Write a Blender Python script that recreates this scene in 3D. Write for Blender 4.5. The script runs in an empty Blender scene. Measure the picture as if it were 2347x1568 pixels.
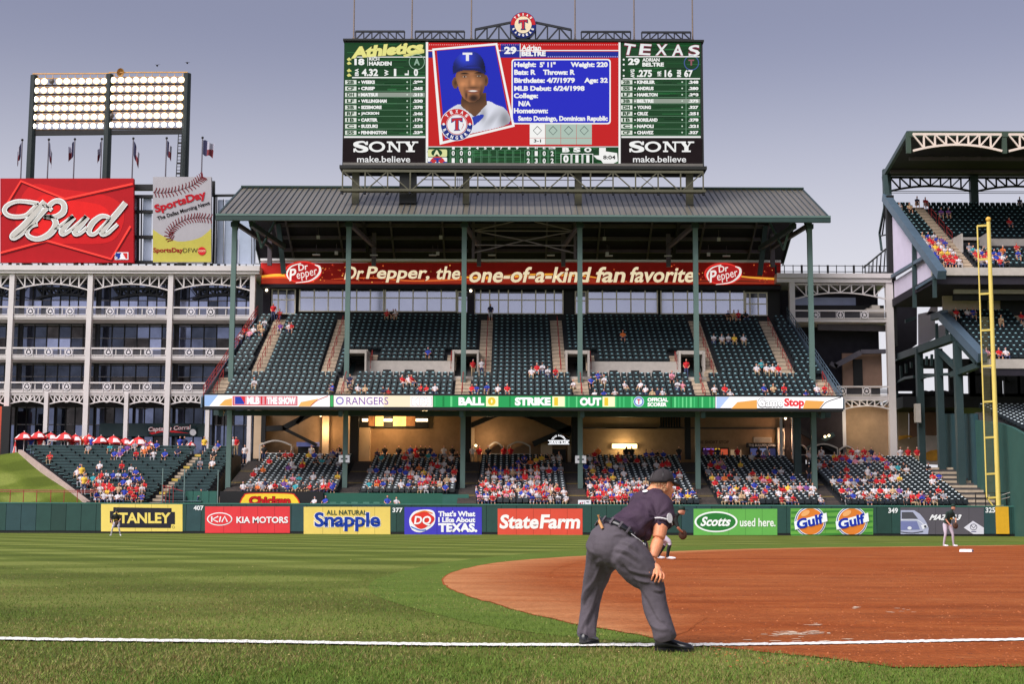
import bpy, bmesh, math, random
from mathutils import Vector, Matrix
R = math.radians
rnd = random.Random(7)
scene = bpy.context.scene
C = scene.collection
# ------------------------------------------------------------------ camera, sky, sun, exposure
CX, CY, FPX = 1173.5, 784.0, 3417.0          # photo measured on a 2347 px wide print
H0 = 1.03
PITCH, ROLL = math.atan((1196.5 - 784) / FPX), R(0.2)
cam_d = bpy.data.cameras.new('camera')
cam = bpy.data.objects.new('camera', cam_d); C.objects.link(cam)
cam_d.sensor_width = 36; cam_d.lens = 36 * FPX / 2347
cam_d.clip_start = 0.1; cam_d.clip_end = 3000
CM = Matrix.Translation((0, 0, H0)) @ Matrix.Rotation(R(90) + PITCH, 4, 'X') @ Matrix.Rotation(ROLL, 4, 'Z')
cam.matrix_world = CM
scene.camera = cam
CR = CM.to_3x3()
SUN_EL, SUN_AZ = R(47), R(226)               # low soft evening light from behind the camera
world = bpy.data.worlds.new('World'); scene.world = world; world.use_nodes = True
wn, wl = world.node_tree.nodes, world.node_tree.links
wn.clear()
sky = wn.new('ShaderNodeTexSky'); sky.sky_type = 'NISHITA'; sky.sun_disc = False
sky.sun_elevation = SUN_EL; sky.sun_rotation = SUN_AZ
sky.air_density = 0.9; sky.dust_density = 3.2; sky.ozone_density = 2.2
hsv = wn.new('ShaderNodeHueSaturation'); hsv.inputs['Saturation'].default_value = 0.42
tint = wn.new('ShaderNodeMix'); tint.data_type = 'RGBA'; tint.blend_type = 'MULTIPLY'
tint.inputs[0].default_value = 1.0; tint.inputs[7].default_value = (0.98, 0.96, 1.2, 1)
bg = wn.new('ShaderNodeBackground'); bg.inputs['Strength'].default_value = 0.072
wo = wn.new('ShaderNodeOutputWorld')
wl.new(sky.outputs[0], hsv.inputs['Color']); wl.new(hsv.outputs[0], tint.inputs[6])
# evening haze whitens the sky towards the horizon
wtc = wn.new('ShaderNodeTexCoord'); wsx = wn.new('ShaderNodeSeparateXYZ'); wmr = wn.new('ShaderNodeMapRange'); wmr.interpolation_type = 'SMOOTHSTEP'
wmr.inputs[1].default_value = .1; wmr.inputs[2].default_value = .33; wmr.inputs[3].default_value = .95; wmr.inputs[4].default_value = .05
hz = wn.new('ShaderNodeMix'); hz.data_type = 'RGBA'; hz.inputs[7].default_value = (8.2, 8.15, 8.7, 1)
wl.new(wtc.outputs['Generated'], wsx.inputs[0]); wl.new(wsx.outputs['Z'], wmr.inputs[0]); wl.new(wmr.outputs[0], hz.inputs[0])
wl.new(tint.outputs[2], hz.inputs[6]); wl.new(hz.outputs[2], bg.inputs['Color']); wl.new(bg.outputs[0], wo.inputs['Surface'])
sun_d = bpy.data.lights.new('sun', 'SUN'); sun_d.energy = 3.1; sun_d.angle = R(48); sun_d.color = (1.0, 0.95, 0.88)
sun = bpy.data.objects.new('sun', sun_d); C.objects.link(sun)
sun.location = (0, -20, 60)
# direction TO the sun: azimuth measured from +Y clockwise
sdir = Vector((math.sin(SUN_AZ) * math.cos(SUN_EL), math.cos(SUN_AZ) * math.cos(SUN_EL), math.sin(SUN_EL)))
sun.rotation_euler = sdir.to_track_quat('Z', 'Y').to_euler()
scene.view_settings.view_transform = 'Standard'; scene.view_settings.look = 'None'
scene.view_settings.exposure = 0.46; scene.view_settings.gamma = 1.0
scene.cycles.max_bounces = 6

# ------------------------------------------------------------------ photo -> place
def ray(px, py):
    return CR @ Vector(((px - CX) / FPX, -(py - CY) / FPX, -1.0))
def at(px, py, Y):
    d = ray(px, py); t = Y / d.y
    return Vector((d.x * t, Y, H0 + d.z * t))
def ground(px, py, z=0.0):
    d = ray(px, py); t = (z - H0) / d.z
    return Vector((d.x * t, d.y * t, z))
def proj(p):
    q = CR.transposed() @ (Vector(p) - Vector((0, 0, H0)))
    return CX + FPX * q.x / -q.z, CY - FPX * q.y / -q.z
def ZX(px, Y, py=900): return at(px, py, Y).x
def ZZ(py, Y, px=1173): return at(px, py, Y).z
def zoom(x0, y0, s):
    return lambda zx, zy: ((x0 + zx * s) / 1.0081, (y0 + zy * s) / 1.0081)
D0 = lambda x, y: (x, y)
Z1 = zoom(0, 100, .34438); Z2 = zoom(760, 0, .38347); Z3 = zoom(480, 400, .35714); Z4 = zoom(1200, 400, .35714)
Z5 = zoom(1800, 280, .33158); Z6 = zoom(0, 580, .31893); Z7 = zoom(0, 900, .34086); Z8 = zoom(700, 880, .34086)
ZA = zoom(1400, 880, .41159); ZB = zoom(1250, 1060, .30605); ZC = zoom(1800, 700, .31887)
ZBUD = zoom(0, 395, .14029); ZD1 = zoom(590, 590, .25991); ZD2 = zoom(1190, 590, .26843)
ZW1 = zoom(1560, 1150, .34342); ZW2 = zoom(200, 1120, .34086); ZSD = zoom(340, 395, .14035); ZT = zoom(785, 380, .3643)

# ------------------------------------------------------------------ materials
MATS = {}
def lin(c):
    return tuple((v / 12.92 if v <= .04045 else ((v + .055) / 1.055) ** 2.4) for v in (x / 255 for x in c))
def M(name, rgb, rough=.6, metal=0.0, var=.12, scale=1.5, bump=0.0, bscale=20, spec=.4, emit=0.0, stretch=None):
    """procedural paint: base colour (0-255 sRGB) broken up by two noises"""
    if name in MATS: return MATS[name]
    m = bpy.data.materials.new(name); m.use_nodes = True
    nt = m.node_tree; n, l = nt.nodes, nt.links
    b = n['Principled BSDF']
    b.inputs['Roughness'].default_value = rough; b.inputs['Metallic'].default_value = metal
    b.inputs['Specular IOR Level'].default_value = spec
    c = lin(rgb)
    if var > 0 or bump > 0:
        tc = n.new('ShaderNodeTexCoord'); mp = n.new('ShaderNodeMapping')
        if stretch: mp.inputs['Scale'].default_value = stretch
        l.new(tc.outputs['Object'], mp.inputs['Vector'])
    if var > 0:
        t = n.new('ShaderNodeTexNoise'); t.inputs['Scale'].default_value = scale; t.inputs['Detail'].default_value = 6
        t.inputs['Roughness'].default_value = .65
        l.new(mp.outputs[0], t.inputs['Vector'])
        r = n.new('ShaderNodeValToRGB')
        r.color_ramp.elements[0].position = .3; r.color_ramp.elements[1].position = .7
        r.color_ramp.elements[0].color = tuple(v * (1 - var) for v in c) + (1,)
        r.color_ramp.elements[1].color = tuple(min(1, v * (1 + var)) for v in c) + (1,)
        l.new(t.outputs[0], r.inputs[0]); l.new(r.outputs[0], b.inputs['Base Color'])
        if emit: l.new(r.outputs[0], b.inputs['Emission Color'])
    else:
        b.inputs['Base Color'].default_value = c + (1,)
        if emit: b.inputs['Emission Color'].default_value = c + (1,)
    if emit: b.inputs['Emission Strength'].default_value = emit
    if bump > 0:
        t2 = n.new('ShaderNodeTexNoise'); t2.inputs['Scale'].default_value = bscale; t2.inputs['Detail'].default_value = 4
        l.new(mp.outputs[0], t2.inputs['Vector'])
        bp = n.new('ShaderNodeBump'); bp.inputs['Strength'].default_value = bump; bp.inputs['Distance'].default_value = .02
        l.new(t2.outputs[0], bp.inputs['Height']); l.new(bp.outputs[0], b.inputs['Normal'])
    MATS[name] = m
    return m
def S(rgb, e=.68):                            # a lit screen colour
    k = 'screen_%d_%d_%d' % tuple(rgb)
    if k in MATS: return MATS[k]
    m = bpy.data.materials.new(k); m.use_nodes = True
    b = m.node_tree.nodes['Principled BSDF']
    b.inputs['Base Color'].default_value = (.01, .01, .01, 1); b.inputs['Roughness'].default_value = .5
    b.inputs['Specular IOR Level'].default_value = .03
    b.inputs['Emission Color'].default_value = lin(rgb) + (1,); b.inputs['Emission Strength'].default_value = e
    MATS[k] = m
    return m
def V(rgb):                                   # printed vinyl / paint colour on a sign
    return M('vinyl_%d_%d_%d' % tuple(rgb), rgb, rough=.6, var=.06, scale=.8, spec=.12)

# ------------------------------------------------------------------ mesh builder
class MB:
    def __init__(s): s.v = []; s.f = []; s.m = []; s.mats = []; s.smooth = False
    def mi(s, mat):
        if mat not in s.mats: s.mats.append(mat)
        return s.mats.index(mat)
    def face(s, pts, mat):
        b = len(s.v); s.v += [tuple(p) for p in pts]; s.f.append(tuple(range(b, b + len(pts)))); s.m.append(s.mi(mat))
    def mesh(s, vs, fs, mat):
        b = len(s.v); i = s.mi(mat); s.v += [tuple(p) for p in vs]
        for f in fs: s.f.append(tuple(k + b for k in f)); s.m.append(i)
    def hexa(s, p, mat):                      # 8 corners: bottom 4 (ccw), top 4
        s.mesh(p, [(3, 2, 1, 0), (4, 5, 6, 7), (0, 1, 5, 4), (1, 2, 6, 5), (2, 3, 7, 6), (3, 0, 4, 7)], mat)
    def box(s, x0, x1, y0, y1, z0, z1, mat):
        s.hexa([(x0, y0, z0), (x1, y0, z0), (x1, y1, z0), (x0, y1, z0), (x0, y0, z1), (x1, y0, z1), (x1, y1, z1), (x0, y1, z1)], mat)
    def bar(s, a, b, w, h, mat):              # rectangular bar between two points
        a, b = Vector(a), Vector(b); d = b - a
        if d.length < 1e-6: return
        d.normalize()
        up = Vector((0, 0, 1)) if abs(d.z) < .97 else Vector((0, 1, 0))
        u = d.cross(up).normalized() * w / 2; v = u.cross(d).normalized() * h / 2
        s.hexa([a - u - v, a + u - v, a + u + v, a - u + v, b - u - v, b + u - v, b + u + v, b - u + v], mat)
    def tube(s, pts, r, mat, n=8, r2=None):
        pts = [Vector(p) for p in pts]; rings = []
        for i, p in enumerate(pts):
            d = (pts[min(i + 1, len(pts) - 1)] - pts[max(i - 1, 0)]).normalized()
            up = Vector((0, 0, 1)) if abs(d.z) < .95 else Vector((0, 1, 0))
            u = d.cross(up).normalized(); v = u.cross(d)
            rr = r if r2 is None else r + (r2 - r) * i / (len(pts) - 1)
            rings.append([p + (u * math.cos(2 * math.pi * k / n) + v * math.sin(2 * math.pi * k / n)) * rr for k in range(n)])
        vs = [q for rg in rings for q in rg]; fs = []
        for i in range(len(pts) - 1):
            for k in range(n):
                a = i * n + k; b = i * n + (k + 1) % n
                fs.append((a, b, b + n, a + n))
        fs.append(tuple(range(n))[::-1]); fs.append(tuple(range((len(pts) - 1) * n, len(pts) * n)))
        s.mesh(vs, fs, mat)
    def prism(s, poly, dvec, mat):            # planar polygon pushed along a vector
        n = len(poly); d = Vector(dvec); p = [Vector(q) for q in poly]
        vs = p + [q + d for q in p]
        s.mesh(vs, [tuple(range(n))[::-1], tuple(range(n, 2 * n))] + [(i, (i + 1) % n, n + (i + 1) % n, n + i) for i in range(n)], mat)
    def ball(s, c, rx, ry, rz, mat, n=10, m=7):
        c = Vector(c); vs = [c + Vector((0, 0, rz))]
        for i in range(1, m):
            a = math.pi * i / m
            for k in range(n):
                b = 2 * math.pi * k / n
                vs.append(c + Vector((rx * math.sin(a) * math.cos(b), ry * math.sin(a) * math.sin(b), rz * math.cos(a))))
        vs.append(c - Vector((0, 0, rz))); fs = []
        for k in range(n):
            fs.append((0, 1 + k, 1 + (k + 1) % n))
            for i in range(m - 2):
                a = 1 + i * n + k; b = 1 + i * n + (k + 1) % n
                fs.append((a, a + n, b + n, b))
            fs.append((len(vs) - 1, 1 + (m - 2) * n + (k + 1) % n, 1 + (m - 2) * n + k))
        s.mesh(vs, fs, mat)
    def build(s, name, parent=None, smooth=False, loc=None):
        o3 = Vector(loc) if loc is not None else (Vector(parent['_o']) if parent is not None and '_o' in parent else Vector((0, 0, 0)))
        me = bpy.data.meshes.new(name)
        me.from_pydata([(x - o3.x, y - o3.y, z - o3.z) for x, y, z in s.v], [], s.f)
        for m in s.mats: me.materials.append(m)
        me.polygons.foreach_set('material_index', s.m)
        if smooth: me.polygons.foreach_set('use_smooth', [True] * len(s.f))
        me.update()
        o = bpy.data.objects.new(name, me); C.objects.link(o)
        if parent is not None:
            o.parent = parent
            po = Vector(parent['_o']) if '_o' in parent else Vector((0, 0, 0))
            o.location = o3 - po
        else: o.location = o3
        o['_o'] = tuple(o3)
        return o
def each(b, name, parent):
    """build every loose piece of b as an object of its own"""
    P = list(range(len(b.v)))
    def find(i):
        while P[i] != i: P[i] = P[P[i]]; i = P[i]
        return i
    for f in b.f:
        for k in f[1:]: P[find(k)] = find(f[0])
    G = {}
    for f, m in zip(b.f, b.m): G.setdefault(find(f[0]), []).append((f, m))
    for fs in G.values():
        q = MB(); ix = {}
        for f, m in fs:
            for k in f:
                if k not in ix: ix[k] = len(q.v); q.v.append(b.v[k])
            q.f.append(tuple(ix[k] for k in f)); q.m.append(q.mi(b.mats[m]))
        q.build(name, parent)
def thing(name, label, cat, loc=(0, 0, 0), group=None):
    o = bpy.data.objects.new(name, None); C.objects.link(o); o.location = loc; o['_o'] = tuple(loc)
    o.empty_display_size = .3
    return tag(o, label, cat, group)
def tag(o, label, cat, group=None):
    o['label'] = label; o['category'] = cat
    if group: o['group'] = group
    return o
def struct(o, label=None):
    o['kind'] = 'structure'
    if label: o['label'] = label
    return o
def stuff(o, label=None, cat=None):
    o['kind'] = 'stuff'
    if label: o['label'] = label
    if cat: o['category'] = cat
    return o
ORD = 'first second third fourth fifth sixth seventh eighth ninth tenth eleventh twelfth thirteenth fourteenth fifteenth sixteenth seventeenth eighteenth nineteenth twentieth'.split()
def ordn(i):                                  # 0-based
    i += 1
    if i <= 20: return ORD[i - 1]
    t = {2: 'twenty', 3: 'thirty', 4: 'forty', 5: 'fifty', 6: 'sixty'}[i // 10]
    return t + '-' + ORD[i % 10 - 1] if i % 10 else {'twenty': 'twentieth', 'thirty': 'thirtieth', 'forty': 'fortieth', 'fifty': 'fiftieth', 'sixty': 'sixtieth'}[t]

# ------------------------------------------------------------------ lettering and flat artwork on signs
_tc = {}
def text_tris(s, bold=0.0):
    k = (s, bold)
    if k in _tc: return _tc[k]
    cu = bpy.data.curves.new('t', 'FONT'); cu.body = s; cu.size = 1; cu.offset = bold
    cu.dimensions = '2D'; cu.fill_mode = 'BOTH'; cu.resolution_u = 3
    ob = bpy.data.objects.new('t', cu); me = ob.to_mesh()
    vs = [(v.co.x, v.co.y) for v in me.vertices]; fs = [tuple(p.vertices) for p in me.polygons]
    ob.to_mesh_clear(); bpy.data.objects.remove(ob); bpy.data.curves.remove(cu)
    _tc[k] = (vs, fs)
    return _tc[k]
def catmull(pts, n=8, closed=False):
    out = []; P = [tuple(p) for p in pts]; N = len(P)
    rng = range(N) if closed else range(N - 1)
    for i in rng:
        g = (lambda j: P[j % N]) if closed else (lambda j: P[min(max(j, 0), N - 1)])
        p0, p1, p2, p3 = g(i - 1), g(i), g(i + 1), g(i + 2)
        for k in range(n):
            t = k / n
            out.append(tuple(.5 * (2 * b + (c - a) * t + (2 * a - 5 * b + 4 * c - d) * t * t + (3 * b - a - 3 * c + d) * t ** 3) for a, b, c, d in zip(p0, p1, p2, p3)))
    if not closed: out.append(P[-1])
    return out
class Art:
    """flat marks on a sign standing in the plane y = Y; coordinates are those of a zoomed view of the photo (z maps them)"""
    def __init__(s, z, Y, mat=V, step=.012): s.z = z; s.Y = Y; s.mat = mat; s.parts = {}; s.cur = None; s.step = step
    def part(s, name):
        s.cur = name; s.parts.setdefault(name, MB()); return s
    def P(s, x, y, L):
        px, py = s.z(x, y); p = at(px, py, s.Y); return (p.x, s.Y - L * s.step, p.z)
    def mb(s): return s.parts[s.cur]
    def poly(s, pts, col, L=1):
        q = [s.P(x, y, L) for x, y in pts]
        ar = sum(q[i][0] * q[(i + 1) % len(q)][2] - q[(i + 1) % len(q)][0] * q[i][2] for i in range(len(q)))
        s.mb().face(q if ar > 0 else q[::-1], s.mat(col) if isinstance(col, tuple) else col)
    def rect(s, x0, y0, x1, y1, col, L=1): s.poly([(x0, y0), (x1, y0), (x1, y1), (x0, y1)], col, L)
    def ell(s, cx, cy, rx, ry, col, L=1, n=36, rot=0):
        c, d = math.cos(rot), math.sin(rot)
        s.poly([(cx + rx * math.cos(a) * c - ry * math.sin(a) * d, cy + rx * math.cos(a) * d + ry * math.sin(a) * c) for a in (2 * math.pi * i / n for i in range(n))], col, L)
    def stroke(s, pts, w, col, L=1, n=8, smooth=True):   # pts (x,y[,w]); strip of varying width
        P = [(p + (w,))[:3] for p in [tuple(q) for q in pts]]
        if smooth and len(P) > 2: P = catmull(P, n)
        m = s.mat(col) if isinstance(col, tuple) else col
        prev = None
        for i, (x, y, ww) in enumerate(P):
            a = P[max(i - 1, 0)]; b = P[min(i + 1, len(P) - 1)]
            dx, dy = b[0] - a[0], b[1] - a[1]; l = math.hypot(dx, dy) or 1
            nx, ny = -dy / l * ww / 2, dx / l * ww / 2
            cur = (s.P(x + nx, y + ny, L), s.P(x - nx, y - ny, L))
            if prev: s.mb().face([prev[0], cur[0], cur[1], prev[1]], m)
            prev = cur
    def outline(s, pts, w, col, L=1): s.stroke(list(pts) + [pts[0]], w, col, L, smooth=False)
    def ring(s, cx, cy, r0, r1, col, L=1, n=40, a0=0, a1=360, ky=1.0):
        m = s.mat(col)
        for i in range(n):
            a, b = R(a0 + (a1 - a0) * i / n), R(a0 + (a1 - a0) * (i + 1) / n)
            s.mb().face([s.P(cx + r * math.cos(t), cy + ky * r * math.sin(t), L) for r, t in ((r0, b), (r1, b), (r1, a), (r0, a))], m)
    def text(s, t, x0, y0, x1, y1, col, L=1, bold=0.0, shear=0.0, rot=0.0):
        """letters stretched to the box (x0,y0 top left - x1,y1 bottom right); rot degrees, anticlockwise, about its centre"""
        vs, fs = text_tris(t, bold)
        if not vs: return
        ax = min(v[0] for v in vs); bx = max(v[0] for v in vs); ay = min(v[1] for v in vs); by = max(v[1] for v in vs)
        cx, cy = (x0 + x1) / 2, (y0 + y1) / 2; c, d = math.cos(R(rot)), math.sin(R(rot)); out = []
        for x, y in vs:
            v = (y - ay) / (by - ay); u = (x - ax) / (bx - ax)
            X = x0 + u * (x1 - x0) + shear * (y1 - y0) * (v - .5) - cx; Y = y1 + v * (y0 - y1) - cy
            out.append(s.P(cx + X * c + Y * d, cy - X * d + Y * c, L))
        s.mb().mesh(out, fs, s.mat(col) if isinstance(col, tuple) else col)
    def arctext(s, t, cx, cy, r, h, a0, a1, col, L=1, bold=.02, flip=False, w=None):
        """letters round a circle from angle a0 to a1 (degrees, 0 right, 90 up)"""
        n = len(t)
        for i, ch in enumerate(t):
            if ch == ' ': continue
            a = a0 + (a1 - a0) * (i / (n - 1) if n > 1 else .5)
            x = cx + r * math.cos(R(a)); y = cy - r * math.sin(R(a))
            ww = w or h * .75
            s.text(ch, x - ww / 2, y - h / 2, x + ww / 2, y + h / 2, col, L, bold, 0, (a + 90) if flip else (a - 90))
    def shade(s, poly, fn, L, step=4.0):
        """picture cells on a lit screen: fn(x, y) gives each cell its colour"""
        x0, x1 = min(p[0] for p in poly), max(p[0] for p in poly); y0, y1 = min(p[1] for p in poly), max(p[1] for p in poly)
        st = s.__dict__.setdefault('cells', {}).setdefault(s.cur, ([], []))
        y = y0
        while y < y1:
            x = x0
            while x < x1:
                cx, cy = x + step / 2, y + step / 2; ins = False; j = len(poly) - 1
                for i in range(len(poly)):
                    if (poly[i][1] > cy) != (poly[j][1] > cy) and cx < (poly[j][0] - poly[i][0]) * (cy - poly[i][1]) / (poly[j][1] - poly[i][1]) + poly[i][0]: ins = not ins
                    j = i
                if ins:
                    st[0].extend([s.P(x, y + step, L), s.P(x + step, y + step, L), s.P(x + step, y, L), s.P(x, y, L)]); st[1].append(lin(tuple(max(0, min(255, c)) for c in fn(cx, cy))) + (1,))
                x += step
            y += step
    def cells_done(s, parent, mat):
        for k, (vs, cs) in getattr(s, 'cells', {}).items():
            o3 = Vector(parent['_o']); me = bpy.data.meshes.new(k); me.from_pydata([tuple(Vector(v) - o3) for v in vs], [], [(i, i + 1, i + 2, i + 3) for i in range(0, len(vs), 4)])
            me.attributes.new('col', 'FLOAT_COLOR', 'FACE').data.foreach_set('color', [c for q in cs for c in q]); me.materials.append(mat)
            o = bpy.data.objects.new('picture', me); C.objects.link(o); o.parent = parent
    def done(s, parent):
        for k, m in s.parts.items():
            if m.f: m.build(k.split('#')[0].strip(), parent)
def board(name, label, cat, z, x0, y0, x1, y1, Y, col, depth=.06, frame=None, mat=V, group=None, part='panel'):
    """a rectangular sign board: empty + backing panel; returns (thing, art)"""
    c = [at(*z(x, y), Y) for x, y in ((x0, y1), (x1, y1), (x1, y0), (x0, y0))]
    o = thing(name, label, cat, ((c[0].x + c[1].x) / 2, Y, (c[0].z + c[1].z) / 2), group)
    b = MB(); m = mat(col) if isinstance(col, tuple) else col
    b.prism([c[0], c[1], c[2], c[3]], (0, depth, 0), m)
    b.build(part, o)
    return o, Art(z, Y, mat)
# ------------------------------------------------------------------ the field
def node_mat(name, rough=.9, spec=.15):
    m = bpy.data.materials.new(name); m.use_nodes = True
    nt = m.node_tree; b = nt.nodes['Principled BSDF']
    b.inputs['Roughness'].default_value = rough; b.inputs['Specular IOR Level'].default_value = spec
    return m, nt.nodes, nt.links, b
def noise(n, l, vec, scale, detail=4, rough=.6):
    t = n.new('ShaderNodeTexNoise'); t.inputs['Scale'].default_value = scale
    t.inputs['Detail'].default_value = detail; t.inputs['Roughness'].default_value = rough
    l.new(vec, t.inputs['Vector']); return t.outputs[0]
def mapping(n, l, scale=(1, 1, 1), rot=0, loc=(0, 0, 0)):
    tc = n.new('ShaderNodeTexCoord'); mp = n.new('ShaderNodeMapping')
    mp.inputs['Scale'].default_value = scale; mp.inputs['Rotation'].default_value = (0, 0, rot); mp.inputs['Location'].default_value = loc
    l.new(tc.outputs['Object'], mp.inputs['Vector']); return mp.outputs[0]
def ramp(n, l, fac, stops):
    r = n.new('ShaderNodeValToRGB'); e = r.color_ramp.elements
    while len(e) < len(stops): e.new(.5)
    for k, (p, c) in zip(e, stops): k.position = p; k.color = lin(c) + (1,)
    l.new(fac, r.inputs[0]); return r.outputs[0]
def ramp_f(n, l, fac, p0, v0, p1, v1):
    r = n.new('ShaderNodeMapRange'); r.clamp = True
    r.inputs[1].default_value = p0; r.inputs[2].default_value = p1; r.inputs[3].default_value = v0; r.inputs[4].default_value = v1
    l.new(fac, r.inputs[0]); return r.outputs[0]
def mix(n, l, fac, a, b, mode='MIX'):
    x = n.new('ShaderNodeMix'); x.data_type = 'RGBA'; x.blend_type = mode
    if isinstance(fac, (int, float)): x.inputs[0].default_value = fac
    else: l.new(fac, x.inputs[0])
    for s, v in ((6, a), (7, b)):
        if isinstance(v, tuple): x.inputs[s].default_value = lin(v) + (1,)
        else: l.new(v, x.inputs[s])
    return x.outputs[2]
def wave(n, l, vec, scale, dist=1.5):
    w = n.new('ShaderNodeTexWave'); w.bands_direction = 'X'; w.wave_profile = 'SIN'
    w.inputs['Scale'].default_value = scale; w.inputs['Distortion'].default_value = dist
    w.inputs['Detail'].default_value = 1; w.inputs['Detail Scale'].default_value = .5
    l.new(vec, w.inputs['Vector']); return w.outputs['Fac']

def turf_material(name, lush=False):
    m, n, l, b = node_mat(name)
    o = mapping(n, l)
    big = noise(n, l, mapping(n, l, (.06, .16, 1)), 1.2, 5)
    mid = noise(n, l, mapping(n, l, (.35, .9, 1)), 1.6, 5)
    fine = noise(n, l, mapping(n, l, (1, 1.6, 1)), 9, 6, .75)
    if lush:
        col = ramp(n, l, mid, [(.3, (98, 122, 46)), (.7, (120, 142, 58))])
    else:
        # two crossing mowing directions: light bands lie away from the eye, dark ones towards it
        w1 = ramp_f(n, l, wave(n, l, mapping(n, l, rot=R(62)), .055, 1.2), .3, 0, .7, 1)
        w2 = ramp_f(n, l, wave(n, l, mapping(n, l, rot=R(-38)), .06, 1.0), .3, 0, .7, 1)
        a = n.new('ShaderNodeMath'); a.operation = 'ADD'; l.new(w1, a.inputs[0]); l.new(w2, a.inputs[1])
        h = n.new('ShaderNodeMath'); h.operation = 'MULTIPLY'; l.new(a.outputs[0], h.inputs[0]); h.inputs[1].default_value = .5
        k = n.new('ShaderNodeMath'); k.operation = 'ADD'; l.new(h.outputs[0], k.inputs[0])
        l.new(ramp_f(n, l, big, .3, -.25, .7, .25), k.inputs[1])
        stripe = ramp(n, l, k.outputs[0], [(.0, (94, 110, 38)), (.45, (110, 126, 48)), (1, (142, 154, 76))])
        worn = ramp(n, l, mid, [(.3, (92, 96, 44)), (.7, (126, 112, 62))])
        sx = n.new('ShaderNodeSeparateXYZ'); l.new(o, sx.inputs[0])
        near = ramp_f(n, l, sx.outputs['Y'], 14, .8, 40, 0)
        wf = n.new('ShaderNodeMath'); wf.operation = 'MULTIPLY'; l.new(near, wf.inputs[0]); l.new(ramp_f(n, l, big, .35, .15, .65, 1), wf.inputs[1])
        col = mix(n, l, wf.outputs[0], stripe, worn)
    spk = ramp(n, l, fine, [(.28, (92, 92, 82)), (.5, (190, 190, 178)), (.78, (255, 250, 225))])
    col = mix(n, l, .75, col, spk, 'MULTIPLY')
    # bare earth scuffs with an outline of their own
    sc = ramp_f(n, l, noise(n, l, mapping(n, l, (.5, 1.3, 1)), 1.1, 7, .7), .63, 0, .7, .45 if not lush else .15)
    col = mix(n, l, sc, col, (126, 92, 58))
    l.new(col, b.inputs['Base Color'])
    bp = n.new('ShaderNodeBump'); bp.inputs['Strength'].default_value = .5; bp.inputs['Distance'].default_value = .03
    l.new(noise(n, l, o, 22, 3), bp.inputs['Height']); l.new(bp.outputs[0], b.inputs['Normal'])
    return m
TURF = turf_material('mown_turf'); LUSH = turf_material('mown_turf_collar', True)
b = MB(); b.face([(-420, -60, 0), (420, -60, 0), (420, 900, 0), (-420, 900, 0)], TURF)
struct(b.build('ground'), 'mown outfield grass in crossing light and dark bands')

def sheet(name, pts, z, mat, label):
    b = MB(); b.face([ground(x, y, z) for x, y in pts], mat)
    o = b.build(name); struct(o, label)
    bm = bmesh.new(); bm.from_mesh(o.data)
    if bm.faces[:][0].normal.z < 0: bmesh.ops.reverse_faces(bm, faces=bm.faces[:])
    bmesh.ops.triangulate(bm, faces=bm.faces[:]); bm.to_mesh(o.data); bm.free()
    return o
dirt_edge = [(2700, 1246), (2347, 1249.5), (2150, 1252.5), (1900, 1255), (1750, 1258), (1600, 1262), (1450, 1268), (1330, 1275), (1220, 1282), (1140, 1290), (1080, 1300),
             (1040, 1311), (1018, 1322), (1012, 1331), (1018, 1342), (1036, 1353), (1060, 1362.5), (1120, 1382), (1200, 1404), (1310, 1430),
             (1430, 1451), (1520, 1466), (1600, 1479), (1680, 1487), (1760, 1495), (1830, 1502), (1895, 1508.5), (1980, 1520), (2057, 1530), (2140, 1530.5), (2230, 1529), (2400, 1526), (2700, 1520)]
ring_edge = [(2700, 1240), (2347, 1243), (1900, 1247), (1600, 1252), (1350, 1261), (1180, 1272), (1050, 1286), (950, 1303), (885, 1320), (852, 1335), (846, 1350), (862, 1366), (910, 1384), (1000, 1408), (1100, 1431), (1210, 1449), (1330, 1462), (1480, 1474),
             (1600, 1481), (1895, 1509.5), (2400, 1526), (2700, 1520)]
dsm = catmull(dirt_edge, 5); dsm = [(x + rnd.gauss(0, .8) * (1 if y < 1440 else 2), y + rnd.gauss(0, .12 if y < 1300 else .8)) for x, y in dsm]
sheet('grass_collar', catmull(ring_edge, 5), .004, LUSH, 'brighter mown grass collar round the infield dirt')
m, n, l, bb = node_mat('infield_clay', .95, .1)
o = mapping(n, l)
rake = noise(n, l, mapping(n, l, (.34, .95, 1), rot=R(8)), 1.1, 8, .68)
wet = noise(n, l, mapping(n, l, (.06, .22, 1)), 1.3, 4)
grit = noise(n, l, mapping(n, l, (1, 1.5, 1)), 14, 8, .8)
col = ramp(n, l, rake, [(.22, (132, 64, 32)), (.5, (176, 92, 46)), (.7, (200, 116, 64)), (.84, (226, 164, 112))])
col = mix(n, l, ramp_f(n, l, wet, .4, 0, .66, .5), col, (192, 116, 70))
scf = ramp_f(n, l, noise(n, l, mapping(n, l, (1, 1.2, 1)), 2.6, 7, .72), .56, 0, .68, .5)
col = mix(n, l, scf, col, (116, 62, 36)); col = mix(n, l, ramp_f(n, l, noise(n, l, mapping(n, l, (.8, 1.3, 1), loc=(7, 3, 0)), 1.7, 6, .7), .58, 0, .72, .45), col, (222, 160, 108))
atn = n.new('ShaderNodeAttribute'); atn.attribute_name = 'dry'
dm = n.new('ShaderNodeMath'); dm.operation = 'MULTIPLY'; l.new(atn.outputs['Fac'], dm.inputs[0]); l.new(ramp_f(n, l, noise(n, l, mapping(n, l, (.5, 1, 1)), 1.2, 5), .3, .25, .6, .95), dm.inputs[1])
col = mix(n, l, dm.outputs[0], col, (226, 160, 110))
col = mix(n, l, .8, col, ramp(n, l, grit, [(.25, (100, 92, 86)), (.5, (205, 200, 195)), (.75, (255, 250, 240))]), 'MULTIPLY')
l.new(col, bb.inputs['Base Color'])
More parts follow.
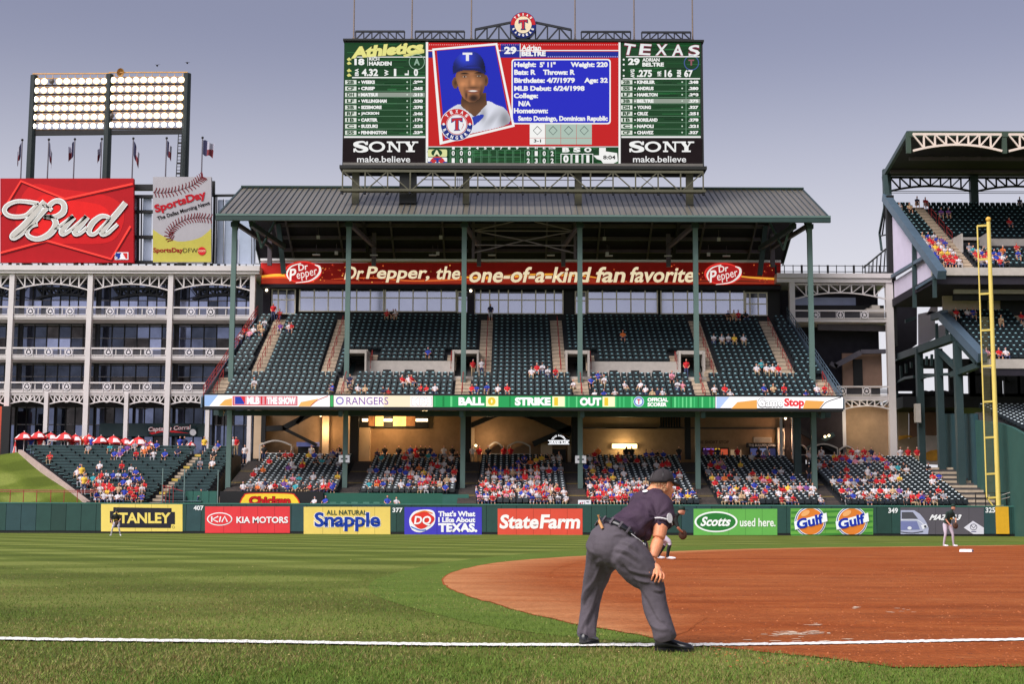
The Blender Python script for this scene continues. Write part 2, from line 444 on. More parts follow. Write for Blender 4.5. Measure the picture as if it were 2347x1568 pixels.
bp = n.new('ShaderNodeBump'); bp.inputs['Strength'].default_value = .8; bp.inputs['Distance'].default_value = .05
l.new(noise(n, l, o, 9, 6, .7), bp.inputs['Height']); l.new(bp.outputs[0], bb.inputs['Normal'])
CLAY = m
o = sheet('infield_dirt', dsm, .008, CLAY, 'orange brown infield dirt with raked streaks and a pale sandy rim')
Q = [ground(x, y, .011) for x, y in dsm]; i0, i1 = 6, 106; vs = []   # the dirt is dry and sandy along its rim
for i in range(i0, i1):
    t = (Q[i + 5] - Q[i - 5]); nrm = Vector((-t.y, t.x, 0)).normalized(); w = 2.0 * min(1, Q[i].y / 18) * min(1, (i1 - 1 - i) / 12)
    if i == i0: sg = 1 if nrm.y < 0 else -1
    a_ = Q[i] + nrm * sg * w; vs += [Q[i] + nrm * sg * .03, a_]
me = bpy.data.meshes.new('sandy_rim'); me.from_pydata([tuple(v) for v in vs], [], [(2 * k, 2 * k + 1, 2 * k + 3, 2 * k + 2) for k in range(i1 - i0 - 1)])
me.attributes.new('dry', 'FLOAT', 'POINT').data.foreach_set('value', [1.0, 0.0] * (i1 - i0)); me.materials.append(CLAY)
bm = bmesh.new(); bm.from_mesh(me); bm.normal_update(); bmesh.ops.reverse_faces(bm, faces=[f for f in bm.faces if f.normal.z < 0]); bm.to_mesh(me); bm.free()
q = bpy.data.objects.new('sandy_rim', me); C.objects.link(q); struct(q, 'pale dry sandy rim of the infield dirt')
# small clods and chalk crumbs on the dirt: nobody could count them
def scatter(name, mats, region, count, smin, smax, label, z=.008):
    b = MB()
    for i in range(count):
        px, py = region(); p = ground(px, py, z); d = p.y
        s = rnd.uniform(smin, smax) * (.6 + d / 40)
        a = rnd.uniform(0, 6.3); c, q = math.cos(a) * s, math.sin(a) * s; h = s * rnd.uniform(.35, .8)
        vs = [(p.x + c, p.y + q, z), (p.x - q, p.y + c * .8, z), (p.x - c * .9, p.y - q, z), (p.x + q, p.y - c, z), (p.x + c * .2, p.y, z + h)]
        b.mesh(vs, [(0, 1, 4), (1, 2, 4), (2, 3, 4), (3, 0, 4)], rnd.choice(mats))
    return stuff(b.build(name), label)
CLOD = [M('clod_dark', (112, 58, 32), .95, var=0), M('clod_pale', (176, 104, 62), .95, var=0), M('clod_mid', (160, 90, 50), .95, var=0)]
CHALK = M('chalk', (238, 236, 232), .95, var=.08, scale=6, bump=0)
def reg_dirt():
    while True:
        px, py = rnd.uniform(1020, 2347), 1255 + 275 * rnd.random() ** .8
        if py > 1300 and (py < 1262 + (px - 1020) * .42 or px > 1900 and py < 1520): return px, py
scatter('dirt_clods', CLOD, reg_dirt, 1500, .004, .016, 'scattered small clods lying on the infield dirt')
b = MB()
for i in range(70):
    px, py = (rnd.gauss(1825, 34), rnd.gauss(1452, 3.5)) if i < 44 else rnd.choice([(rnd.gauss(1862, 12), rnd.gauss(1433, 1.5)), (rnd.uniform(1700, 1960), rnd.gauss(1468, 2)), (rnd.gauss(1960, 14), rnd.gauss(1393, 1.5)), (rnd.gauss(2060, 20), rnd.gauss(1400, 3))])
    p = ground(px, py, .011 + i * .00006); w, h = rnd.uniform(.02, .07), rnd.uniform(.012, .045)
    b.face([(p.x + w * math.cos(t) * rnd.uniform(.5, 1.2), p.y + h * math.sin(t) * rnd.uniform(.5, 1.2), p.z) for t in (2 * math.pi * k / 9 for k in range(9))], M('chalk_dust', (218, 196, 172), .95, var=.15, scale=9))
stuff(b.build('chalk_smear'), 'white chalk smeared on the dirt near the foul line')
scatter('grass_litter', [M('straw', (196, 178, 120), .9, var=0), M('dark_tuft', (58, 66, 26), .9, var=0)], lambda: (rnd.uniform(0, 1500), 1260 + 250 * rnd.random() ** .7), 420, .004, .012, 'pale clippings and dark tufts scattered on the grass', .004)
# chalk foul line, a raised hand-laid ribbon with ragged edges
line = [(-60, 1461.5), (150, 1465), (400, 1467.5), (600, 1470), (800, 1473), (1000, 1476), (1173, 1477), (1400, 1477), (1600, 1477), (1800, 1474.5), (2000, 1471), (2200, 1467), (2430, 1463)]
pts = catmull(line, 34)
vs = []; fs = []
for i, (x, y) in enumerate(pts):
    j = rnd.gauss(0, .3); w = 1.9 + rnd.gauss(0, .35)
    if x > 1640: w *= .8
    a, c = ground(x, y + j + w, .0095), ground(x, y + j - w, .0095)
    mid = ground(x, y + j, .03)
    vs += [a, (mid.x, mid.y, 0.014 + rnd.random() * .004), c]
for i in range(len(pts) - 1):
    k = i * 3; fs += [(k, k + 3, k + 4, k + 1), (k + 1, k + 4, k + 5, k + 2)]
b = MB(); b.mesh(vs, fs, CHALK); struct(b.build('foul_line'), 'white chalk foul line laid across grass and dirt')
# grass blades on the ground nearest the camera
def in_dirt(x, y):
    c = False; P = dirt_edge; j = len(P) - 1
    for i in range(len(P)):
        if (P[i][1] > y) != (P[j][1] > y) and x < (P[j][0] - P[i][0]) * (y - P[i][1]) / (P[j][1] - P[i][1]) + P[i][0]: c = not c
        j = i
    return c
import numpy as np
from mathutils import noise as mnoise
G = [M('blade_%d' % i, c, .7, var=0, spec=.25) for i, c in enumerate([(102, 126, 46), (86, 112, 38), (130, 142, 64), (142, 132, 82), (76, 102, 34), (120, 98, 60)])]
def line_y(x):
    for (x0, y0), (x1, y1) in zip(line, line[1:]):
        if x0 <= x <= x1: return y0 + (y1 - y0) * (x - x0) / (x1 - x0)
    return 1465
vs = []; mi = []; rr = random.Random(3)
for i in range(190000):
    d = 9.3 + 27 * rr.random() ** 1.7
    if rr.random() < ((d - 9.3) / 27) ** 1.3: continue
    x = rr.uniform(-.36, .36) * d
    px, py = proj((x, d, 0))
    if py > 1620 or in_dirt(px, py) or abs(py - line_y(px)) < 4.2: continue
    h = rr.uniform(.012, .034) * (1.25 if rr.random() < .1 else 1); w = rr.uniform(.002, .0045); a = rr.uniform(0, 3.14); c, q = math.cos(a) * w, math.sin(a) * w
    lx, ly = rr.gauss(0, .014), rr.gauss(0, .014)
    vs += [(x - c, d - q, 0), (x + c, d + q, 0), (x + lx, d + ly, h)]
    dry = .22 + 1.1 * mnoise.noise((x * .45, d * .3, 0)) + .5 * mnoise.noise((x * 1.9, d * 1.1, 4)) + .3 * math.exp(-((d - 13.6) / 1.6) ** 2) * (x < 0)
    mi.append(rr.choice([3, 3, 2, 5]) if rr.random() < dry else rr.choice([0, 1, 4, 0, 1]))
me = bpy.data.meshes.new('grass_blades'); nv = len(vs)
me.vertices.add(nv); me.vertices.foreach_set('co', np.array(vs, dtype=np.float32).ravel())
me.loops.add(nv); me.loops.foreach_set('vertex_index', np.arange(nv, dtype=np.int32))
me.polygons.add(nv // 3); me.polygons.foreach_set('loop_start', np.arange(0, nv, 3, dtype=np.int32))
for g in G: me.materials.append(g)
me.polygons.foreach_set('material_index', mi); me.update(calc_edges=True)
o = bpy.data.objects.new('grass', me); C.objects.link(o); stuff(o, 'short grass blades nearest the camera')
# second base
b = MB(); c = ground(2215, 1266); w = .27
q = [(c.x + w * math.cos(R(a)) * 1.15, c.y + w * math.sin(R(a)) * 1.15) for a in (20, 110, 200, 290)]
BASE = M('base_canvas', (240, 238, 240), .7, var=.05)
b.hexa([(x, y, .008) for x, y in q] + [((x - c.x) * .93 + c.x, (y - c.y) * .93 + c.y, .1) for x, y in q], BASE)
base = b.build('second_base', loc=(c.x, c.y, .008)); tag(base, 'white padded base bag on the dirt beside the infielder', 'base')
b = MB()
for k in (0, 3):
    p0, p1 = Vector(q[k] + (.02,)), Vector(q[(k + 1) % 4] + (.02,)); mm = p0.lerp(p1, .5); d = (p1 - p0) * .22; nn = Vector((d.y, -d.x, 0)).normalized() * .012
    b.prism([mm - d + nn, mm + d + nn, mm + d + nn + Vector((0, 0, .05)), mm - d + nn + Vector((0, 0, .05))], nn * .3, M('base_blue', (36, 40, 120), .7, var=0))
b.build('maker_patch', base)
# ------------------------------------------------------------------ outfield wall and its banners
YW = 120.0; HW = 2.44
GREENS = [M('wall_pad_green', (38, 72, 66), .5, var=.1), M('wall_pad_green_blue', (42, 72, 76), .5, var=.1), M('wall_pad_green_dark', (34, 64, 58), .5, var=.1)]
DKG = M('dark_green_steel', (40, 62, 58), .5, var=.1); BLK = M('near_black', (22, 22, 24), .6, var=.05)
wall = thing('outfield_wall', 'long dark green padded outfield wall carrying the advertising banners', 'wall', (0, YW, 0))
b = MB(); b.box(-62, 62, YW + .12, YW + .42, 0, HW - .06, BLK); b.build('core', wall)
b = MB(); x = -62; i = 0
while x < 62:
    b.box(x + .015, x + 1.185, YW, YW + .12, .2, HW - .1, rnd.choice(GREENS) if rnd.random() < .6 else GREENS[0]); x += 1.2
b.build('padding', wall)
b = MB(); b.box(-62, 62, YW - .03, YW + .45, HW - .1, HW, M('wall_cap', (62, 110, 100), .45, var=.08)); b.build('top_cap', wall)
b = MB(); b.box(-62, 62, YW + .03, YW + .12, 0, .2, BLK); b.build('kick_strip', wall)
for t, z, (x, y) in (('407', Z7, (1346, 805)), ('377', Z8, (641, 878)), ('349', ZA, (1612, 730)), ('325', ZA, (2158, 727))):
    a = Art(z, YW - .02); a.part('distance_number')
    w, h = (34, 16) if z is not ZA else (27, 15)
    a.text(t, x - w, y - h, x + w, y + h, (236, 238, 240), bold=.03)
    for k, mb in a.parts.items():
        o = mb.build(k, wall); o['label'] = 'white distance number ' + t
G_AD = 'advertising banners on the outfield wall'
YB = YW - .02
def banner(lab, z, x0, y0, x1, y1, col):
    o, a = board('advertising_banner', lab, 'banner', z, x0, y0, x1, y1, YB, col, .015, group=G_AD)
    k = .034 * (x1 - x0) / (at(*z(x1, y0), YB).x - at(*z(x0, y0), YB).x) / 2; a.part('seam'); n = 5; dk = tuple(int(c * .8) for c in col)
    for i in range(1, n): x = x0 + (x1 - x0) * (i + .1) / n; a.rect(x - k, y0 + 1, x + k, y1 - 1, dk, .4)
    return o, a
YEL = (238, 214, 112); INK = (44, 44, 54)
o, a = banner('yellow banner with black notched panel reading STANLEY, behind the far outfielder', Z7, 685, 775, 1237, 964, YEL)
a.part('black_panel').poly([(768, 800), (1163, 806), (1163, 832), (1186, 832), (1186, 915), (1160, 915), (1158, 941), (768, 938), (768, 905), (745, 905), (745, 826), (768, 826)], INK)
a.part('lettering').text('STANLEY', 765, 836, 1158, 910, YEL, 2, .035); a.ring(1176, 935, 7, 9, INK, 1); a.done(o)
o, a = banner('coral red banner with white oval badge, beside the 407 mark', Z7, 1390, 795, 1965, 975, (226, 66, 72))
a.part('oval').ell(1489, 880, 86, 45, (240, 240, 242), 1); a.ell(1489, 880, 78, 38, (226, 66, 72), 2)
W = (240, 240, 242)
for p in ([(1436, 900), (1436, 862)], [(1480, 862), (1440, 882), (1478, 900)], [(1488, 900), (1496, 862)], [(1504, 900), (1524, 862), (1542, 900)]):
    a.stroke(p, 9, W, 3, smooth=False)
a.part('lettering').text('KIA MOTORS', 1603, 864, 1953, 908, W, 3, .03); a.done(o)
o, a = banner('pale yellow banner with blue white-edged script below small dark capitals', Z8, 5, 856, 592, 1043, (232, 205, 108))
a.part('lettering').text('Snapple', 72, 890, 530, 1025, (236, 232, 224), 1, .075)
a.text('Snapple', 78, 892, 524, 1022, (30, 62, 160), 2, .03)
for sx in (150, 208, 243, 333, 395, 476): a.rect(sx - 8, 971, sx + 22, 976, (30, 62, 160), 2)
a.text('ALL NATURAL', 160, 878, 432, 910, (24, 70, 62), 3, .015); a.done(o)
o, a = banner('violet blue banner with red and white flame badge and white slogan', Z8, 688, 858, 1212, 1045, (72, 66, 190))
a.part('badge').poly(catmull([(720, 945), (752, 890), (822, 874), (884, 884), (897, 935), (880, 985), (805, 1028), (740, 1012)], 4, True), (240, 240, 244), 1)
a.poly(catmull([(733, 940), (765, 900), (822, 886), (872, 912), (892, 938), (868, 972), (805, 1006), (760, 985)], 4, True), (222, 58, 50), 2)
a.stroke([(768, 902), (822, 885), (878, 900)], 8, (236, 130, 60), 3); a.stroke([(732, 990), (790, 1014), (835, 1012)], 8, (70, 120, 200), 3)
a.part('lettering').text('DQ', 756, 918, 868, 985, (244, 244, 246), 4, .03, .15)
W = (240, 240, 246)
a.text("That's What", 917, 884, 1168, 922, W, 1, .045); a.text('I Like About', 917, 926, 1168, 962, W, 1, .045); a.text('TEXAS.', 917, 966, 1182, 1028, W, 1, .055); a.done(o)
o, a = banner('orange red banner with large white lettering, left of the umpire', Z8, 1320, 868, 1895, 1047, (220, 84, 66))
a.part('lettering').text('State', 1336, 908, 1600, 1005, (246, 244, 242), 1, .035, .12); a.text('Farm', 1610, 908, 1880, 1005, (246, 244, 242), 1, .035, .12); a.done(o)
o, a = banner('bright green banner with dark oval logo and words used here', ZA, 492, 720, 962, 868, (104, 176, 84))
a.part('oval').ell(618, 793, 121, 59, (242, 246, 242), 1); a.ell(618, 793, 110, 50, (48, 122, 56), 2)
a.part('lettering').text('Scotts', 536, 764, 700, 818, (244, 246, 244), 3, .035, .3); a.text('used here.', 752, 772, 952, 820, (238, 244, 236), 2, .02); a.done(o)
o, a = banner('green striped banner bearing two orange discs with slanting blue lettering', ZA, 1037, 718, 1500, 865, (104, 168, 74))
a.part('stripes')
for i in range(5): a.poly([(1040, 735 + i * 32), (1497, 722 + i * 32), (1497, 732 + i * 32), (1040, 748 + i * 32)], (66, 132, 58), 1)
for i, cx in enumerate((1147, 1380)):
    def disc(r): 
        return [(cx + r * math.cos(t), min(max(791 + r * .98 * math.sin(t), 719), 864)) for t in (2 * math.pi * k / 60 for k in range(60))]
    a.part('disc')
    if i: a.parts.setdefault('disc ', MB()); a.cur = 'disc '
    a.poly(disc(88), (240, 244, 248), 2); a.poly(disc(84), (52, 70, 150), 3); a.poly(disc(79), (240, 244, 248), 4); a.poly(disc(75), (222, 128, 52), 5)
    a.ell(cx - 28, 745, 26, 14, (240, 176, 112), 6, rot=-.5)
    a.poly([(cx - 92, 792), (cx + 90, 742), (cx + 96, 790), (cx - 86, 838)], (242, 246, 250), 7)
    a.part('lettering').text('Gulf', cx - 80, 762, cx + 74, 820, (24, 52, 170), 8, .04, .1, 14)
a.parts = {k: v for k, v in a.parts.items()}
for k, mb in a.parts.items(): mb.build(k.strip(), o)
o, a = banner('dark grey banner with a silver car front and white home plate mark', ZA, 1653, 712, 2122, 863, (92, 88, 96))
a.part('car_picture')
SIL = (176, 180, 206)
a.poly([(1655, 728), (1730, 728), (1762, 748), (1785, 775), (1800, 800), (1812, 830), (1808, 862), (1655, 862)], SIL, 1)
a.poly([(1660, 738), (1722, 738), (1752, 776), (1660, 776)], (84, 84, 92), 2)
a.stroke([(1655, 782), (1740, 782), (1782, 806)], 4, (226, 228, 238), 2)
a.poly([(1768, 812), (1796, 804), (1806, 822), (1778, 836)], (232, 234, 242), 2); a.ell(1792, 819, 7, 7, (70, 72, 90), 3)
a.poly([(1655, 790), (1745, 790), (1762, 836), (1655, 840)], (118, 124, 172), 2)
a.ell(1704, 828, 12, 9, (220, 222, 232), 3); a.stroke([(1655, 850), (1720, 856), (1780, 846)], 4, (40, 40, 48), 3)
a.part('lettering').text('MAZDA3', 1822, 752, 1992, 784, (240, 240, 244), 2, .05, .5)
a.part('home_plate').poly([(2008, 826), (2060, 788), (2121, 826), (2121, 862), (2062, 862)], (216, 214, 228), 2)
a.ring(2063, 822, 17, 20, (80, 78, 96), 3, ky=.9); a.stroke([(2048, 812), (2063, 828), (2078, 812)], 3.5, (80, 78, 96), 3, smooth=False); a.rect(2050, 846, 2078, 850, (80, 78, 130), 3)
a.done(o)
# ------------------------------------------------------------------ seating: profiles
CONC = M('concrete_dark', (70, 68, 70), .9, var=.18, scale=2); TAN = M('concrete_tan', (186, 168, 146), .9, var=.16, scale=3)
PALE = M('concrete_pale', (184, 176, 168), .85, var=.1, scale=2); YELM = M('yellow_nosing', (206, 178, 84), .8, var=.1)
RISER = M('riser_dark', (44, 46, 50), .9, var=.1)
WHT = M('white_steel', (212, 205, 204), .45, var=.07, scale=.6); GRN = M('column_green', (88, 112, 106), .45, var=.1, scale=.5, spec=.5)
REDR = M('red_rail', (150, 44, 42), .5, var=.1); BLUS = M('blue_grey_steel', (78, 96, 112), .45, var=.1, spec=.5)
DGS = M('structure_dark_green', (48, 66, 68), .5, var=.1)
SEATG = M('seat_plastic', (15, 25, 28), .4, var=.15, scale=.7, spec=.5); SEAT_GLINT = M('seat_painted_glint', (206, 218, 222), .35, var=.1, scale=3)
SEATD = M('seat_plastic_upper', (14, 27, 30), .45, var=.15, scale=.7, spec=.4); SEAT_GLINT_UP = M('seat_painted_glint_upper', (140, 184, 192), .35, var=.1, scale=3)
LOW = dict(Y=121.6, dy=.85, z=2.2, dz=.222); UP = dict(Y=124.3, dy=.82, z=11.0, dz=.43)
def row(P, n): return P['Y'] + P['dy'] * n, P['z'] + P['dz'] * n
def seat_geo(b, x, y, z, g, glintm, w=.225, lean=0):
    """tip-up stadium seat: hull back with painted sky glint, folded pan, foot; the sitter faces -y"""
    yb = y + .62
    b.mesh([(x - w, yb - .02, z + .38), (x + w, yb - .02, z + .38), (x + w, yb + .1, z + .8), (x - w, yb + .1, z + .8),
            (x - w, yb + .03, z + .38), (x + w, yb + .03, z + .38), (x + w * .9, yb + .15, z + .82), (x - w * .9, yb + .15, z + .82)],
           [(0, 1, 2, 3), (5, 4, 7, 6), (0, 4, 5, 1), (1, 5, 6, 2), (4, 0, 3, 7)], g)
    b.mesh([(x - w * .36, yb + .068, z + .755), (x + w * .36, yb + .068, z + .755), (x + w * .42, yb + .115, z + .825), (x - w * .42, yb + .115, z + .825)], [(0, 1, 2, 3)], glintm)  # pale quad stands for the sky glint on the seat top
    b.mesh([(x - w * .92, yb - .22, z + .4), (x + w * .92, yb - .22, z + .4), (x + w * .92, yb - .03, z + .62), (x - w * .92, yb - .03, z + .62),
            (x - w * .92, yb - .14, z + .36), (x + w * .92, yb - .14, z + .36)], [(0, 1, 2, 3), (1, 0, 4, 5)], g)
    b.mesh([(x - .03, yb - .05, z), (x + .03, yb - .05, z), (x + .03, yb, z + .4), (x - .03, yb, z + .4)], [(0, 1, 2, 3)], RISER)
def seats_x(x0, x1, sp=.53):
    n = int((x1 - x0) / sp); o = (x1 - x0 - n * sp) / 2
    return [x0 + o + sp * (i + .5) for i in range(n)]
# ------------------------------------------------------------------ lower stand
LSEC = [(-22.8, -14.5, 4), (-12.9, -4.5, 4), (-2.9, 4.7, 0), (6.3, 15.4, 0), (17.0, 25.5, 0), (27.1, 37.4, 0)]
LAIS = [(-23.6, 4), (-13.7, 4), (-3.7, 0), (5.5, 0), (16.2, 0), (26.3, 0)]
LN = 20
SECN = ['above the coral red banner', 'above the bullpen wall', 'above the orange red banner', 'behind the umpire', 'above the bright green banner', 'nearest the foul pole']
lower = thing('lower_stand', 'lower deck of dark green seats rising behind the outfield wall', 'grandstand', (6, 130, 0))
for k, (x0, x1, n0) in enumerate(LSEC):
    b = MB()
    for n in range(n0, LN):
        y, z = row(LOW, n)
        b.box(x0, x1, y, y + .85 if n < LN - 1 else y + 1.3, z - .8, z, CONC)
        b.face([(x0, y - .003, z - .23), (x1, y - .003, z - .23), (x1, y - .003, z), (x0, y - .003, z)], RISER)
    y, z = row(LOW, n0); b.box(x0, x1, y - .06, y, 0, z + .02, DGS)
    b.build('terrace', lower)
STG_ = M('stair_grey_tan', (128, 112, 100), .9, var=.2, scale=3)
for x, n0 in LAIS:
    b = MB()
    for n in range(n0, LN):
        y, z = row(LOW, n)
        b.box(x - .78, x + .78, y, y + .425, z - .9, z - .001, STG_ if n % 5 else YELM); b.box(x - .78, x + .78, y + .425, y + .85, z - .9, z + .11, STG_)
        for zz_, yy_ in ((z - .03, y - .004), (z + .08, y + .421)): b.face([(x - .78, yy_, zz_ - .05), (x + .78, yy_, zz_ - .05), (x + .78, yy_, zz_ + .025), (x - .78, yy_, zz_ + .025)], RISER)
    b.build('stair', lower)
EMPTY_FEW = MB(); seat_mesh = None; LSEAT = {}
G_SEAT = 'folding seats in the front rows of the lower stand'
b = MB(); seat_geo(b, 0, 0, 0, SEATG, SEAT_GLINT)
seat0 = b.build('stadium_seat'); scene.collection.objects.unlink(seat0)
nseat = 0
for k, (x0, x1, n0) in enumerate(LSEC):
    for n in range(n0, LN):
        y, z = row(LOW, n)
        for i, x in enumerate(seats_x(x0, x1)):
            LSEAT.setdefault((k, n), []).append((x, y, z))
            if n < 4 and k >= 2:
                o = seat0.copy(); C.objects.link(o); o.location = (x, y, z); nseat += 1
                tag(o, 'dark green folding seat, %s from left, %s row %s' % (ordn(i), ordn(n) if n else 'front', SECN[k]), 'seat', G_SEAT)
            else: seat_geo(EMPTY_FEW, x, y, z, SEATG, SEAT_GLINT)
bpy.data.objects.remove(seat0)
stuff(EMPTY_FEW.build('lower_stand_seats'), 'the many dark green seats of the farther lower stand rows', 'seats')
# front railing of the lower stand
for k, (x0, x1, n0) in enumerate(LSEC):
    y, z = row(LOW, n0); b = MB()
    if n0 == 0:
        b.bar((x0, y - .1, z + .75), (x1, y - .1, z + .75), .05, .05, BLK)
        for x in seats_x(x0, x1, 1.6): b.bar((x, y - .1, z), (x, y - .1, z + .75), .05, .05, BLK)
    else:
        b.bar((x0, y - .03, z + .55), (x1, y - .03, z + .55), .06, .06, BLK)
        for x in seats_x(x0, x1, 1.1): b.bar((x, y - .03, z), (x, y - .03, z + .55), .04, .04, GRN)
    b.build('front_rail', lower)
# ------------------------------------------------------------------ upper deck
upper = thing('upper_deck', 'large roofed upper deck of dark green seats below the scoreboard', 'grandstand', (1, 132, 11))
UA = [-22.3, -16.2, -2.4, 4.2, 17.5, 24.3]; UF = [-25.0, -14.3, -4.2, 5.9, 16.2, 26.9]; UN = 22
UX0, UX1 = -25.7, 27.5
VOM = [(-14.6, -13.0), (-5.1, -3.1), (4.9, 6.7), (14.9, 16.9)]
def vx(x): return any(a <= x <= c for a, c in VOM)
terr = MB(); USEAT = {}; nE = MB()
def spans(x0, x1, cuts):
    out = [(x0, x1)]
    for a, c in cuts:
        nx = []
        for p, q in out:
            if c <= p or a >= q: nx.append((p, q)); continue
            if a > p: nx.append((p, a))
            if c < q: nx.append((c, q))
        out = nx
    return [s for s in out if s[1] - s[0] > .4]
for n in range(UN):
    y, z = row(UP, n); lx = UX0 + .06 * n; rx = UX1 - .05 * n
    if n < 6: cuts = [(a - .65, a + .65) for a in UF]; solid = spans(lx, rx, [])
    else:
        cuts = [(a - .58, a + .58) for a in UA]
        if 6 <= n < 9: cuts += [(-14.7, -3.0), (4.8, 17.0)]; solid = spans(lx, rx, [(-14.7, -3.0), (4.8, 17.0)])
        elif 9 <= n < 12: cuts += [(-14.7, -12.1), (-5.8, -3.0), (4.8, 7.4), (14.3, 17.0)]; solid = spans(lx, rx, VOM)
        else: solid = spans(lx, rx, [])
    for a, c in solid:
        terr.box(a, c, y, y + .82 + (1.2 if n == UN - 1 else 0), z - .55, z, CONC)
        terr.face([(a, y - .003, z - .43), (c, y - .003, z - .43), (c, y - .003, z), (a, y - .003, z)], RISER)
    for a, c in spans(lx, rx, cuts):
        for x in seats_x(a + .05, c - .05):
            USEAT.setdefault(n, []).append((x, y, z)); seat_geo(nE, x, y, z, SEATD, SEAT_GLINT_UP)
terr.build('terrace', upper)
y6, z6 = row(UP, 6); y9, z9 = row(UP, 9); y12, z12 = row(UP, 12)
for xa, xb in ((-14.7, -3.0), (4.8, 17.0)):
    b = MB(); b.box(xa, xb, y6, y9 + .05, z6 - .5, z6 + .02, PALE)
    i0, i1 = [v for v in VOM if xa <= v[0] + .2 and v[1] <= xb + .2]
    b.box(i0[1], i1[0], y9 - .16, y9, z6, z9 + .32, PALE)
    each(b, 'walkway_wall', upper)
    b = MB()
    for x in seats_x(i0[1] + 1, i1[0] - 1, 1.9): b.box(x - .35, x + .35, y6 + .02 + .6, y6 + 1.1, z6 + .02, z6 + .65, BLK)
    each(b, 'service_box', upper)
for i, (a, c) in enumerate(VOM):
    b = MB()
    b.box(a - .16, a, y9 - .9, y12, z6 - .4, z12 - .1, PALE); b.box(c, c + .16, y9 - .9, y12, z6 - .4, z12 - .1, PALE)
    b.box(a - .2, c + .2, y9 - .2, y12, z12 - .3, z12 + .02, PALE); b.box(a, c, y12 + .3, y12 + .4, z6 - .5, z12, BLK); b.box(a, c, y9 + .06, y12 + .3, z6 - .5, z6 - .02, CONC)
    b.build('vomitory', upper)
def stairs(parent, x, P, n0, n1, w, m=TAN):
    b = MB()
    for n in range(n0, n1):
        y, z = row(P, n)
        b.box(x - w / 2, x + w / 2, y - .005, y + .41, z - .5, z + .012, m); b.box(x - w / 2, x + w / 2, y + .41, y + .825, z - .5, z + P['dz'] / 2, m)
        b.face([(x - w / 2, y - .01, z - .02), (x + w / 2, y - .01, z - .02), (x + w / 2, y - .01, z + .014), (x - w / 2, y - .01, z + .014)], RISER)
    b.build('stair', parent)
def handrail(parent, x, P, n0, n1, m=REDR, h=.95):
    b = MB()
    for n in range(n0, n1, 3):
        e = min(n + 2, n1); (ya, za), (yb, zb) = row(P, n), row(P, e)
        b.tube([(x, ya + .2, za), (x, ya + .2, za + h), (x, yb + .2, zb + h), (x, yb + .2, zb)], .032, m, 6)
        b.tube([(x, ya + .2, za + h * .5), (x, yb + .2, zb + h * .5)], .022, m, 5)
    b.build('handrail', parent)
for x in UA: stairs(upper, x, UP, 6, UN, 1.12); handrail(upper, x + .1, UP, 6, UN - 1)
for x in UF: stairs(upper, x, UP, 0, 6, 1.3); handrail(upper, x, UP, 0, 5)
for xa, i in ((-12.5, 0), (-5.4, 0), (7.0, 1), (14.6, 1)):
    stairs(upper, xa, UP, 9, 12, .8); handrail(upper, xa, UP, 8, 11)
for s, x0, x1 in ((-1, UX0 - .1, UX0 + 1.2), (1, UX1 + .1, UX1 - 1.0)):   # raked end walls with rails
    (ya, za), (yb, zb) = row(UP, 0), row(UP, UN); b = MB()
    b.prism([(x0, ya - .3, za - .6), (x0, ya - .3, za + .25), (x1, yb, zb + .25), (x1, yb, zb - .6)], (.14 * s, 0, 0), BLUS)
    b.build('end_wall', upper)
    b = MB(); m = BLUS if s > 0 else REDR
    for h in (.5, .85, 1.2): b.tube([(x0, ya, za + h), (x1, yb, zb + h)], .035, m, 6)
    for k in range(0, 24): t = k / 23; b.bar((x0 + (x1 - x0) * t, ya + (yb - ya) * t, za + (zb - za) * t), (x0 + (x1 - x0) * t, ya + (yb - ya) * t, za + (zb - za) * t + 1.2), .04, .04, m)
    b.build('end_railing', upper)
b = MB(); (ya, za) = row(UP, 0)
b.box(UX0, UX1, ya - .25, ya, za - .45, za + .12, DGS)
for h in (.45, .8): b.tube([(UX0, ya - .12, za + h), (UX1, ya - .12, za + h)], .02, BLK, 5)
for x in seats_x(UX0, UX1, 1.7): b.bar((x, ya - .12, za + .1), (x, ya - .12, za + .8), .035, .035, BLK)
b.build('front_parapet', upper)
(yb, zb) = row(UP, UN - 1)      # soffit of the raking deck
b = MB(); b.prism([(UX0, ya - .2, za - .5), (UX0, yb + 2, zb - .7), (UX0, yb + 2, zb - 1.0), (UX0, ya - .2, za - .8)], (UX1 - UX0, 0, 0), M('soffit', (74, 72, 70), .9, var=.2)); b.build('soffit', upper)
for n in range(len(UF)):
    b = MB(); x = [-24.3, -14.3, -4.2, 5.9, 16.0, 26.0][n]
    b.bar((x, ya, za - 1.0), (x, 141.6, zb - 1.5), .35, .7, DGS); b.build('raker_beam', upper)
b = MB(); b.box(UX0, UX1, ya + 4.0, ya + 4.35, za - .95, za - .5, DGS); b.build('cross_beam', upper)
stuff(nE.build('upper_deck_seats'), 'thousands of dark green folding seats filling the upper deck', 'seats')
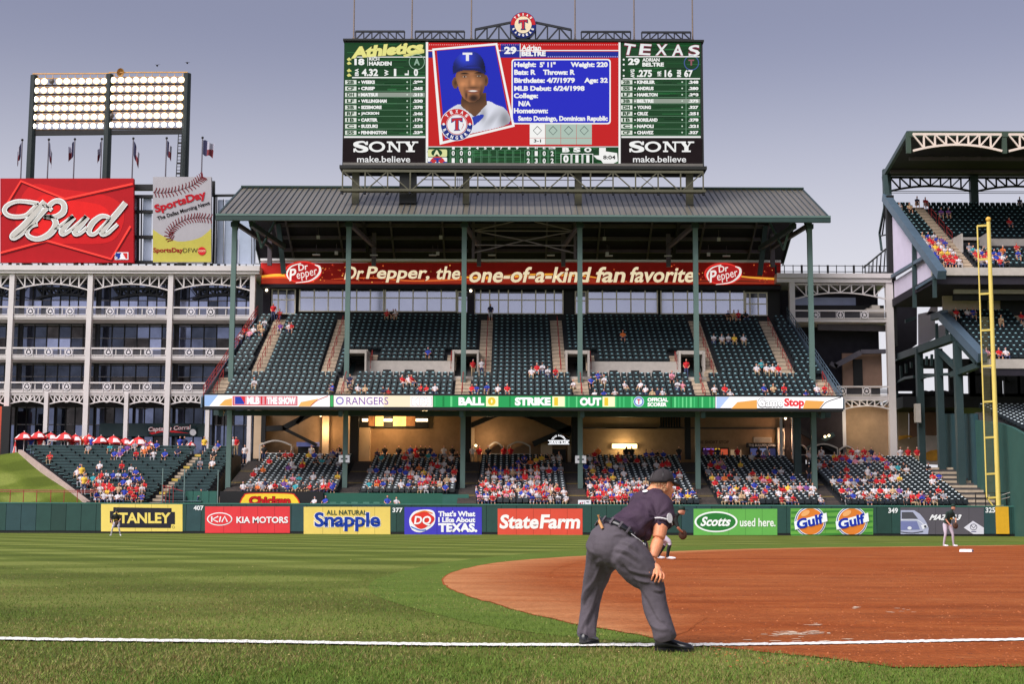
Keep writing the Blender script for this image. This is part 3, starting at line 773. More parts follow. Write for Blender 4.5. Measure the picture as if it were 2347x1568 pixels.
# ------------------------------------------------------------------ columns
COLX = [-24.3, -14.3, -4.2, 5.9, 16.0, 26.0]; YC = 128.4
CN = ['leftmost tall green steel column, in front of the white office balconies', 'tall green steel column left of the coral kiosk sign, second from left', 'third tall green steel column, crossing the long red sign before the word one', 'fourth tall green steel column, crossing the long red sign at the word kind', 'fifth tall green steel column, just left of the round white soft drink emblem', 'rightmost tall green steel column, beyond the right end of the long red sign']
CN[1] = 'second tall green steel column from the left, crossing the start of the long red sign'
for x, t in zip(COLX, CN):
    o = thing('steel_column', t, 'column', (x, YC, 0), 'green steel columns carrying the upper deck roof')
    b = MB(); b.box(x - .21, x + .21, YC - .2, YC - .14, 0, 27.3, GRN); b.box(x - .21, x + .21, YC + .14, YC + .2, 0, 27.3, GRN); b.box(x - .05, x + .05, YC - .14, YC + .14, 0, 27.3, GRN)
    b.box(x - .19, x - .05, YC - .14, YC + .14, 0, 27.3, GRN)
    b.build('shaft', o)
    b = MB(); b.box(x - .32, x + .32, YC - .3, YC + .3, 26.6, 27.0, DGS); b.bar((x, YC, 25.6), (x, YC + 2.4, 28.1), .16, .2, DGS); b.build('bracket', o)
    b = MB(); b.box(x - .3, x + .3, YC - .26, YC + .26, 10.6, 11.3, GRN); b.build('collar', o)
# ------------------------------------------------------------------ roof, long sign, club windows, concourse
ROOFM = M('roof_metal', (140, 134, 122), .3, metal=.5, var=.16, scale=.35, spec=.5, stretch=(1, .3, .3)); SEAM = M('roof_seam', (58, 68, 78), .5, var=.1)
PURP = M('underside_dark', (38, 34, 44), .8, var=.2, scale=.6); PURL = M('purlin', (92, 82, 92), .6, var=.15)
RX0, RX1 = ZX(500, 126, 495), ZX(1898, 126, 498)
EY, EZ, KY, KZ, BY = 126.0, 27.15, 137.0, 32.0, 148.0
roof = thing('pavilion_roof', 'wide grey green standing seam gable roof over the upper deck', 'roof', ((RX0 + RX1) / 2, KY, EZ))
b = MB(); T = .25
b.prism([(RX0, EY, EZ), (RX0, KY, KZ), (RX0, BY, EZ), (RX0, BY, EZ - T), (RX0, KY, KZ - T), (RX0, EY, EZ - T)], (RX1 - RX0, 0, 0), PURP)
sl = (KZ - EZ) / (KY - EY)
for y0, y1, z0, z1 in ((EY - .05, KY, EZ + .02 - .05 * sl, KZ + .03), (BY + .05, KY, EZ + .02 - .05 * sl, KZ + .03)):
    q = [(RX0 - .05, y0, z0), (RX1 + .05, y0, z0), (RX1 + .05, y1, z1), (RX0 - .05, y1, z1)]
    b.face(q if y0 < KY else q[::-1], ROOFM)
b.build('roof_sheet', roof)
b = MB(); nS = 100
for i in range(nS + 1):
    x = RX0 + (RX1 - RX0) * i / nS
    b.bar((x, EY - .05, EZ + .03), (x, KY, KZ + .07), .055, .09, SEAM)
b.build('standing_seam', roof)
b = MB(); b.box(RX0 - .15, RX1 + .15, EY - .35, EY - .02, EZ - .5, EZ + .05, DKG); b.box(RX0 - .15, RX1 + .15, EY - .38, EY - .35, EZ - .1, EZ + .07, GRN); b.build('gutter', roof)
b = MB(); b.box(RX0 - .1, RX1 + .1, KY - .25, KY + .25, KZ + .08, KZ + .22, DKG); b.build('ridge_cap', roof)
for x in (RX0 - .12, RX1 + .02):
    b = MB(); b.prism([(x, EY, EZ - .45), (x, EY, EZ + .1), (x, KY, KZ + .12), (x, BY, EZ + .1), (x, BY, EZ - .45), (x, KY, KZ - .5)], (.1, 0, 0), DKG); b.build('gable_trim', roof)
for k, t in enumerate((.25, .42, .6, .78)):
    y, z = KY + (BY - KY) * t, KZ + (EZ - KZ) * t - .45
    b = MB(); b.box(RX0 + 2.2, RX1 - 2.2, y - .12, y + .12, z - .22, z + .12, PURL); b.build('purlin', roof)
for x in [RX0 + 2.4] + [(COLX[i] + COLX[i + 1]) / 2 + d for i in range(5) for d in (-2.5, 2.5)] + COLX[1:5] + [RX1 - 2.4]:
    big = x in COLX
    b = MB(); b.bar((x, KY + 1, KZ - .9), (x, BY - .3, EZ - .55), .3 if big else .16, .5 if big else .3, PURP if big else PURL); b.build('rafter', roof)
for x in COLX:
    b = MB(); s = 1 if x < 0 else -1
    b.bar((x, YC + .3, 27.0), (x + s * 1.0, 141.0, 27.3), .3, .35, PURL); b.bar((x + s * 1.0, 141.2, 25.4), (x + s * 1.0, 141.2, 28.6), .4, .4, PURL); b.build('back_brace', roof)
for s, x in ((1, RX0 + .8), (-1, RX1 - .8)):  # end frames
    b = MB(); b.bar((x + s * 1.6, 128.6, 26.9), (x + s * 2.6, 141.0, 27.2), .35, .45, DGS); b.bar((x + s * 2.6, 141.2, 24.6), (x + s * 2.0, 141.2, 29.4), .45, .45, DGS)
    b.bar((x + s * 1.8, 133, 25.6), (x + s * .9, 133, 28.6), .18, .2, GRN); b.bar((x + s * 1.8, 133, 25.6), (x + s * 2.6, 137, 29.5), .15, .2, GRN); b.build('end_frame', roof)
b = MB(); pw = M('pale_brace', (146, 134, 146), .5, var=.1); yy = 134.0
cx0, cx1 = ZX(1085, yy, 530), ZX(1318, yy, 530); zc = [ZZ(v, yy) for v in (502, 529, 557, 580)]
for p, q in (((cx0, zc[1]), (.5 * (cx0 + cx1), zc[0])), ((.5 * (cx0 + cx1), zc[0]), (cx1, zc[1])), ((cx0, zc[1]), (cx1, zc[1])), ((cx0, zc[1]), (.5 * (cx0 + cx1), zc[2] + .25)), ((cx1, zc[1]), (.5 * (cx0 + cx1), zc[2] + .25)),
             ((cx0, zc[3]), (.5 * (cx0 + cx1), zc[2] + .25)), ((cx1, zc[3]), (.5 * (cx0 + cx1), zc[2] + .25)), ((cx0, zc[2] - .2), (cx1, zc[2] - .2))):
    b.bar((p[0], yy, p[1]), (q[0], yy + .02, q[1]), .09, .09, pw)
for x in (cx0, cx1): b.bar((x, yy, zc[3] - .5), (x, yy, zc[0] + 1.2), .25, .3, PURL)
b.build('cross_bracing', roof)
LAMP = M('lamp_glow', (255, 248, 235), .5, var=0, emit=3)
LAMPW = M('lamp_housing', (200, 196, 200), .5, var=.05)
for zx, zy, Z, k in ((715, 415, Z3, 0), (1508, 415, Z3, 0), (550, 424, Z4, 0), (1290, 428, Z4, 0), (702, 528, Z3, 1), (1075, 531, Z3, 1), (1455, 531, Z3, 1), (1838, 531, Z3, 1), (2220, 532, Z3, 1), (580, 535, Z4, 1), (962, 536, Z4, 1), (1340, 536, Z4, 1), (832, 517, Z3, 0), (1488, 520, Z3, 0), (568, 522, Z4, 0), (1224, 525, Z4, 0)):
    yy = 141 if zy > 450 else 139
    p = at(*Z(zx, zy), yy); b = MB()
    if k: b.box(-.36, .36, -.12, .12, -.06, .06, LAMPW); b.bar((0, 0, .06), (0, 0, 1.0), .04, .04, PURL)
    else: b.box(-.15, .15, -.12, .12, -.16, .16, LAMPW); b.bar((0, 0, .16), (0, 0, .9), .05, .05, PURL)
    o = b.build('ceiling_lamp'); o.location = p
    tag(o, '%s lamp under the roof %s' % ('small square' if not k else 'long pale strip', 'above word ' + {702: 'emblem on the left of the sign', 1075: 'Dr', 1455: 'the', 1838: 'one', 2220: 'kind', 580: 'fan', 962: 'favorite', 1340: 'emblem on the right'}[zx] if k else '%s one, %s row of squares' % ({715: 'leftmost', 1508: 'second', 550: 'third', 1290: 'rightmost', 832: 'leftmost', 1488: 'second', 568: 'third', 1224: 'rightmost'}[zx], 'upper' if zy < 450 else 'lower')), 'lamp', 'lamps under the pavilion roof')
# long red sign
RED = (202, 44, 40); YS = 143.0
o, a = board('long_sign', 'long red soft drink sign board across the back of the upper deck', 'sign', D0, 598, 602, 1789.5, 652.5, YS, (208, 44, 40), .5)
a.mat = lambda c: M('print_glow_%d_%d_%d' % tuple(c), c, .5, var=.06, scale=.8, spec=.1, emit=.55)  # added glow lifts the print out of the roof shade
def dpx(Z): return lambda x, y: Z(x, y)
a.part('artwork')
a.poly(catmull([(600, 631), (640, 628), (690, 634), (750, 641), (850, 645), (950, 640), (1060, 634), (1150, 634), (1240, 632), (1330, 634), (1420, 644), (1500, 646), (1600, 642), (1680, 634), (1787, 640)], 4) + [(1787, 651), (600, 650)], (150, 46, 30), 1)
def swoosh(pts, w, c, L=2): a.stroke(pts, w, c, L)
swoosh([(600, 634, 5), (640, 631, 7), (680, 637, 6), (720, 644, 2)], 5, (238, 172, 60)); swoosh([(600, 638, 3), (650, 636, 4), (720, 646, 2)], 3, (210, 80, 36), 3)
swoosh([(760, 640, 1), (850, 637, 2), (950, 644, 3), (1060, 640, 4)], 3, (224, 110, 50)); swoosh([(1050, 634, 2), (1110, 637, 6), (1190, 632, 7), (1290, 630, 6), (1350, 634, 3), (1400, 643, 1)], 5, (244, 172, 58))
swoosh([(1070, 643, 2), (1200, 638, 3), (1330, 640, 2)], 3, (200, 70, 32), 3); swoosh([(1690, 632, 2), (1720, 636, 4), (1787, 640, 5)], 4, (240, 170, 60)); swoosh([(1560, 646, 2), (1660, 644, 3), (1760, 646, 2)], 3, (90, 34, 24), 3)
rs = random.Random(5)
for i in range(150):
    x = rs.choice([rs.gauss(770, 30), rs.uniform(780, 1100), rs.gauss(1620, 40), rs.gauss(1730, 28), rs.uniform(1300, 1600)]); y = rs.uniform(607, 648)
    r = rs.uniform(.5, 1.5); a.ell(x, y, r * 1.2, r, rs.choice([(236, 120, 60), (244, 190, 90), (220, 80, 50), (150, 40, 34)]), 3, 7)
for dx, nm in ((0, 'emblem'), (963, 'emblem ')):
    a.part(nm); X = lambda x: x + dx
    a.ell(X(694), 624 + dx * .004, 43, 25, (236, 60, 52), 3); a.ell(X(694), 624 + dx * .004, 39.5, 22.5, (176, 34, 36), 4)
    y0 = dx * .004
    a.stroke([(X(662), 640 + y0, 2), (X(658), 626 + y0, 4), (X(668), 611 + y0, 3), (X(690), 603.5 + y0, 2)], 3, (244, 240, 236), 5)
    a.stroke([(X(722), 607 + y0, 2), (X(733), 613 + y0, 5), (X(731), 628 + y0, 5), (X(712), 643 + y0, 3), (X(678), 648.5 + y0, 1.5)], 3, (244, 240, 236), 5)
    a.text('Dr', X(684), 605 + y0, X(706), 619.5 + y0, (246, 242, 238), 6, .02, .1, 10)
    a.text('P', X(664), 616 + y0, X(679), 643 + y0, (246, 242, 238), 6, .02, .2, 8); a.text('epper', X(680), 622 + y0, X(728), 641 + y0, (246, 242, 238), 7, .0, .1, 13)
a.part('lettering'); CRM = (244, 226, 190)
for t, x0, x1, y0, y1 in (('Dr', 792, 834, 611, 639), ('Pepper,', 841, 986, 611, 648), ('the', 1000, 1056, 611, 640), ('one-of-a-kind', 1077, 1352, 612, 648), ('fan', 1366, 1434, 612, 648), ('favorite', 1444, 1592, 612, 648)):
    lo = y1 if any(c in t for c in 'p,f') else 641
    for L, bd, cc, ex in ((8, .05, (110, 30, 24), .8), (9, .022, CRM, 0)):
        a.text(t, x0 - ex, y0 - ex * .6, x1 + ex, lo + ex * .6, cc, L, bd, .22)
for k, mb in list(a.parts.items()): mb.build(k.strip(), o)
b = MB(); pA, pB = at(598, 598, YS), at(1789, 602, YS); b.box(pA.x, pB.x, YS - .3, YS + .6, pA.z - .02, pA.z + .2, M('white_fascia', (238, 236, 240), .5, var=.05)); b.build('top_trim', o)
b = MB(); b.box(pA.x, pB.x, YS - .02, YS + 1.4, at(1173, 652.5, YS).z - .35, at(1173, 652.5, YS).z - .01, PURP); b.build('soffit', o)
# club windows
YCW = 144.2
GLS = M('pale_glass', (188, 192, 214), .1, metal=.7, var=.05, scale=.5); DGL = M('dark_glass', (26, 28, 36), .08, var=.2, scale=.3, spec=.6); FRM = M('mullion', (222, 214, 196), .5, var=.05); DGLB = M('slate_blind', (150, 160, 196), .2, var=.12, scale=.6)  # pale tint stands for sky reflected in the lounge panes
club = thing('club_lounge', 'glazed lounge with pale blinds behind the top row of the upper deck', 'building', (1, YCW, 20))
zb0, zt0 = ZZ(735, YCW), ZZ(640, YCW)
b = MB(); b.box(ZX(600, YCW), ZX(1792, YCW), YCW + .35, YCW + .9, 9, zt0, BLK); b.build('wall', club)
def window(xs, y0, y1, mid, lead=None):
    f = MB(); X = [at(x, y, YCW).x for x, y in ((v, (y0 + y1) / 2) for v in xs)]; z0, z1, zm = ZZ(y1, YCW), ZZ(y0, YCW), ZZ(mid, YCW)
    for x in X: f.box(x - .06, x + .06, YCW - .06, YCW + .12, z0, z1, FRM)
    for i in range(len(X) - 1):
        for z in (z0, zm, z1 - .1): f.box(X[i] + .06, X[i + 1] - .06, YCW - .04, YCW + .1, z, z + .1, FRM)
    o = f.build('window', club)
    for zz0, zz1 in ((z0 + .1, zm), (zm + .1, z1 - .55)):
        g = MB(); 
        for i in range(len(X) - 1): g.box(X[i] + .06, X[i + 1] - .06, YCW + .02, YCW + .05, zz0, zz1, GLS)
        q = g.build('pane', o); 
    g = MB()
    for i in range(len(X) - 1): g.box(X[i] + .06, X[i + 1] - .06, YCW + .03, YCW + .06, z1 - .55, z1 - .1, DGL)
    g.build('pane', o)
zz = lambda Z, v: [Z(x, 0)[0] for x in v]
window(zz(ZD1, [148, 203, 278, 353]), 664, 722, 690); window(zz(ZD1, [395, 523, 648, 775, 900, 1022, 1140]), 654.5, 716, 685); window(zz(ZD1, [1155, 1278, 1402, 1527, 1652, 1785]), 654.5, 716, 685)
window(zz(ZD1, [1800, 1850, 1893]), 668, 718, 688); window(zz(ZD1, [1950, 2003, 2083, 2163, 2248]) + zz(ZD2, [58, 178, 263, 338, 412]), 660, 720, 689); window(zz(ZD2, [520, 560, 610]), 667, 720, 690)
window(zz(ZD2, [628, 752, 874, 997, 1120, 1225]), 655, 718, 686); window(zz(ZD2, [1256, 1362, 1485, 1607, 1728, 1850, 1972]), 655, 719, 687); window(zz(ZD2, [1985, 2022, 2093, 2168]), 668, 722, 696)
BULB = M('bulb_warm', (255, 236, 200), .5, var=0, emit=4)
for k, (x, y) in enumerate([(100, 310), (1915, 315)] + [(2470 + 0, 0)] * 0):
    p = at(*ZD1(x, y), YCW - .4); b = MB(); b.box(-.35, .35, .1, .5, -2.6, .8, PURP); b.ball((0, 0, 0), .13, .13, .13, BULB, 8, 5); o = b.build('wall_lamp'); o.location = p
    tag(o, 'round wall lamp on a dark pier %s of the lounge windows' % ('at the left end' if k == 0 else 'in the middle'), 'lamp', 'wall lamps of the lounge')
# small round lights inside the lounge glass
# ------------------------------------------------------------------ ribbon screens on the deck front
YR = 123.95
def led(rgb): return S(rgb, .9)
rib = thing('ribbon_board', 'long lit ribbon screen along the front of the upper deck', 'screen', (1, YR, 10.5))
b = MB(); c0, c1 = at(467, 936, YR), at(1933, 940, YR); t0 = at(1173, 907.5, YR); zb_, zt_ = at(1173, 937.5, YR).z, at(1173, 906, YR).z
b.box(c0.x, c1.x, YR, YR + .35, zb_ - .12, zt_ + .06, BLK); b.build('housing', rib)
a = Art(D0, YR - .02, led); WS = (250, 246, 246)
def rb(x): return (x - 1173) * .0034                       # the board follows the slight roll of the picture
def rrect(x0, x1, c, L=1, y0=908, y1=934): a.poly([(x0, y0 + rb(x0)), (x1, y0 + rb(x1)), (x1, y1 + rb(x1)), (x0, y1 + rb(x0))], c, L)
def rtext(t, x0, x1, c, y0=912, y1=930, L=3, bold=.03): a.part('lettering#%d' % int(x0 / 6)).text(t, x0, y0 + rb(x0), x1, y1 + rb(x1), c, L, bold)
a.part('lit_panel'); rrect(469, 756, WS)
a.poly([(469, 906), (500, 906), (480, 931), (469, 931)], (150, 180, 224), 2); a.poly([(502, 930), (515, 917), (532, 913), (532, 931)], (226, 170, 90), 2)
rrect(533, 682, (206, 80, 84), 2, 910, 932); rrect(536, 680, (214, 150, 160), 3, 912, 930)
a.part('emblem').rect(539, 912 + rb(540), 560, 929 + rb(540), (40, 60, 160), 4); a.poly([(552, 910), (562, 910), (562, 927)], (210, 50, 60), 5)
a.part('lettering'); rtext('MLB', 566, 595, WS, 912, 929, 4, .05); rtext('11', 598, 610, (206, 40, 50), 912, 929, 4, .05); rtext('THE SHOW', 612, 678, WS, 912, 929, 4, .05)
a.part('lit_panel'); a.poly([(684, 932), (690, 922), (730, 914), (712, 932)], (230, 176, 100), 2); a.stroke([(712, 931), (728, 918), (752, 908)], 2, (180, 50, 40), 3)
rrect(757, 764, (60, 160, 90)); rrect(765, 992, (248, 236, 228)); rrect(880, 940, (238, 220, 190), 2)
a.part('emblem').ring(779, 920 - 1, 6, 9, (120, 110, 190), 3)
a.part('lettering'); rtext('RANGERS', 794, 890, (116, 76, 160), 912, 929, 3, .0); rtext('MPH', 944, 990, (150, 140, 165), 912, 931, 3, .04); rtext('MPH', 945, 989, (255, 252, 252), 913, 930, 4, .02)
a.part('lit_panel'); GL = (38, 150, 82); rrect(993, 1638, GL)
for x in range(996, 1636, 9):
    if rs.random() < .6: rrect(x, x + rs.uniform(2, 5), rs.choice([(66, 180, 108), (24, 120, 62), (100, 200, 130)]), 2, 909, 933)
for x0, x1 in ((1048, 1112), (1176, 1264), (1326, 1382), (1480, 1534)): rrect(x0 - 2, x1 + 1, GL, 3, 909, 933)
a.part('lettering'); rtext('BALL', 1051, 1110, WS, 911, 930, 4, .06); rtext('STRIKE', 1180, 1262, WS, 911, 930, 4, .06); rtext('OUT', 1329, 1378, WS, 911, 930, 4, .06)
rtext('OFFICIAL', 1484, 1531, WS, 911, 920, 4, .05); rtext('SCORER', 1484, 1528, WS, 922, 931, 4, .05)
a.part('lit_panel')
for x, d in ((1114, '0'), (1266, '1'), (1381, '1')):
    rrect(x, x + 28, (250, 240, 190), 4, 909, 932); a.part('lettering'); rtext(d, x + 4, x + 13 if d == '1' else x + 22, (222, 190, 50), 911, 930, 5, .06); a.part('lit_panel')
a.part('emblem').ell(1464, 921, 12, 12, (220, 230, 240), 3); a.ring(1464, 921, 8, 11, (90, 120, 190), 4); a.text('T', 1460, 915, 1468, 927, (200, 60, 70), 5, .05)
a.part('lit_panel'); rrect(1640, 1932, (250, 248, 250)); a.poly([(1642, 910), (1672, 910), (1650, 936), (1642, 936)], (170, 190, 230), 2)
a.poly([(1676, 937), (1690, 922), (1735, 917), (1735, 937)], (226, 160, 80), 2); a.poly([(1846, 918), (1890, 920), (1878, 937), (1840, 937)], (226, 160, 80), 2)
a.stroke([(1880, 937), (1895, 922), (1928, 911)], 2, (60, 50, 50), 3)
a.part('lettering'); rtext('Game', 1736, 1795, (60, 56, 60), 910, 933, 3, .06); rtext('Game', 1737, 1794, WS, 911, 931, 4, .03); rtext('Stop', 1797, 1843, (222, 50, 56), 911, 935, 4, .05)
a.done(rib)
# ------------------------------------------------------------------ big scoreboard on the roof
YK = 130.0
sb = thing('scoreboard', 'huge lit video scoreboard standing on trusses above the pavilion roof', 'scoreboard', (at(*Z2(1170, 1000), YK).x, YK, at(*Z2(1170, 1000), YK).z))
pz = lambda x, y: at(*Z2(x, y), YK)
HS = M('board_housing', (26, 28, 26), .6, var=.1)
b = MB(); xL, xR = (pz(95, 240).x + pz(78, 1000).x) / 2, (pz(2250, 255).x + pz(2262, 1000).x) / 2
zB, zT = pz(1170, 1003).z, pz(1170, 242).z
b.box(xL, xR, YK, YK + 2.2, zB, zT, HS); b.box(xL - .1, xR + .1, YK - .25, YK + 2.3, zT - .12, zT + .05, HS); b.box(xL - .2, xR + .2, YK - .4, YK + 2.3, zB - .28, zB, HS)
b.build('housing', sb)
W = (248, 248, 246); GD = (22, 66, 34); GD2 = (34, 92, 48); GD3 = (16, 48, 26)
a = Art(Z2, YK - .01, S, .014)
rs = random.Random(11)
def green_field(x0, y0, x1, y1, n):
    a.rect(x0, y0, x1, y1, GD, 1)
    for i in range(n):
        y = rs.uniform(y0, y1 - 8); x = rs.uniform(x0, x1 - 60)
        a.rect(x, y, min(x1, x + rs.uniform(50, 220)), y + rs.uniform(2, 8), rs.choice([GD2, GD3, (28, 78, 42), (46, 108, 62)]), 2)
def lineup(nm, x0, x1, names, hi, avg, xpos, xname, xdot, xline):
    a.part(nm); green_field(x0, 256, x1, 818, 70)
    a.rect(x0, 820, x1, 830, W, 3)
    for i, (p, t, v) in enumerate(names):
        y = 480 + i * 38
        a.rect(x0 + 2, y + 29, x1 - 4, y + 31, (120, 160, 130), 3)
        if i == hi: a.rect(xname - 10, y + 1, x1 - 4, y + 27, (150, 160, 148), 3)
        a.rect(xpos, y + 2, xpos + 68, y + 27, (226, 232, 222), 3); a.text(p, xpos + 10, y + 4, xpos + 54, y + 25, (24, 70, 36), 4, .05)
        a.ell(xname - 2, y + 15, 5, 5, W, 5, 8); a.text(t, xname + 10, y + 4, xname + 12 + 15.4 * len(t) * (1.06 if len(t) < 7 else .99), y + 25, W, 5, .06)
        a.ell(xdot, y + 14, 5, 5, (210, 225, 210), 5, 8); a.text(v, xline + 16, y + 5, xline + 76, y + 24, W, 5, .06)
    a.rect(xline, 478, xline + 3, 816, (130, 170, 140), 3)
L_ = [('2B', 'WEEKS', '.299'), ('CF', 'CRISP', '.265'), ('DH', 'MATSUI', '.213'), ('LF', 'WILLINGHAM', '.230'), ('3B', 'SIZEMORE', '.278'), ('RF', 'JACKSON', '.246'), ('1B', 'CARTER', '.174'), ('C', 'SUZUKI', '.225'), ('SS', 'PENNINGTON', '.239')]
R_ = [('2B', 'KINSLER', '.248'), ('SS', 'ANDRUS', '.280'), ('LF', 'HAMILTON', '.293'), ('3B', 'BELTRE', '.275'), ('DH', 'YOUNG', '.327'), ('RF', 'CRUZ', '.251'), ('1B', 'MORELAND', '.278'), ('C', 'NAPOLI', '.221'), ('CF', 'CHAVEZ', '.327')]
lineup('visitor_panel', 92, 582, L_, 2, 0, 98, 184, 472, 490)
a.text('Athletics', 134, 262, 574, 338, (70, 66, 30), 3, .09, .25, 5); a.text('Athletics', 138, 264, 570, 334, (236, 232, 140), 4, .055, .25, 5)
a.poly([(448, 330), (574, 296), (574, 318), (452, 344)], (222, 218, 130), 4)
a.rect(148, 340, 582, 345, W, 3); a.text('18', 154, 352, 214, 392, W, 4, .05); a.rect(232, 348, 235, 396, W, 4); a.text('RICH', 242, 346, 304, 364, W, 4, .03); a.text('HARDEN', 242, 370, 378, 394, W, 4, .05)
a.ring(530, 372, 44, 48, (150, 180, 160), 4); a.text('A', 512, 352, 548, 392, (150, 180, 160), 4, .04)
a.text('4.32', 198, 414, 296, 458, W, 4, .04); a.text('1', 392, 414, 406, 458, W, 4, .05); a.text('0', 512, 414, 537, 458, W, 4, .05)
a.text('ERA', 146, 424, 190, 446, W, 4, .04, 0, 90); a.text('W', 328, 426, 366, 450, W, 4, .04, 0, 90); a.text('L', 454, 426, 484, 450, W, 4, .04, 0, 90)
a.rect(140, 463, 580, 470, W, 3)
for yy in (356, 380, 424, 452): a.poly([(108, yy), (122, yy - 12), (138, yy + 4), (116, yy + 10)], (226, 222, 130), 3)
lineup('home_panel', 1762, 2240, R_, 3, 0, 1760, 1846, 2128, 2150)
for i, ch in enumerate('TEXAS'):
    x = 1772 + i * 98; y = 290 + (0, 2, 4, 8, 14)[i] * .6
    a.text(ch, x, y - 30, x + 72, y + 44, (130, 26, 70), 3, .07, .1, (-8, -3, 0, 3, 6)[i]); a.text(ch, x + 2, y - 27, x + 70, y + 40, (236, 240, 240), 4, .02, .1, (-8, -3, 0, 3, 6)[i])
a.rect(1790, 338, 2232, 344, W, 5); a.text('29', 1802, 350, 1872, 392, W, 4, .05); a.text('ADRIAN', 1888, 349, 1992, 370, W, 4, .04); a.text('BELTRE', 1888, 376, 2018, 400, W, 4, .05)
a.ring(2184, 378, 40, 46, (70, 90, 150), 4); a.text('T', 2166, 358, 2200, 394, (150, 90, 100), 4, .05)
a.text('.275', 1856, 420, 1946, 464, W, 4, .04); a.text('16', 2022, 420, 2068, 464, W, 4, .04); a.text('67', 2140, 420, 2192, 464, W, 4, .04)
a.text('AVG', 1804, 430, 1854, 454, W, 4, .04, 0, 90); a.text('HR', 1974, 430, 2006, 454, W, 4, .04, 0, 90); a.text('RBI', 2088, 430, 2130, 454, W, 4, .04, 0, 90)
for yy in (358, 388, 422, 456): a.ell(1776, yy, 6, 6, W, 3, 8)
a.rect(1770, 470, 2235, 477, W, 3)
# sponsor panels: slab serif capitals drawn as strokes
def slab(x0, y0, x1, y1):
    h = y1 - y0; cw = (x1 - x0) / 4.25; T, t = cw * .27, cw * .11
    def st(pts, w, sm=True): a.stroke(pts, w, W, 4, 10, sm)
    cx = x0 + cw * .5; r = cw * .4                                            # S
    st([(cx + r, y0 + h * .3, t), (cx + r * .55, y0 + h * .06, t * 1.1), (cx - r * .3, y0 + h * .07, T * .55), (cx - r * .95, y0 + h * .27, T), (cx - r * .3, y0 + h * .45, T * .9), (cx + r * .5, y0 + h * .58, T * .9), (cx + r * .98, y0 + h * .76, T), (cx + r * .2, y0 + h * .95, T * .5), (cx - r * .6, y0 + h * .92, t), (cx - r, y0 + h * .66, t)], T)
    a.rect(cx + r - t * .2, y0, cx + r + t * .9, y0 + h * .33, W, 4); a.rect(cx - r - t * .9, y0 + h * .66, cx - r + t * .2, y1, W, 4)
    ox = x0 + cw * 1.62; a.ring(ox, (y0 + y1) / 2, cw * .36, cw * .56, W, 4, 40, ky=h / (cw * 1.12))   # O
    nx = x0 + cw * 2.32; nw = cw * .95                                        # N
    a.rect(nx + nw * .12, y0 + t, nx + nw * .12 + t, y1 - t, W, 4); a.rect(nx + nw * .82, y0 + t, nx + nw * .82 + t, y1, W, 4)
    a.poly([(nx + nw * .02, y0), (nx + nw * .34, y0), (nx + nw * .94, y1), (nx + nw * .8, y1)], W, 4)
    for u in ((0, .36, y1 - t, y1), (.66, 1.08, y0, y0 + t), (-.02, .2, y0, y0 + t)): a.rect(nx + nw * u[0], u[2], nx + nw * u[1], u[3], W, 4)
    yx = x0 + cw * 3.42; yw = cw * .98                                         # Y
    a.poly([(yx + yw * .06, y0), (yx + yw * .36, y0), (yx + yw * .66, y0 + h * .56), (yx + yw * .38, y0 + h * .56)], W, 4); a.poly([(yx + yw * .78, y0), (yx + yw * .9, y0), (yx + yw * .64, y0 + h * .56), (yx + yw * .54, y0 + h * .56)], W, 4)
    a.rect(yx + yw * .37, y0 + h * .5, yx + yw * .66, y1, W, 4)
    for u in ((-.08, .48, y0, y0 + t), (.62, 1.06, y0, y0 + t), (.2, .82, y1 - t, y1)): a.rect(yx + yw * u[0], u[2], yx + yw * u[1], u[3], W, 4)
for nm, x0, x1, tx in (('sponsor_panel', 84, 577, 148), ('sponsor_panel ', 1762, 2250, 1810)):
    a.part(nm); a.rect(x0, 836, x1, 993, M('sponsor_black', (30, 23, 25), .6, var=.1, spec=.05), 1)
    slab(tx, 852, tx + 372, 916); a.text('make.believe', tx + 22, 940, tx + 342, 978, (240, 240, 240), 4, .012)
# centre screen
a.part('video_screen'); RD, BL = (200, 26, 28), (30, 36, 190)
a.rect(584, 252, 598, 992, W, 1); a.rect(1745, 254, 1757, 992, W, 1)
a.rect(598, 255, 1745, 880, RD, 1); a.rect(598, 310, 1745, 346, (26, 40, 150), 2); a.rect(598, 300, 1745, 306, W, 3); a.rect(1035, 262, 1150, 345, (26, 40, 150), 3)
for x in range(604, 1740, 13):
    a.rect(x, 266, x + 5, 271, (250, 180, 180), 3)
    if x > 1310: a.rect(x, 338, x + 5, 343, (200, 210, 255), 3)
a.rect(1150, 262, 1155, 345, W, 4)
a.text('29', 1056, 280, 1130, 326, W, 5, .05); a.text('Adrian', 1160, 272, 1278, 302, W, 5, .04); a.text('BELTRE', 1160, 308, 1306, 338, W, 5, .06)
a.part('portrait_card')
card = [(622, 292), (1014, 258), (1120, 762), (668, 872)]
a.poly(card, W, 4); a.poly([(636, 303), (1004, 272), (1104, 752), (686, 852)], (190, 34, 40), 5); a.poly([(650, 306), (1000, 276), (1090, 745), (700, 838)], (28, 40, 186), 6)
SK, SK2, SK3 = (136, 88, 56), (92, 54, 34), (170, 116, 80)

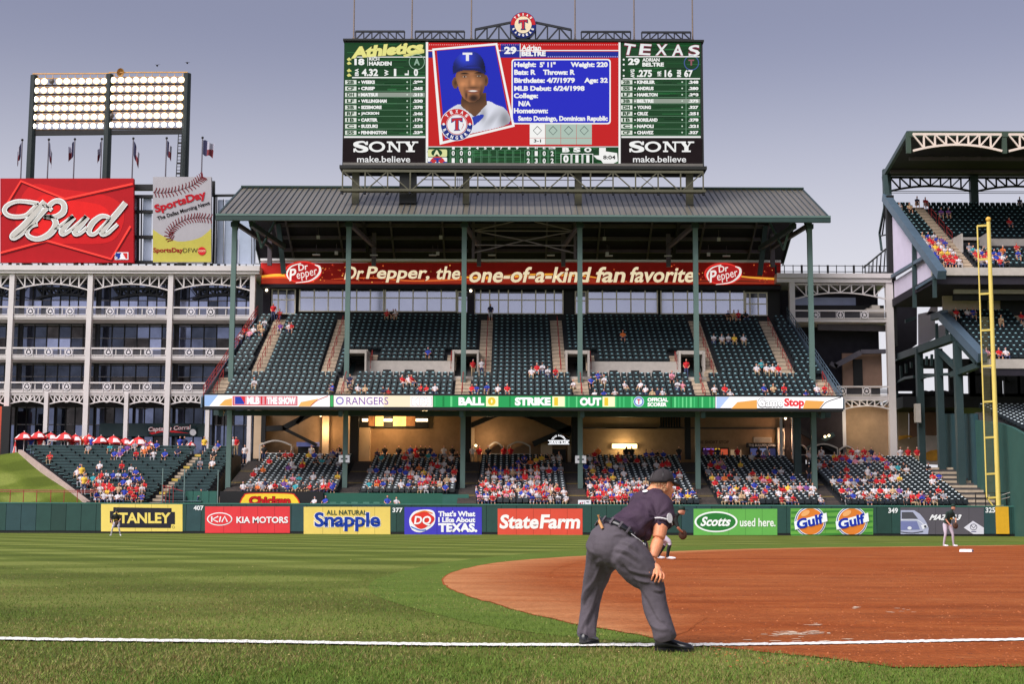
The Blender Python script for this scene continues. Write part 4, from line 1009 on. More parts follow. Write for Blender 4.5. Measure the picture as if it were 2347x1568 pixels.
def G_(x, y, cx, cy, rx, ry): return math.exp(-((x - cx) / rx) ** 2 - ((y - cy) / ry) ** 2)
def tone(c, k): return tuple(v * k for v in c)
def blend(c, d, t): t = max(0, min(1, t)); return tuple(p + (q - p) * t for p, q in zip(c, d))
def shirt_c(x, y): return tone((226, 228, 240), .98 - .3 * G_(x, y, 720, 780, 60, 90) - .35 * G_(x, y, 1060, 720, 40, 60) - .18 * max(0, math.sin(x * .05 + y * .03)) * G_(x, y, 960, 720, 120, 50) - .25 * G_(x, y, 930, 690, 22, 50) - .2 * G_(x, y, 800, 700, 26, 60))
a.shade(catmull([(704, 828), (700, 740), (690, 700), (740, 650), (800, 630), (880, 690), (945, 612), (1010, 632), (1068, 662), (1084, 744), (900, 796)], 4, True), shirt_c, 7)
a.shade(catmull([(866, 706), (930, 690), (920, 720), (850, 770), (840, 735)], 4, True), lambda x, y: (40, 60, 170), 8)
SKN = (168, 112, 74)
def skin(x, y):
    u, v = (x - 857) / 98, (y - 500) / 130; n2 = max(0, 1 - u * u * .9 - v * v * .55); k = .42 + .62 * math.sqrt(n2) - .16 * u
    k -= .3 * G_(x, y, 818, 460, 26, 13) + .3 * G_(x, y, 904, 456, 26, 13) + .22 * G_(x, y, 868, 522, 30, 8) + .15 * G_(x, y, 846, 500, 8, 26) + .2 * G_(x, y, 818, 545, 8, 26) + .18 * G_(x, y, 920, 540, 8, 26) + .5 * G_(x, y, 860, 412, 110, 26)
    k += .24 * G_(x, y, 870, 498, 12, 22) + .2 * G_(x, y, 806, 508, 22, 16) + .16 * G_(x, y, 914, 502, 16, 16) + .12 * G_(x, y, 868, 440, 30, 12)
    c = tone(SKN, k)
    for ex, ey in ((818, 463), (904, 459)):
        c = blend(c, (214, 204, 198), 1.5 * G_(x, y, ex, ey, 13, 5) - .35); c = blend(c, (24, 16, 14), 2 * G_(x, y, ex, ey, 6, 6) - .6); c = blend(c, (30, 20, 16), 1.6 * G_(x, y, ex, ey - 20 + .004 * (x - ex) ** 2, 26, 5) - .3)
    c = blend(c, (52, 32, 24), 1.5 * G_(x, y, 872, 592, 34, 26) - .35); c = blend(c, (70, 42, 30), .8 * G_(x, y, 868, 530, 34, 5)); c = blend(c, (66, 40, 30), .9 * G_(x, y, 828, 575, 8, 24) + .8 * G_(x, y, 914, 570, 8, 24))
    m = y - (550 + .004 * (x - 868) ** 2 * -1 + 3); c = blend(c, (110, 52, 46), 1.6 * G_(x, y, 868, 551, 42, 13) - .4); c = blend(c, (232, 226, 218), 2.2 * G_(x, y, 868, 549, 34, 7) - .7)
    return c
a.shade([(800, 560), (946, 560), (952, 630), (880, 706), (796, 640)], lambda x, y: tone(SKN, .62 - .3 * G_(x, y, 870, 590, 80, 34) + .12 * G_(x, y, 830, 660, 20, 30)), 8)
for ex, ey, rx in ((762, 500, 20), (946, 486, 14)): a.shade([(ex + rx * math.cos(t), ey + 34 * math.sin(t)) for t in (2 * math.pi * i / 20 for i in range(20))], lambda x, y: tone(SKN, .66 - .25 * G_(x, y, ex, ey, 8, 16)), 8)
a.shade(catmull([(768, 440), (850, 410), (930, 430), (942, 500), (922, 572), (880, 614), (838, 612), (800, 576), (776, 510)], 5, True), skin, 9, 3.5)
a.shade(catmull([(750, 444), (752, 380), (790, 328), (850, 310), (906, 330), (936, 380), (942, 446), (900, 418), (840, 414), (790, 426)], 6, True), lambda x, y: tone((40, 58, 190), .62 + .5 * G_(x, y, 820, 350, 60, 50) - .35 * G_(x, y, 936, 400, 36, 60) - .2 * G_(x, y, 760, 410, 26, 40)), 15)
a.shade(catmull([(746, 448), (790, 412), (850, 398), (910, 408), (944, 452), (900, 432), (840, 424), (790, 432)], 6, True), lambda x, y: tone((26, 36, 124), .7 + .5 * G_(x, y, 850, 408, 60, 8)), 16)
a.text('T', 806, 320, 864, 370, (240, 240, 245), 17, .06)
def roundel(A, cx, cy, r, L, col_r=(200, 40, 44), col_b=(26, 44, 130), wh=(242, 242, 244)):
    A.ell(cx, cy, r * 1.04, r * 1.02, wh, L); A.ring(cx, cy, r * .66, r * .99, col_r, L + 1, 40, 180, 360, 1); A.ring(cx, cy, r * .66, r * .99, col_b, L + 1, 40, 0, 180, 1)
    A.arctext('TEXAS', cx, cy, r * .83, r * .22, 138, 42, wh, L + 2, .05); A.arctext('RANGERS', cx, cy, r * .83, r * .22, 205, 335, wh, L + 2, .05, True)
    A.ell(cx - r * .82, cy - r * .02, r * .09, r * .09, wh, L + 2, 5); A.ell(cx + r * .82, cy - r * .02, r * .09, r * .09, wh, L + 2, 5)
    A.ring(cx, cy, r * .6, r * .64, col_r, L + 2, 36)
    k = r
    A.poly([(cx - .34 * k, cy - .4 * k), (cx + .36 * k, cy - .44 * k), (cx + .38 * k, cy - .14 * k), (cx + .24 * k, cy - .16 * k), (cx + .13 * k, cy - .26 * k), (cx + .13 * k, cy + .26 * k), (cx + .24 * k, cy + .38 * k), (cx - .2 * k, cy + .4 * k), (cx - .11 * k, cy + .28 * k), (cx - .11 * k, cy - .24 * k), (cx - .24 * k, cy - .14 * k), (cx - .36 * k, cy - .1 * k)], col_b, L + 3)
    A.poly([(cx - .3 * k, cy - .36 * k), (cx + .31 * k, cy - .4 * k), (cx + .33 * k, cy - .2 * k), (cx + .1 * k, cy - .3 * k), (cx + .08 * k, cy + .28 * k), (cx + .16 * k, cy + .34 * k), (cx - .12 * k, cy + .35 * k), (cx - .07 * k, cy + .28 * k), (cx - .07 * k, cy - .28 * k), (cx - .3 * k, cy - .16 * k)], col_r, L + 4)
    A.stroke([(cx + .3 * k, cy + .3 * k), (cx + .42 * k, cy + .02 * k), (cx + .36 * k, cy - .06 * k)], .03 * k, col_r, L + 3)
a.part('card_emblem'); roundel(a, 771, 754, 96, 18)
a.part('player_data')
def rr(x0, y0, x1, y1, r, c, L):
    P = []
    for cx, cy, q in ((x1 - r, y0 + r, -90), (x1 - r, y1 - r, 0), (x0 + r, y1 - r, 90), (x0 + r, y0 + r, 180)):
        P += [(cx + r * math.cos(R(q + t)), cy + r * math.sin(R(q + t))) for t in (0, 30, 60, 90)]
    a.poly(P, c, L)
rr(1100, 354, 1698, 748, 18, W, 3); rr(1108, 362, 1690, 740, 14, (34, 40, 196), 4)
for t, x0, x1, y in (('Height:', 1116, 1248, 390), ("5' 11\"", 1270, 1366, 390), ('Weight: 220', 1456, 1680, 390), ('Bats: R', 1116, 1246, 436), ('Throws: R', 1290, 1482, 436), ('Birthdate: 4/7/1979', 1116, 1482, 485), ('Age: 32', 1538, 1680, 485), ('MLB Debut: 6/24/1998', 1116, 1540, 533),
                     ('College:', 1114, 1260, 578), ('N/A', 1142, 1216, 625), ('Hometown:', 1114, 1320, 668), ('Santo Domingo, Dominican Republic', 1140, 1680, 715)):
    d = 7 if any(c in t for c in 'gyp,Q') else 0
    a.text(t, x0, y - 17, x1, y + 15 + d, W, 5, .05)
a.part('base_diagram')
for i in range(4):
    x = 1210 + i * 94; c = W if i == 0 else (176, 196, 184)
    a.rect(x, 748, x + 92, 830, c, 2); a.rect(x, 832, x + 92, 870, c, 2); a.outline([(x + 46, 760), (x + 71, 786), (x + 46, 812), (x + 21, 786)], 4, (70, 80, 80), 3)
a.text('3-1', 1234, 838, 1278, 858, (30, 30, 30), 3, .03)
a.part('line_score'); green_field(590, 884, 1745, 992, 60)
a.rect(590, 882, 1745, 886, W, 3)
for i, t in enumerate(['1', '2', '3', '4', '5', '6', '7', '8', '9']):
    x = 750 + i * 48; a.text(t, x - 8, 884, x + 8, 900, W, 4, .04); a.outline([(x - 20, 904), (x + 20, 904), (x + 20, 986), (x - 20, 986)], 3, (90, 140, 105), 3); a.rect(x - 20, 943, x + 20, 946, (90, 140, 105), 3)
for i, t in enumerate(['0', '0', '0']): a.text(t, 740 + i * 49, 908, 758 + i * 49, 938, W, 4, .03)
for i, t in enumerate(['1', '0', '1']): a.text(t, 740 + i * 49, 953, 758 + i * 49, 984, W, 4, .03)
for i, (h, u, d) in enumerate((('R', '0', '2'), ('H', '1', '3'), ('E', '0', '0'), ('LOB', '2', '2'))):
    x = 1201 + i * 48; a.text(h, x - (8 if len(h) == 1 else 20), 884, x + (8 if len(h) == 1 else 20), 898, W, 4, .04); a.text(u, x - 9, 910, x + 9, 940, W, 4, .03); a.text(d, x - 9, 954, x + 9, 984, W, 4, .03)
    a.outline([(x - 21, 904), (x + 21, 904), (x + 21, 986), (x - 21, 986)], 3, (90, 140, 105), 3)
rr(596, 900, 712, 944, 8, (224, 226, 160), 3); a.ell(650, 921, 33, 22, GD, 4); a.text('A', 630, 905, 670, 938, (236, 236, 190), 5, .06)
rr(596, 948, 712, 990, 6, W, 3); a.ring(654, 990, 18, 48, (200, 50, 56), 4, 24, 180, 360); a.text('T', 632, 952, 676, 986, (40, 60, 150), 5, .07); a.rect(596, 974, 620, 990, (40, 60, 150), 5); a.rect(688, 974, 712, 990, (40, 60, 150), 5)
for i, (h, d) in enumerate((('B', '0'), ('S', '1'), ('O', '1'))):
    x = 1428 + i * 66; a.text(h, x - 22, 888, x + 22, 917, W, 4, .06); a.outline([(x - 30, 928), (x + 30, 928), (x + 30, 988), (x - 30, 988)], 5, W, 4); a.text(d, x - (16 if d == '0' else 9), 934, x + (16 if d == '0' else 9), 980, W, 4, .05)
a.poly([(1628, 890), (1668, 890), (1668, 912), (1736, 922), (1740, 972), (1690, 996), (1672, 990), (1660, 996), (1640, 966), (1614, 958), (1592, 936), (1628, 936)], W, 4)
a.text('8:04', 1652, 936, 1726, 960, (20, 22, 24), 5, .03)
for k, mb in list(a.parts.items()): mb.build(k.strip(), sb)
pm_, n, l, bb = node_mat('screen_picture', .5, .03); tn = n.new('ShaderNodeAttribute'); tn.attribute_name = 'col'
bb.inputs['Base Color'].default_value = (.01, .01, .01, 1); l.new(tn.outputs['Color'], bb.inputs['Emission Color']); bb.inputs['Emission Strength'].default_value = .72
a.cells_done(sb, pm_)
# round emblem and trusses on top
STB = M('truss_black', (34, 36, 44), .5, var=.05)
em = MB(); c = pz(1170, 148); rad = (pz(1250, 148).x - pz(1090, 148).x) / 2
n = 48; em.prism([(c.x + rad * math.cos(2 * math.pi * i / n), YK + .3, c.z + rad * math.sin(2 * math.pi * i / n)) for i in range(n)], (0, .5, 0), M('emblem_rim', (22, 30, 66), .4, var=0))
e = em.build('round_emblem', sb)
a2 = Art(Z2, YK + .29, V); a2.part('face')
a2.ell(1170, 148, 77, 77, (24, 40, 110), 1); a2.ring(1170, 148, 52, 74, (188, 40, 46), 2, 30, 180, 360); a2.ell(1170, 148, 51, 51, (232, 214, 180), 3)
a2.arctext('TEXAS', 1170, 148, 63, 15, 138, 42, (240, 238, 236), 4, .05); a2.arctext('RANGERS', 1170, 148, 63, 15, 205, 335, (240, 238, 236), 4, .05, True)
k = 74; cx, cy = 1170, 148
a2.poly([(cx - .36 * k, cy - .4 * k), (cx + .38 * k, cy - .44 * k), (cx + .4 * k, cy - .12 * k), (cx + .14 * k, cy - .24 * k), (cx + .14 * k, cy + .26 * k), (cx + .24 * k, cy + .4 * k), (cx - .22 * k, cy + .42 * k), (cx - .12 * k, cy + .28 * k), (cx - .12 * k, cy - .22 * k), (cx - .38 * k, cy - .08 * k)], (24, 40, 110), 5)
a2.poly([(cx - .3 * k, cy - .35 * k), (cx + .32 * k, cy - .38 * k), (cx + .33 * k, cy - .2 * k), (cx + .08 * k, cy - .3 * k), (cx + .07 * k, cy + .35 * k), (cx - .07 * k, cy + .35 * k), (cx - .07 * k, cy - .28 * k), (cx - .3 * k, cy - .16 * k)], (190, 40, 46), 6)
for mb in a2.parts.values(): mb.build('face', e)
def truss(name, P, segs, top, bot, w, Y, parent, posts=True, mode=None):
    """P maps photo coordinates; top/bot: lists of (x,y) ends"""
    b = MB(); T = [Vector(at(*P(*p), Y)) for p in top]; B = [Vector(at(*P(*p), Y)) for p in bot]
    def lerp(L, t):
        s = t * (len(L) - 1); i = min(int(s), len(L) - 2); return L[i].lerp(L[i + 1], s - i)
    for L in (T, B):
        for i in range(len(L) - 1): b.bar(L[i], L[i + 1], w * 1.5, w * 1.5, STB)
    for i in range(segs + 1):
        t = i / segs; b.bar(lerp(T, t), lerp(B, t), w, w, STB)
        if i < segs:
            u = (i + 1) / segs
            if (i < segs / 2) != (mode == 'in'): b.bar(lerp(B, t), lerp(T, u), w, w, STB)
            else: b.bar(lerp(T, t), lerp(B, u), w, w, STB)
    return b.build(name, parent)
for x0, x1, yt in ((160, 456, 188), (520, 817, 188), (1520, 1818, 190), (1884, 2180, 193)): truss('roof_truss', Z2, 6, [(x0, yt), (x1, yt)], [(x0 + 2, 238), (x1 - 2, 238)], .11, YK + .6, sb)
truss('roof_truss', Z2, 3, [(882, 176), (1095, 134)], [(882, 242), (1095, 244)], .13, YK + .6, sb); truss('roof_truss', Z2, 3, [(1245, 134), (1460, 178)], [(1245, 244), (1460, 244)], .13, YK + .6, sb)
b = MB()
for x in (1130, 1208): b.bar(at(*Z2(x, 242), YK + .6), at(*Z2(x, 200), YK + .6), .2, .2, STB)
b.build('emblem_bracket', sb)
MST = M('mast_grey', (120, 104, 92), .5, metal=.3, var=.1)
for i, (x, yb) in enumerate(((142, 238), (495, 238), (856, 238), (1486, 242), (1845, 246), (2200, 246))):
    b = MB(); p = pz(x, yb); b.tube([(p.x, YK + 1, p.z - .2), (p.x, YK + 1, p.z + 7.2)], .075, MST, 7, .05); b.box(p.x - .12, p.x + .12, YK + .88, YK + 1.12, p.z - .2, p.z + .5, MST); b.build('lightning_mast', sb)
# support truss and catwalk below the board
STG = M('support_steel', (86, 84, 66), .5, var=.12)
tr = lambda x, y: at(*ZT(x, y), YK - .3)
b = MB(); zt_, zb_ = tr(1160, 44).z, tr(1160, 172).z; x0, x1 = tr(18, 100).x, tr(2305, 100).x
b.bar((x0, YK - .3, zt_), (x1, YK - .3, zt_), .16, .22, STG); b.bar((x0 - .15, YK - .5, zb_), (x1 + .15, YK - .5, zb_), .75, .22, STG); b.bar((x0, YK + 1.2, zt_), (x1, YK + 1.2, zt_), .16, .22, STB)
n = 16
for i in range(n + 1):
    x = x0 + (x1 - x0) * i / n; b.bar((x, YK - .3, zb_), (x, YK - .3, zt_), .12, .12, STG); b.box(x - .09, x + .09, YK - .75, YK - .2, zb_ - .3, zb_ - .11, STB)
    if i < n:
        x2 = x0 + (x1 - x0) * (i + 1) / n
        if i % 2: b.bar((x, YK - .3, zb_), (x2, YK - .3, zt_), .1, .1, STG)
        else: b.bar((x, YK - .3, zt_), (x2, YK - .3, zb_), .1, .1, STG)
        if i % 3 == 1: b.bar((x, YK - .28, zt_), (x2, YK - .28, zb_ + .1), .05, .05, STG)
b.build('support_truss', sb)
b = MB(); b.bar((x0, YK - .15, zt_ + .62), (x1, YK - .15, zt_ + .62), .3, .3, M('cable_duct', (110, 106, 100), .4, metal=.3, var=.1)); b.box(x0 + 1, x1 - 1, YK + .5, YK + 2, zt_ + .1, zt_ + .5, HS)
b.bar((x0 + 7, YK - .25, zt_ - .75), (x1 - 8, YK - .25, zt_ - .75), .06, .06, STB); b.build('duct', sb)
for x, w in ((95, .32), (430, .75), (800, .3), (1515, .32), (2225, .32)):
    p = tr(x, 100); b = MB(); yy = YK + .55; zr = EZ + (yy - EY) * (KZ - EZ) / (KY - EY); b.box(p.x - w, p.x + w, yy - w * .6, yy + w * .6, zr, zB - .2, STG if w < .5 else HS); b.build('support_post', sb)
b = MB()
for x in (745, 757, 769, 781): p = tr(x, 100); b.bar((p.x, YK - .1, zb_ - .5), (p.x, YK - .1, zb_ + 1.3), .05, .05, STB)
b.build('ladder', sb)
# ------------------------------------------------------------------ red billboard
Yb = 142.0
o, a = board('billboard', 'large red billboard with silver script lettering and neon bow tie outline', 'billboard', ZBUD, 5, 120, 2200, 1505, Yb, (176, 26, 34), .5)
a.part('glow_panel').poly(catmull([(500, 240), (1060, 300), (1800, 420), (2050, 700), (1850, 1150), (1150, 1200), (500, 1150), (250, 800)], 6, True), (206, 32, 36), 1)
a.poly(catmull([(700, 400), (1100, 470), (1650, 560), (1800, 760), (1500, 1050), (1000, 1080), (560, 1000), (480, 700)], 6, True), (228, 36, 36), 2)
a.part('bow_tie'); N_ = S((248, 66, 56), 1.0)
for p in ([(5, 720), (345, 165), (1070, 460), (2185, 212)], [(5, 1350), (760, 1145), (1830, 1450), (2150, 910)]):
    a.stroke([(x + 14, y + 32) for x, y in p], 16, (92, 14, 24), 3, smooth=False); a.stroke(p, 30, N_, 4, smooth=False)
a.part('lettering'); SV, WH2 = (196, 192, 186), (240, 242, 242); DK = (60, 12, 20)
SC = [ # flourish + stem of B
 [(640, 540, 50), (480, 510, 44), (280, 500, 40), (130, 560, 48), (75, 650, 55), (140, 730, 50), (280, 755, 48), (430, 730, 50), (540, 640, 60), (640, 540, 50)],
 [(740, 500, 70), (620, 640, 95), (420, 880, 105), (240, 1040, 95), (200, 1090, 60), (240, 1110, 40), (330, 1060, 40), (440, 960, 50), (560, 850, 55), (690, 700, 60), (800, 580, 65), (900, 500, 60), (1000, 500, 70), (1060, 570, 80), (1040, 680, 90), (930, 750, 70), (800, 755, 40), (720, 745, 30)],
 [(720, 750, 30), (850, 760, 50), (920, 850, 85), (880, 970, 95), (770, 1070, 85), (620, 1120, 60), (500, 1090, 55), (450, 1030, 50), (470, 960, 45), (540, 900, 40), (625, 880, 30)],
 [(860, 650, 40), (800, 600, 34), (700, 560, 26)],
 [(900, 960, 24), (1000, 900, 40), (1220, 750, 60)], [(1220, 752, 84), (1120, 860, 84), (1020, 990, 80), (1040, 1040, 50), (1110, 1010, 40), (1230, 920, 40), (1430, 750, 50)], [(1440, 752, 84), (1340, 880, 84), (1240, 990, 80), (1250, 1040, 50), (1330, 1020, 40), (1440, 930, 40)],
 [(1820, 800, 50), (1760, 750, 44), (1660, 750, 60), (1540, 840, 80), (1470, 960, 80), (1490, 1035, 55), (1570, 1030, 40), (1700, 910, 44), (1800, 810, 44)],
 [(2070, 522, 76), (1960, 660, 84), (1800, 850, 88), (1690, 1000, 80), (1700, 1045, 50), (1780, 1020, 40), (1870, 940, 36), (1940, 875, 30)]]
for L, ex, c, dy in ((5, 56, DK, 10), (6, 34, WH2, 0), (7, 0, SV, 0)):
    for sc in SC: a.stroke([(x, y + dy, w * .82 + ex) for x, y, w in sc], 50, c, L, 10)
a.part('league_badge'); rr0 = a
a.rect(1892, 1340, 2115, 1462, (240, 240, 244), 3); a.rect(1905, 1352, 2000, 1452, (36, 54, 140), 4); a.poly([(2020, 1352), (2100, 1352), (2100, 1452), (2070, 1440)], (206, 50, 50), 4)
a.poly(catmull([(1985, 1380), (2005, 1362), (2025, 1380), (2030, 1410), (2060, 1440), (2080, 1452), (1970, 1452), (1985, 1420)], 4, True), (240, 240, 244), 5); a.ell(1925, 1430, 12, 12, (240, 240, 244), 5, 10)
a.done(o)
b = MB()
for u in (150, 700, 1250, 1800, 2120):
    p = at(*ZBUD(u, 1505), Yb); b.box(p.x - .12, p.x + .12, Yb + .15, Yb + .45, p.z - 1.2, p.z, BLK)
b.build('support_leg', o)
# ------------------------------------------------------------------ baseball poster board
o, a = board('billboard', 'tall pale billboard printed with a giant baseball over a yellow base', 'billboard', ZSD, 95, 95, 1055, 1500, Yb, (172, 168, 174), .45)
a.part('yellow_ground').poly([(95, 960)] + catmull([(95, 960), (250, 1065), (450, 1145), (580, 1160), (750, 1135), (900, 1080), (1055, 950)], 6) + [(1055, 1500), (95, 1500)], (190, 180, 84), 1)
a.part('stitching'); ST1, ST2 = (112, 24, 34), (44, 24, 34)
for pts, sgn in (([(100, 350), (260, 358), (420, 340), (600, 290), (760, 228), (860, 140), (920, 95)], 1), ([(420, 1150), (360, 1060), (400, 960), (500, 870), (640, 800), (780, 772), (900, 768), (1050, 785)], 1)):
    c = catmull(pts, 12); a.stroke(c, 8, ST2, 2, smooth=False)
    for i in range(2, len(c) - 1, 4 if pts[0][0] == 100 else 4):
        (x, y), (x2, y2) = c[i], c[i + 1]; d = math.hypot(x2 - x, y2 - y); ux, uy = (x2 - x) / d, (y2 - y) / d
        for q in (1, -1): a.stroke([(x, y), (x + uy * 42 * q + ux * 26, y - ux * 42 * q + uy * 26), (x + uy * 78 * q + ux * 34, y - ux * 78 * q + uy * 34)], 15, ST1 if i % 8 else ST2, 3)
a.part('lettering').text('SportsDay', 110, 430, 990, 600, (176, 26, 40), 4, .045, 0, 17); a.text('The Dallas Morning News', 150, 620, 1050, 700, (34, 30, 34), 4, .03, 0, 17)
a.part('web_lettering').text('SportsDay', 100, 1265, 592, 1362, (150, 26, 34), 4, .03); a.text('DFW', 594, 1272, 832, 1345, (70, 60, 40), 4, -.005); a.ell(902, 1320, 68, 68, (206, 40, 48), 4); a.text('com', 845, 1300, 960, 1335, (236, 190, 160), 5, .02)
a.done(o)
b = MB()
for u in (200, 950):
    p = at(*ZSD(u, 1500), Yb); b.box(p.x - .12, p.x + .12, Yb + .15, Yb + .4, p.z - 1.2, p.z, BLK)
b.build('support_leg', o)
# ------------------------------------------------------------------ white office block on the left
YO = 142.0
def boxpx(b, Z, x0, y0, x1, y1, Y, dep, mat, pad=0):
    xm, ym = (x0 + x1) / 2, (y0 + y1) / 2
    b.box(at(*Z(x0, ym), Y).x - pad, at(*Z(x1, ym), Y).x + pad, Y, Y + dep, at(*Z(xm, y1), Y).z, at(*Z(xm, y0), Y).z, mat)
GL1 = M('office_glass', (62, 68, 84), .06, metal=.75, var=.5, scale=.5); GL2 = M('office_glass_sky', (170, 178, 212), .15, metal=.6, var=.2, scale=.5); GL3 = M('office_glass_warm', (58, 54, 54), .08, metal=.7, var=.6, scale=.9); GL4 = M('office_glass_pale', (112, 120, 148), .05, metal=.75, var=.4, scale=.4)  # sky and stand reflections are painted into the pane colours
off = thing('office_building', 'white steel office block with star balconies left of the upper deck', 'building', (-38, YO, 0))
zO = lambda y: at(*Z6(900, y), YO).z
xo = lambda x, y=750: at(*Z6(x, y), YO).x
XL, XR = -60.0, xo(1885, 140)
b = MB(); b.box(XL, XR, YO - .5, YO + 8, zO(168), zO(150), WHT); b.box(XL, XR + .05, YO - .65, YO + 8, zO(148), zO(112), WHT); b.build('parapet', off)
b = MB(); b.box(XL, XR - 1, YO + 3.0, YO + 8, 4, zO(170), M('office_core', (58, 58, 66), .8, var=.1)); b.build('wall', off)
b = MB()
for y0, y1, xr in ((470, 497, 1835), (765, 790, 1840), (1015, 1042, 1840)): b.box(XL, xo(xr, y0), YO - .1, YO + 3, zO(y1), zO(y0), WHT); b.box(XL, xo(xr, y0), YO - .16, YO - .1, zO(y1) + .15, zO(y1) + .35, WHT)
each(b, 'floor_slab', off)
xc = [xo(-500), xo(70), xo(640), xo(1225), at(*Z6(1832, 300), YO).x]
for i, x in enumerate(xc):
    b = MB(); b.box(x - .24, x + .24, YO - .3, YO + .3, 3 if i < 4 else zO(500), zO(160), WHT); b.build('column', off)
for x in (335, 915, 1505, 1808):
    X = xo(x, 1200); b = MB(); b.box(X - .19, X + .19, YO - .25, YO + .25, 4.5, zO(1030), WHT); b.build('column', off)
def archtruss(name, parent, X0, X1, zt, zs, zc, Y, m, segs=8, w=.1, dy=.14):
    """flat top chord, arched bottom chord springing at zs with crown zc"""
    b = MB(); b.bar((X0, Y, zt), (X1, Y, zt), dy, w * 1.3, m); P = []
    for i in range(segs + 1):
        t = i / segs; P.append((X0 + (X1 - X0) * t, Y, zs + (zc - zs) * (1 - (2 * t - 1) ** 2)))
    Q = catmull(P, 3)
    for i in range(len(Q) - 1): b.bar(Q[i], Q[i + 1], dy, w * 1.2, m)
    for i in range(segs):
        u, v = P[i], P[i + 1]
        if i: b.bar((u[0], Y, u[2]), (u[0], Y, zt), dy * .9, w * .8, m)
        if i < segs / 2: b.bar((u[0], Y, zt), v, dy * .9, w * .8, m)
        else: b.bar(u, (v[0], Y, zt), dy * .9, w * .8, m)
    return b.build(name, parent)
for i in range(4): archtruss('arch_truss', off, xc[i] + .3, xc[i + 1] - .3, zO(176), zO(283), zO(240), YO, WHT, 8)
for i in range(4):
    archtruss('inner_truss', off, xc[i] + 1.5, xc[i + 1] - .6, zO(240), zO(318), zO(285), YO + 2.6, STB, 8, .16)
low = [xo(-500), xo(-235, 1200), xo(45, 1200), xo(335, 1200), xo(625, 1200), xo(915, 1200), xo(1210, 1200), xo(1505, 1200), xo(1808, 1200)]
for i in range(len(low) - 2):
    a0, a1 = low[i] + .25, low[i + 1] - .25
    o = archtruss('arch_truss', off, a0, a1, zO(1046), zO(1112), zO(1090), YO, WHT, 7, .1)
    b = MB(); cx = (a0 + a1) / 2; cz = zO(1068); r = .38
    for k in range(16):
        p, q = 2 * math.pi * k / 16, 2 * math.pi * (k + 1) / 16; b.bar((cx + r * math.cos(p), YO - .02, cz + r * math.sin(p)), (cx + r * math.cos(q), YO - .02, cz + r * math.sin(q)), .12, .1, WHT)
    b.build('ring', o)
STARM = M('star_white', (226, 220, 224), .5, var=.04)
def medallion(parent, x, z, Y, r=.36):
    b = MB(); b.box(x - r * 1.15, x - r * 1.05, Y, Y + .05, z - r * 1.3, z + r * 1.3, STARM); b.box(x + r * 1.05, x + r * 1.15, Y, Y + .05, z - r * 1.3, z + r * 1.3, STARM)
    for k in range(20):
        p, q = 2 * math.pi * k / 20, 2 * math.pi * (k + 1) / 20
        b.face([(x + u * math.cos(t), Y - .02, z + u * math.sin(t)) for u, t in ((r * .74, p), (r * .74, q), (r, q), (r, p))][::-1], STARM)
    b.face([(x + (r * .66 if k % 2 == 0 else r * .27) * math.cos(R(90 + 36 * k)), Y - .02, z + (r * .66 if k % 2 == 0 else r * .27) * math.sin(R(90 + 36 * k))) for k in range(10)], STARM)
    return b.build('star_medallion', parent)
RAILB = M('rail_infill', (70, 68, 74), .6, var=.1)
def balcony(parent, X0, X1, z0, z1, Y, stars):
    b = MB(); b.box(X0, X1, Y - .12, Y + .02, z1 - .15, z1, WHT); b.box(X0, X1, Y - .06, Y + .02, z0, z0 + .08, WHT)
    n = max(2, int((X1 - X0) / 1.9))
    for i in range(n + 1):
        x = X0 + (X1 - X0) * i / n; b.box(x - .04, x + .04, Y - .07, Y, z0 + .08, z1 - .2, WHT)
    for k in range(1, 5): z = z0 + .08 + (z1 - z0 - .28) * k / 5; b.box(X0, X1, Y - .03, Y - .01, z - .035, z + .035, RAILB)
    o = b.build('balcony_rail', parent)
    for x in stars: medallion(o, x, (z0 + z1 - .12) / 2, Y - .1)
for (y0, y1), st, xr in (((405, 468), (227, 370, 512, 802, 945, 1093, 1387, 1530, -60), 1830), ((702, 760), (213, 357, 503, 790, 935, 1080, 1375, 1523, -75), 1845), ((952, 1012), (200, 345, 488, 780, 925, 1070, 1365, -90), 1490)):
    X = [xo(s, (y0 + y1) / 2) for s in st]
    lim = xc[:4] + [xo(xr, y0)]
    for i in range(4):
        balcony(off, lim[i] + .3, lim[i + 1] - (.3 if i < 3 else 0), zO(y1), zO(y0), YO - .12, [x for x in X if lim[i] < x < lim[i + 1]])
rs = random.Random(21)
def glazing(z0, z1, X0, X1, n, mats, zm=None, Y=None):
    Y = Y or YO + 2.9; f = MB(); w = (X1 - X0) / n
    for i in range(n + 1): f.box(X0 + w * i - .05, X0 + w * i + .05, Y - .08, Y + .06, z0, z1, BLK)
    for z in ([z0, z1 - .08] + ([zm] if zm else [])): f.box(X0, X1, Y - .06, Y + .06, z, z + .08, M('glazing_bar', (120, 118, 122), .5, var=.05))
    o = f.build('window', off)
    for k, (a_, c_) in enumerate(((z0 + .08, (zm or z1) - .02), ((zm or z1) + .08, z1 - .08))):
        if c_ - a_ < .2: continue
        g = MB()
        for i in range(n):
            m = rs.choice(mats[min(k, len(mats) - 1)]); tl = rs.uniform(-.006, .006)
            g.mesh([(X0 + w * i + .05, Y + tl, a_), (X0 + w * (i + 1) - .05, Y - tl, a_), (X0 + w * (i + 1) - .05, Y - tl, c_), (X0 + w * i + .05, Y + tl, c_)], [(0, 1, 2, 3)], m)
        g.build('pane', o)
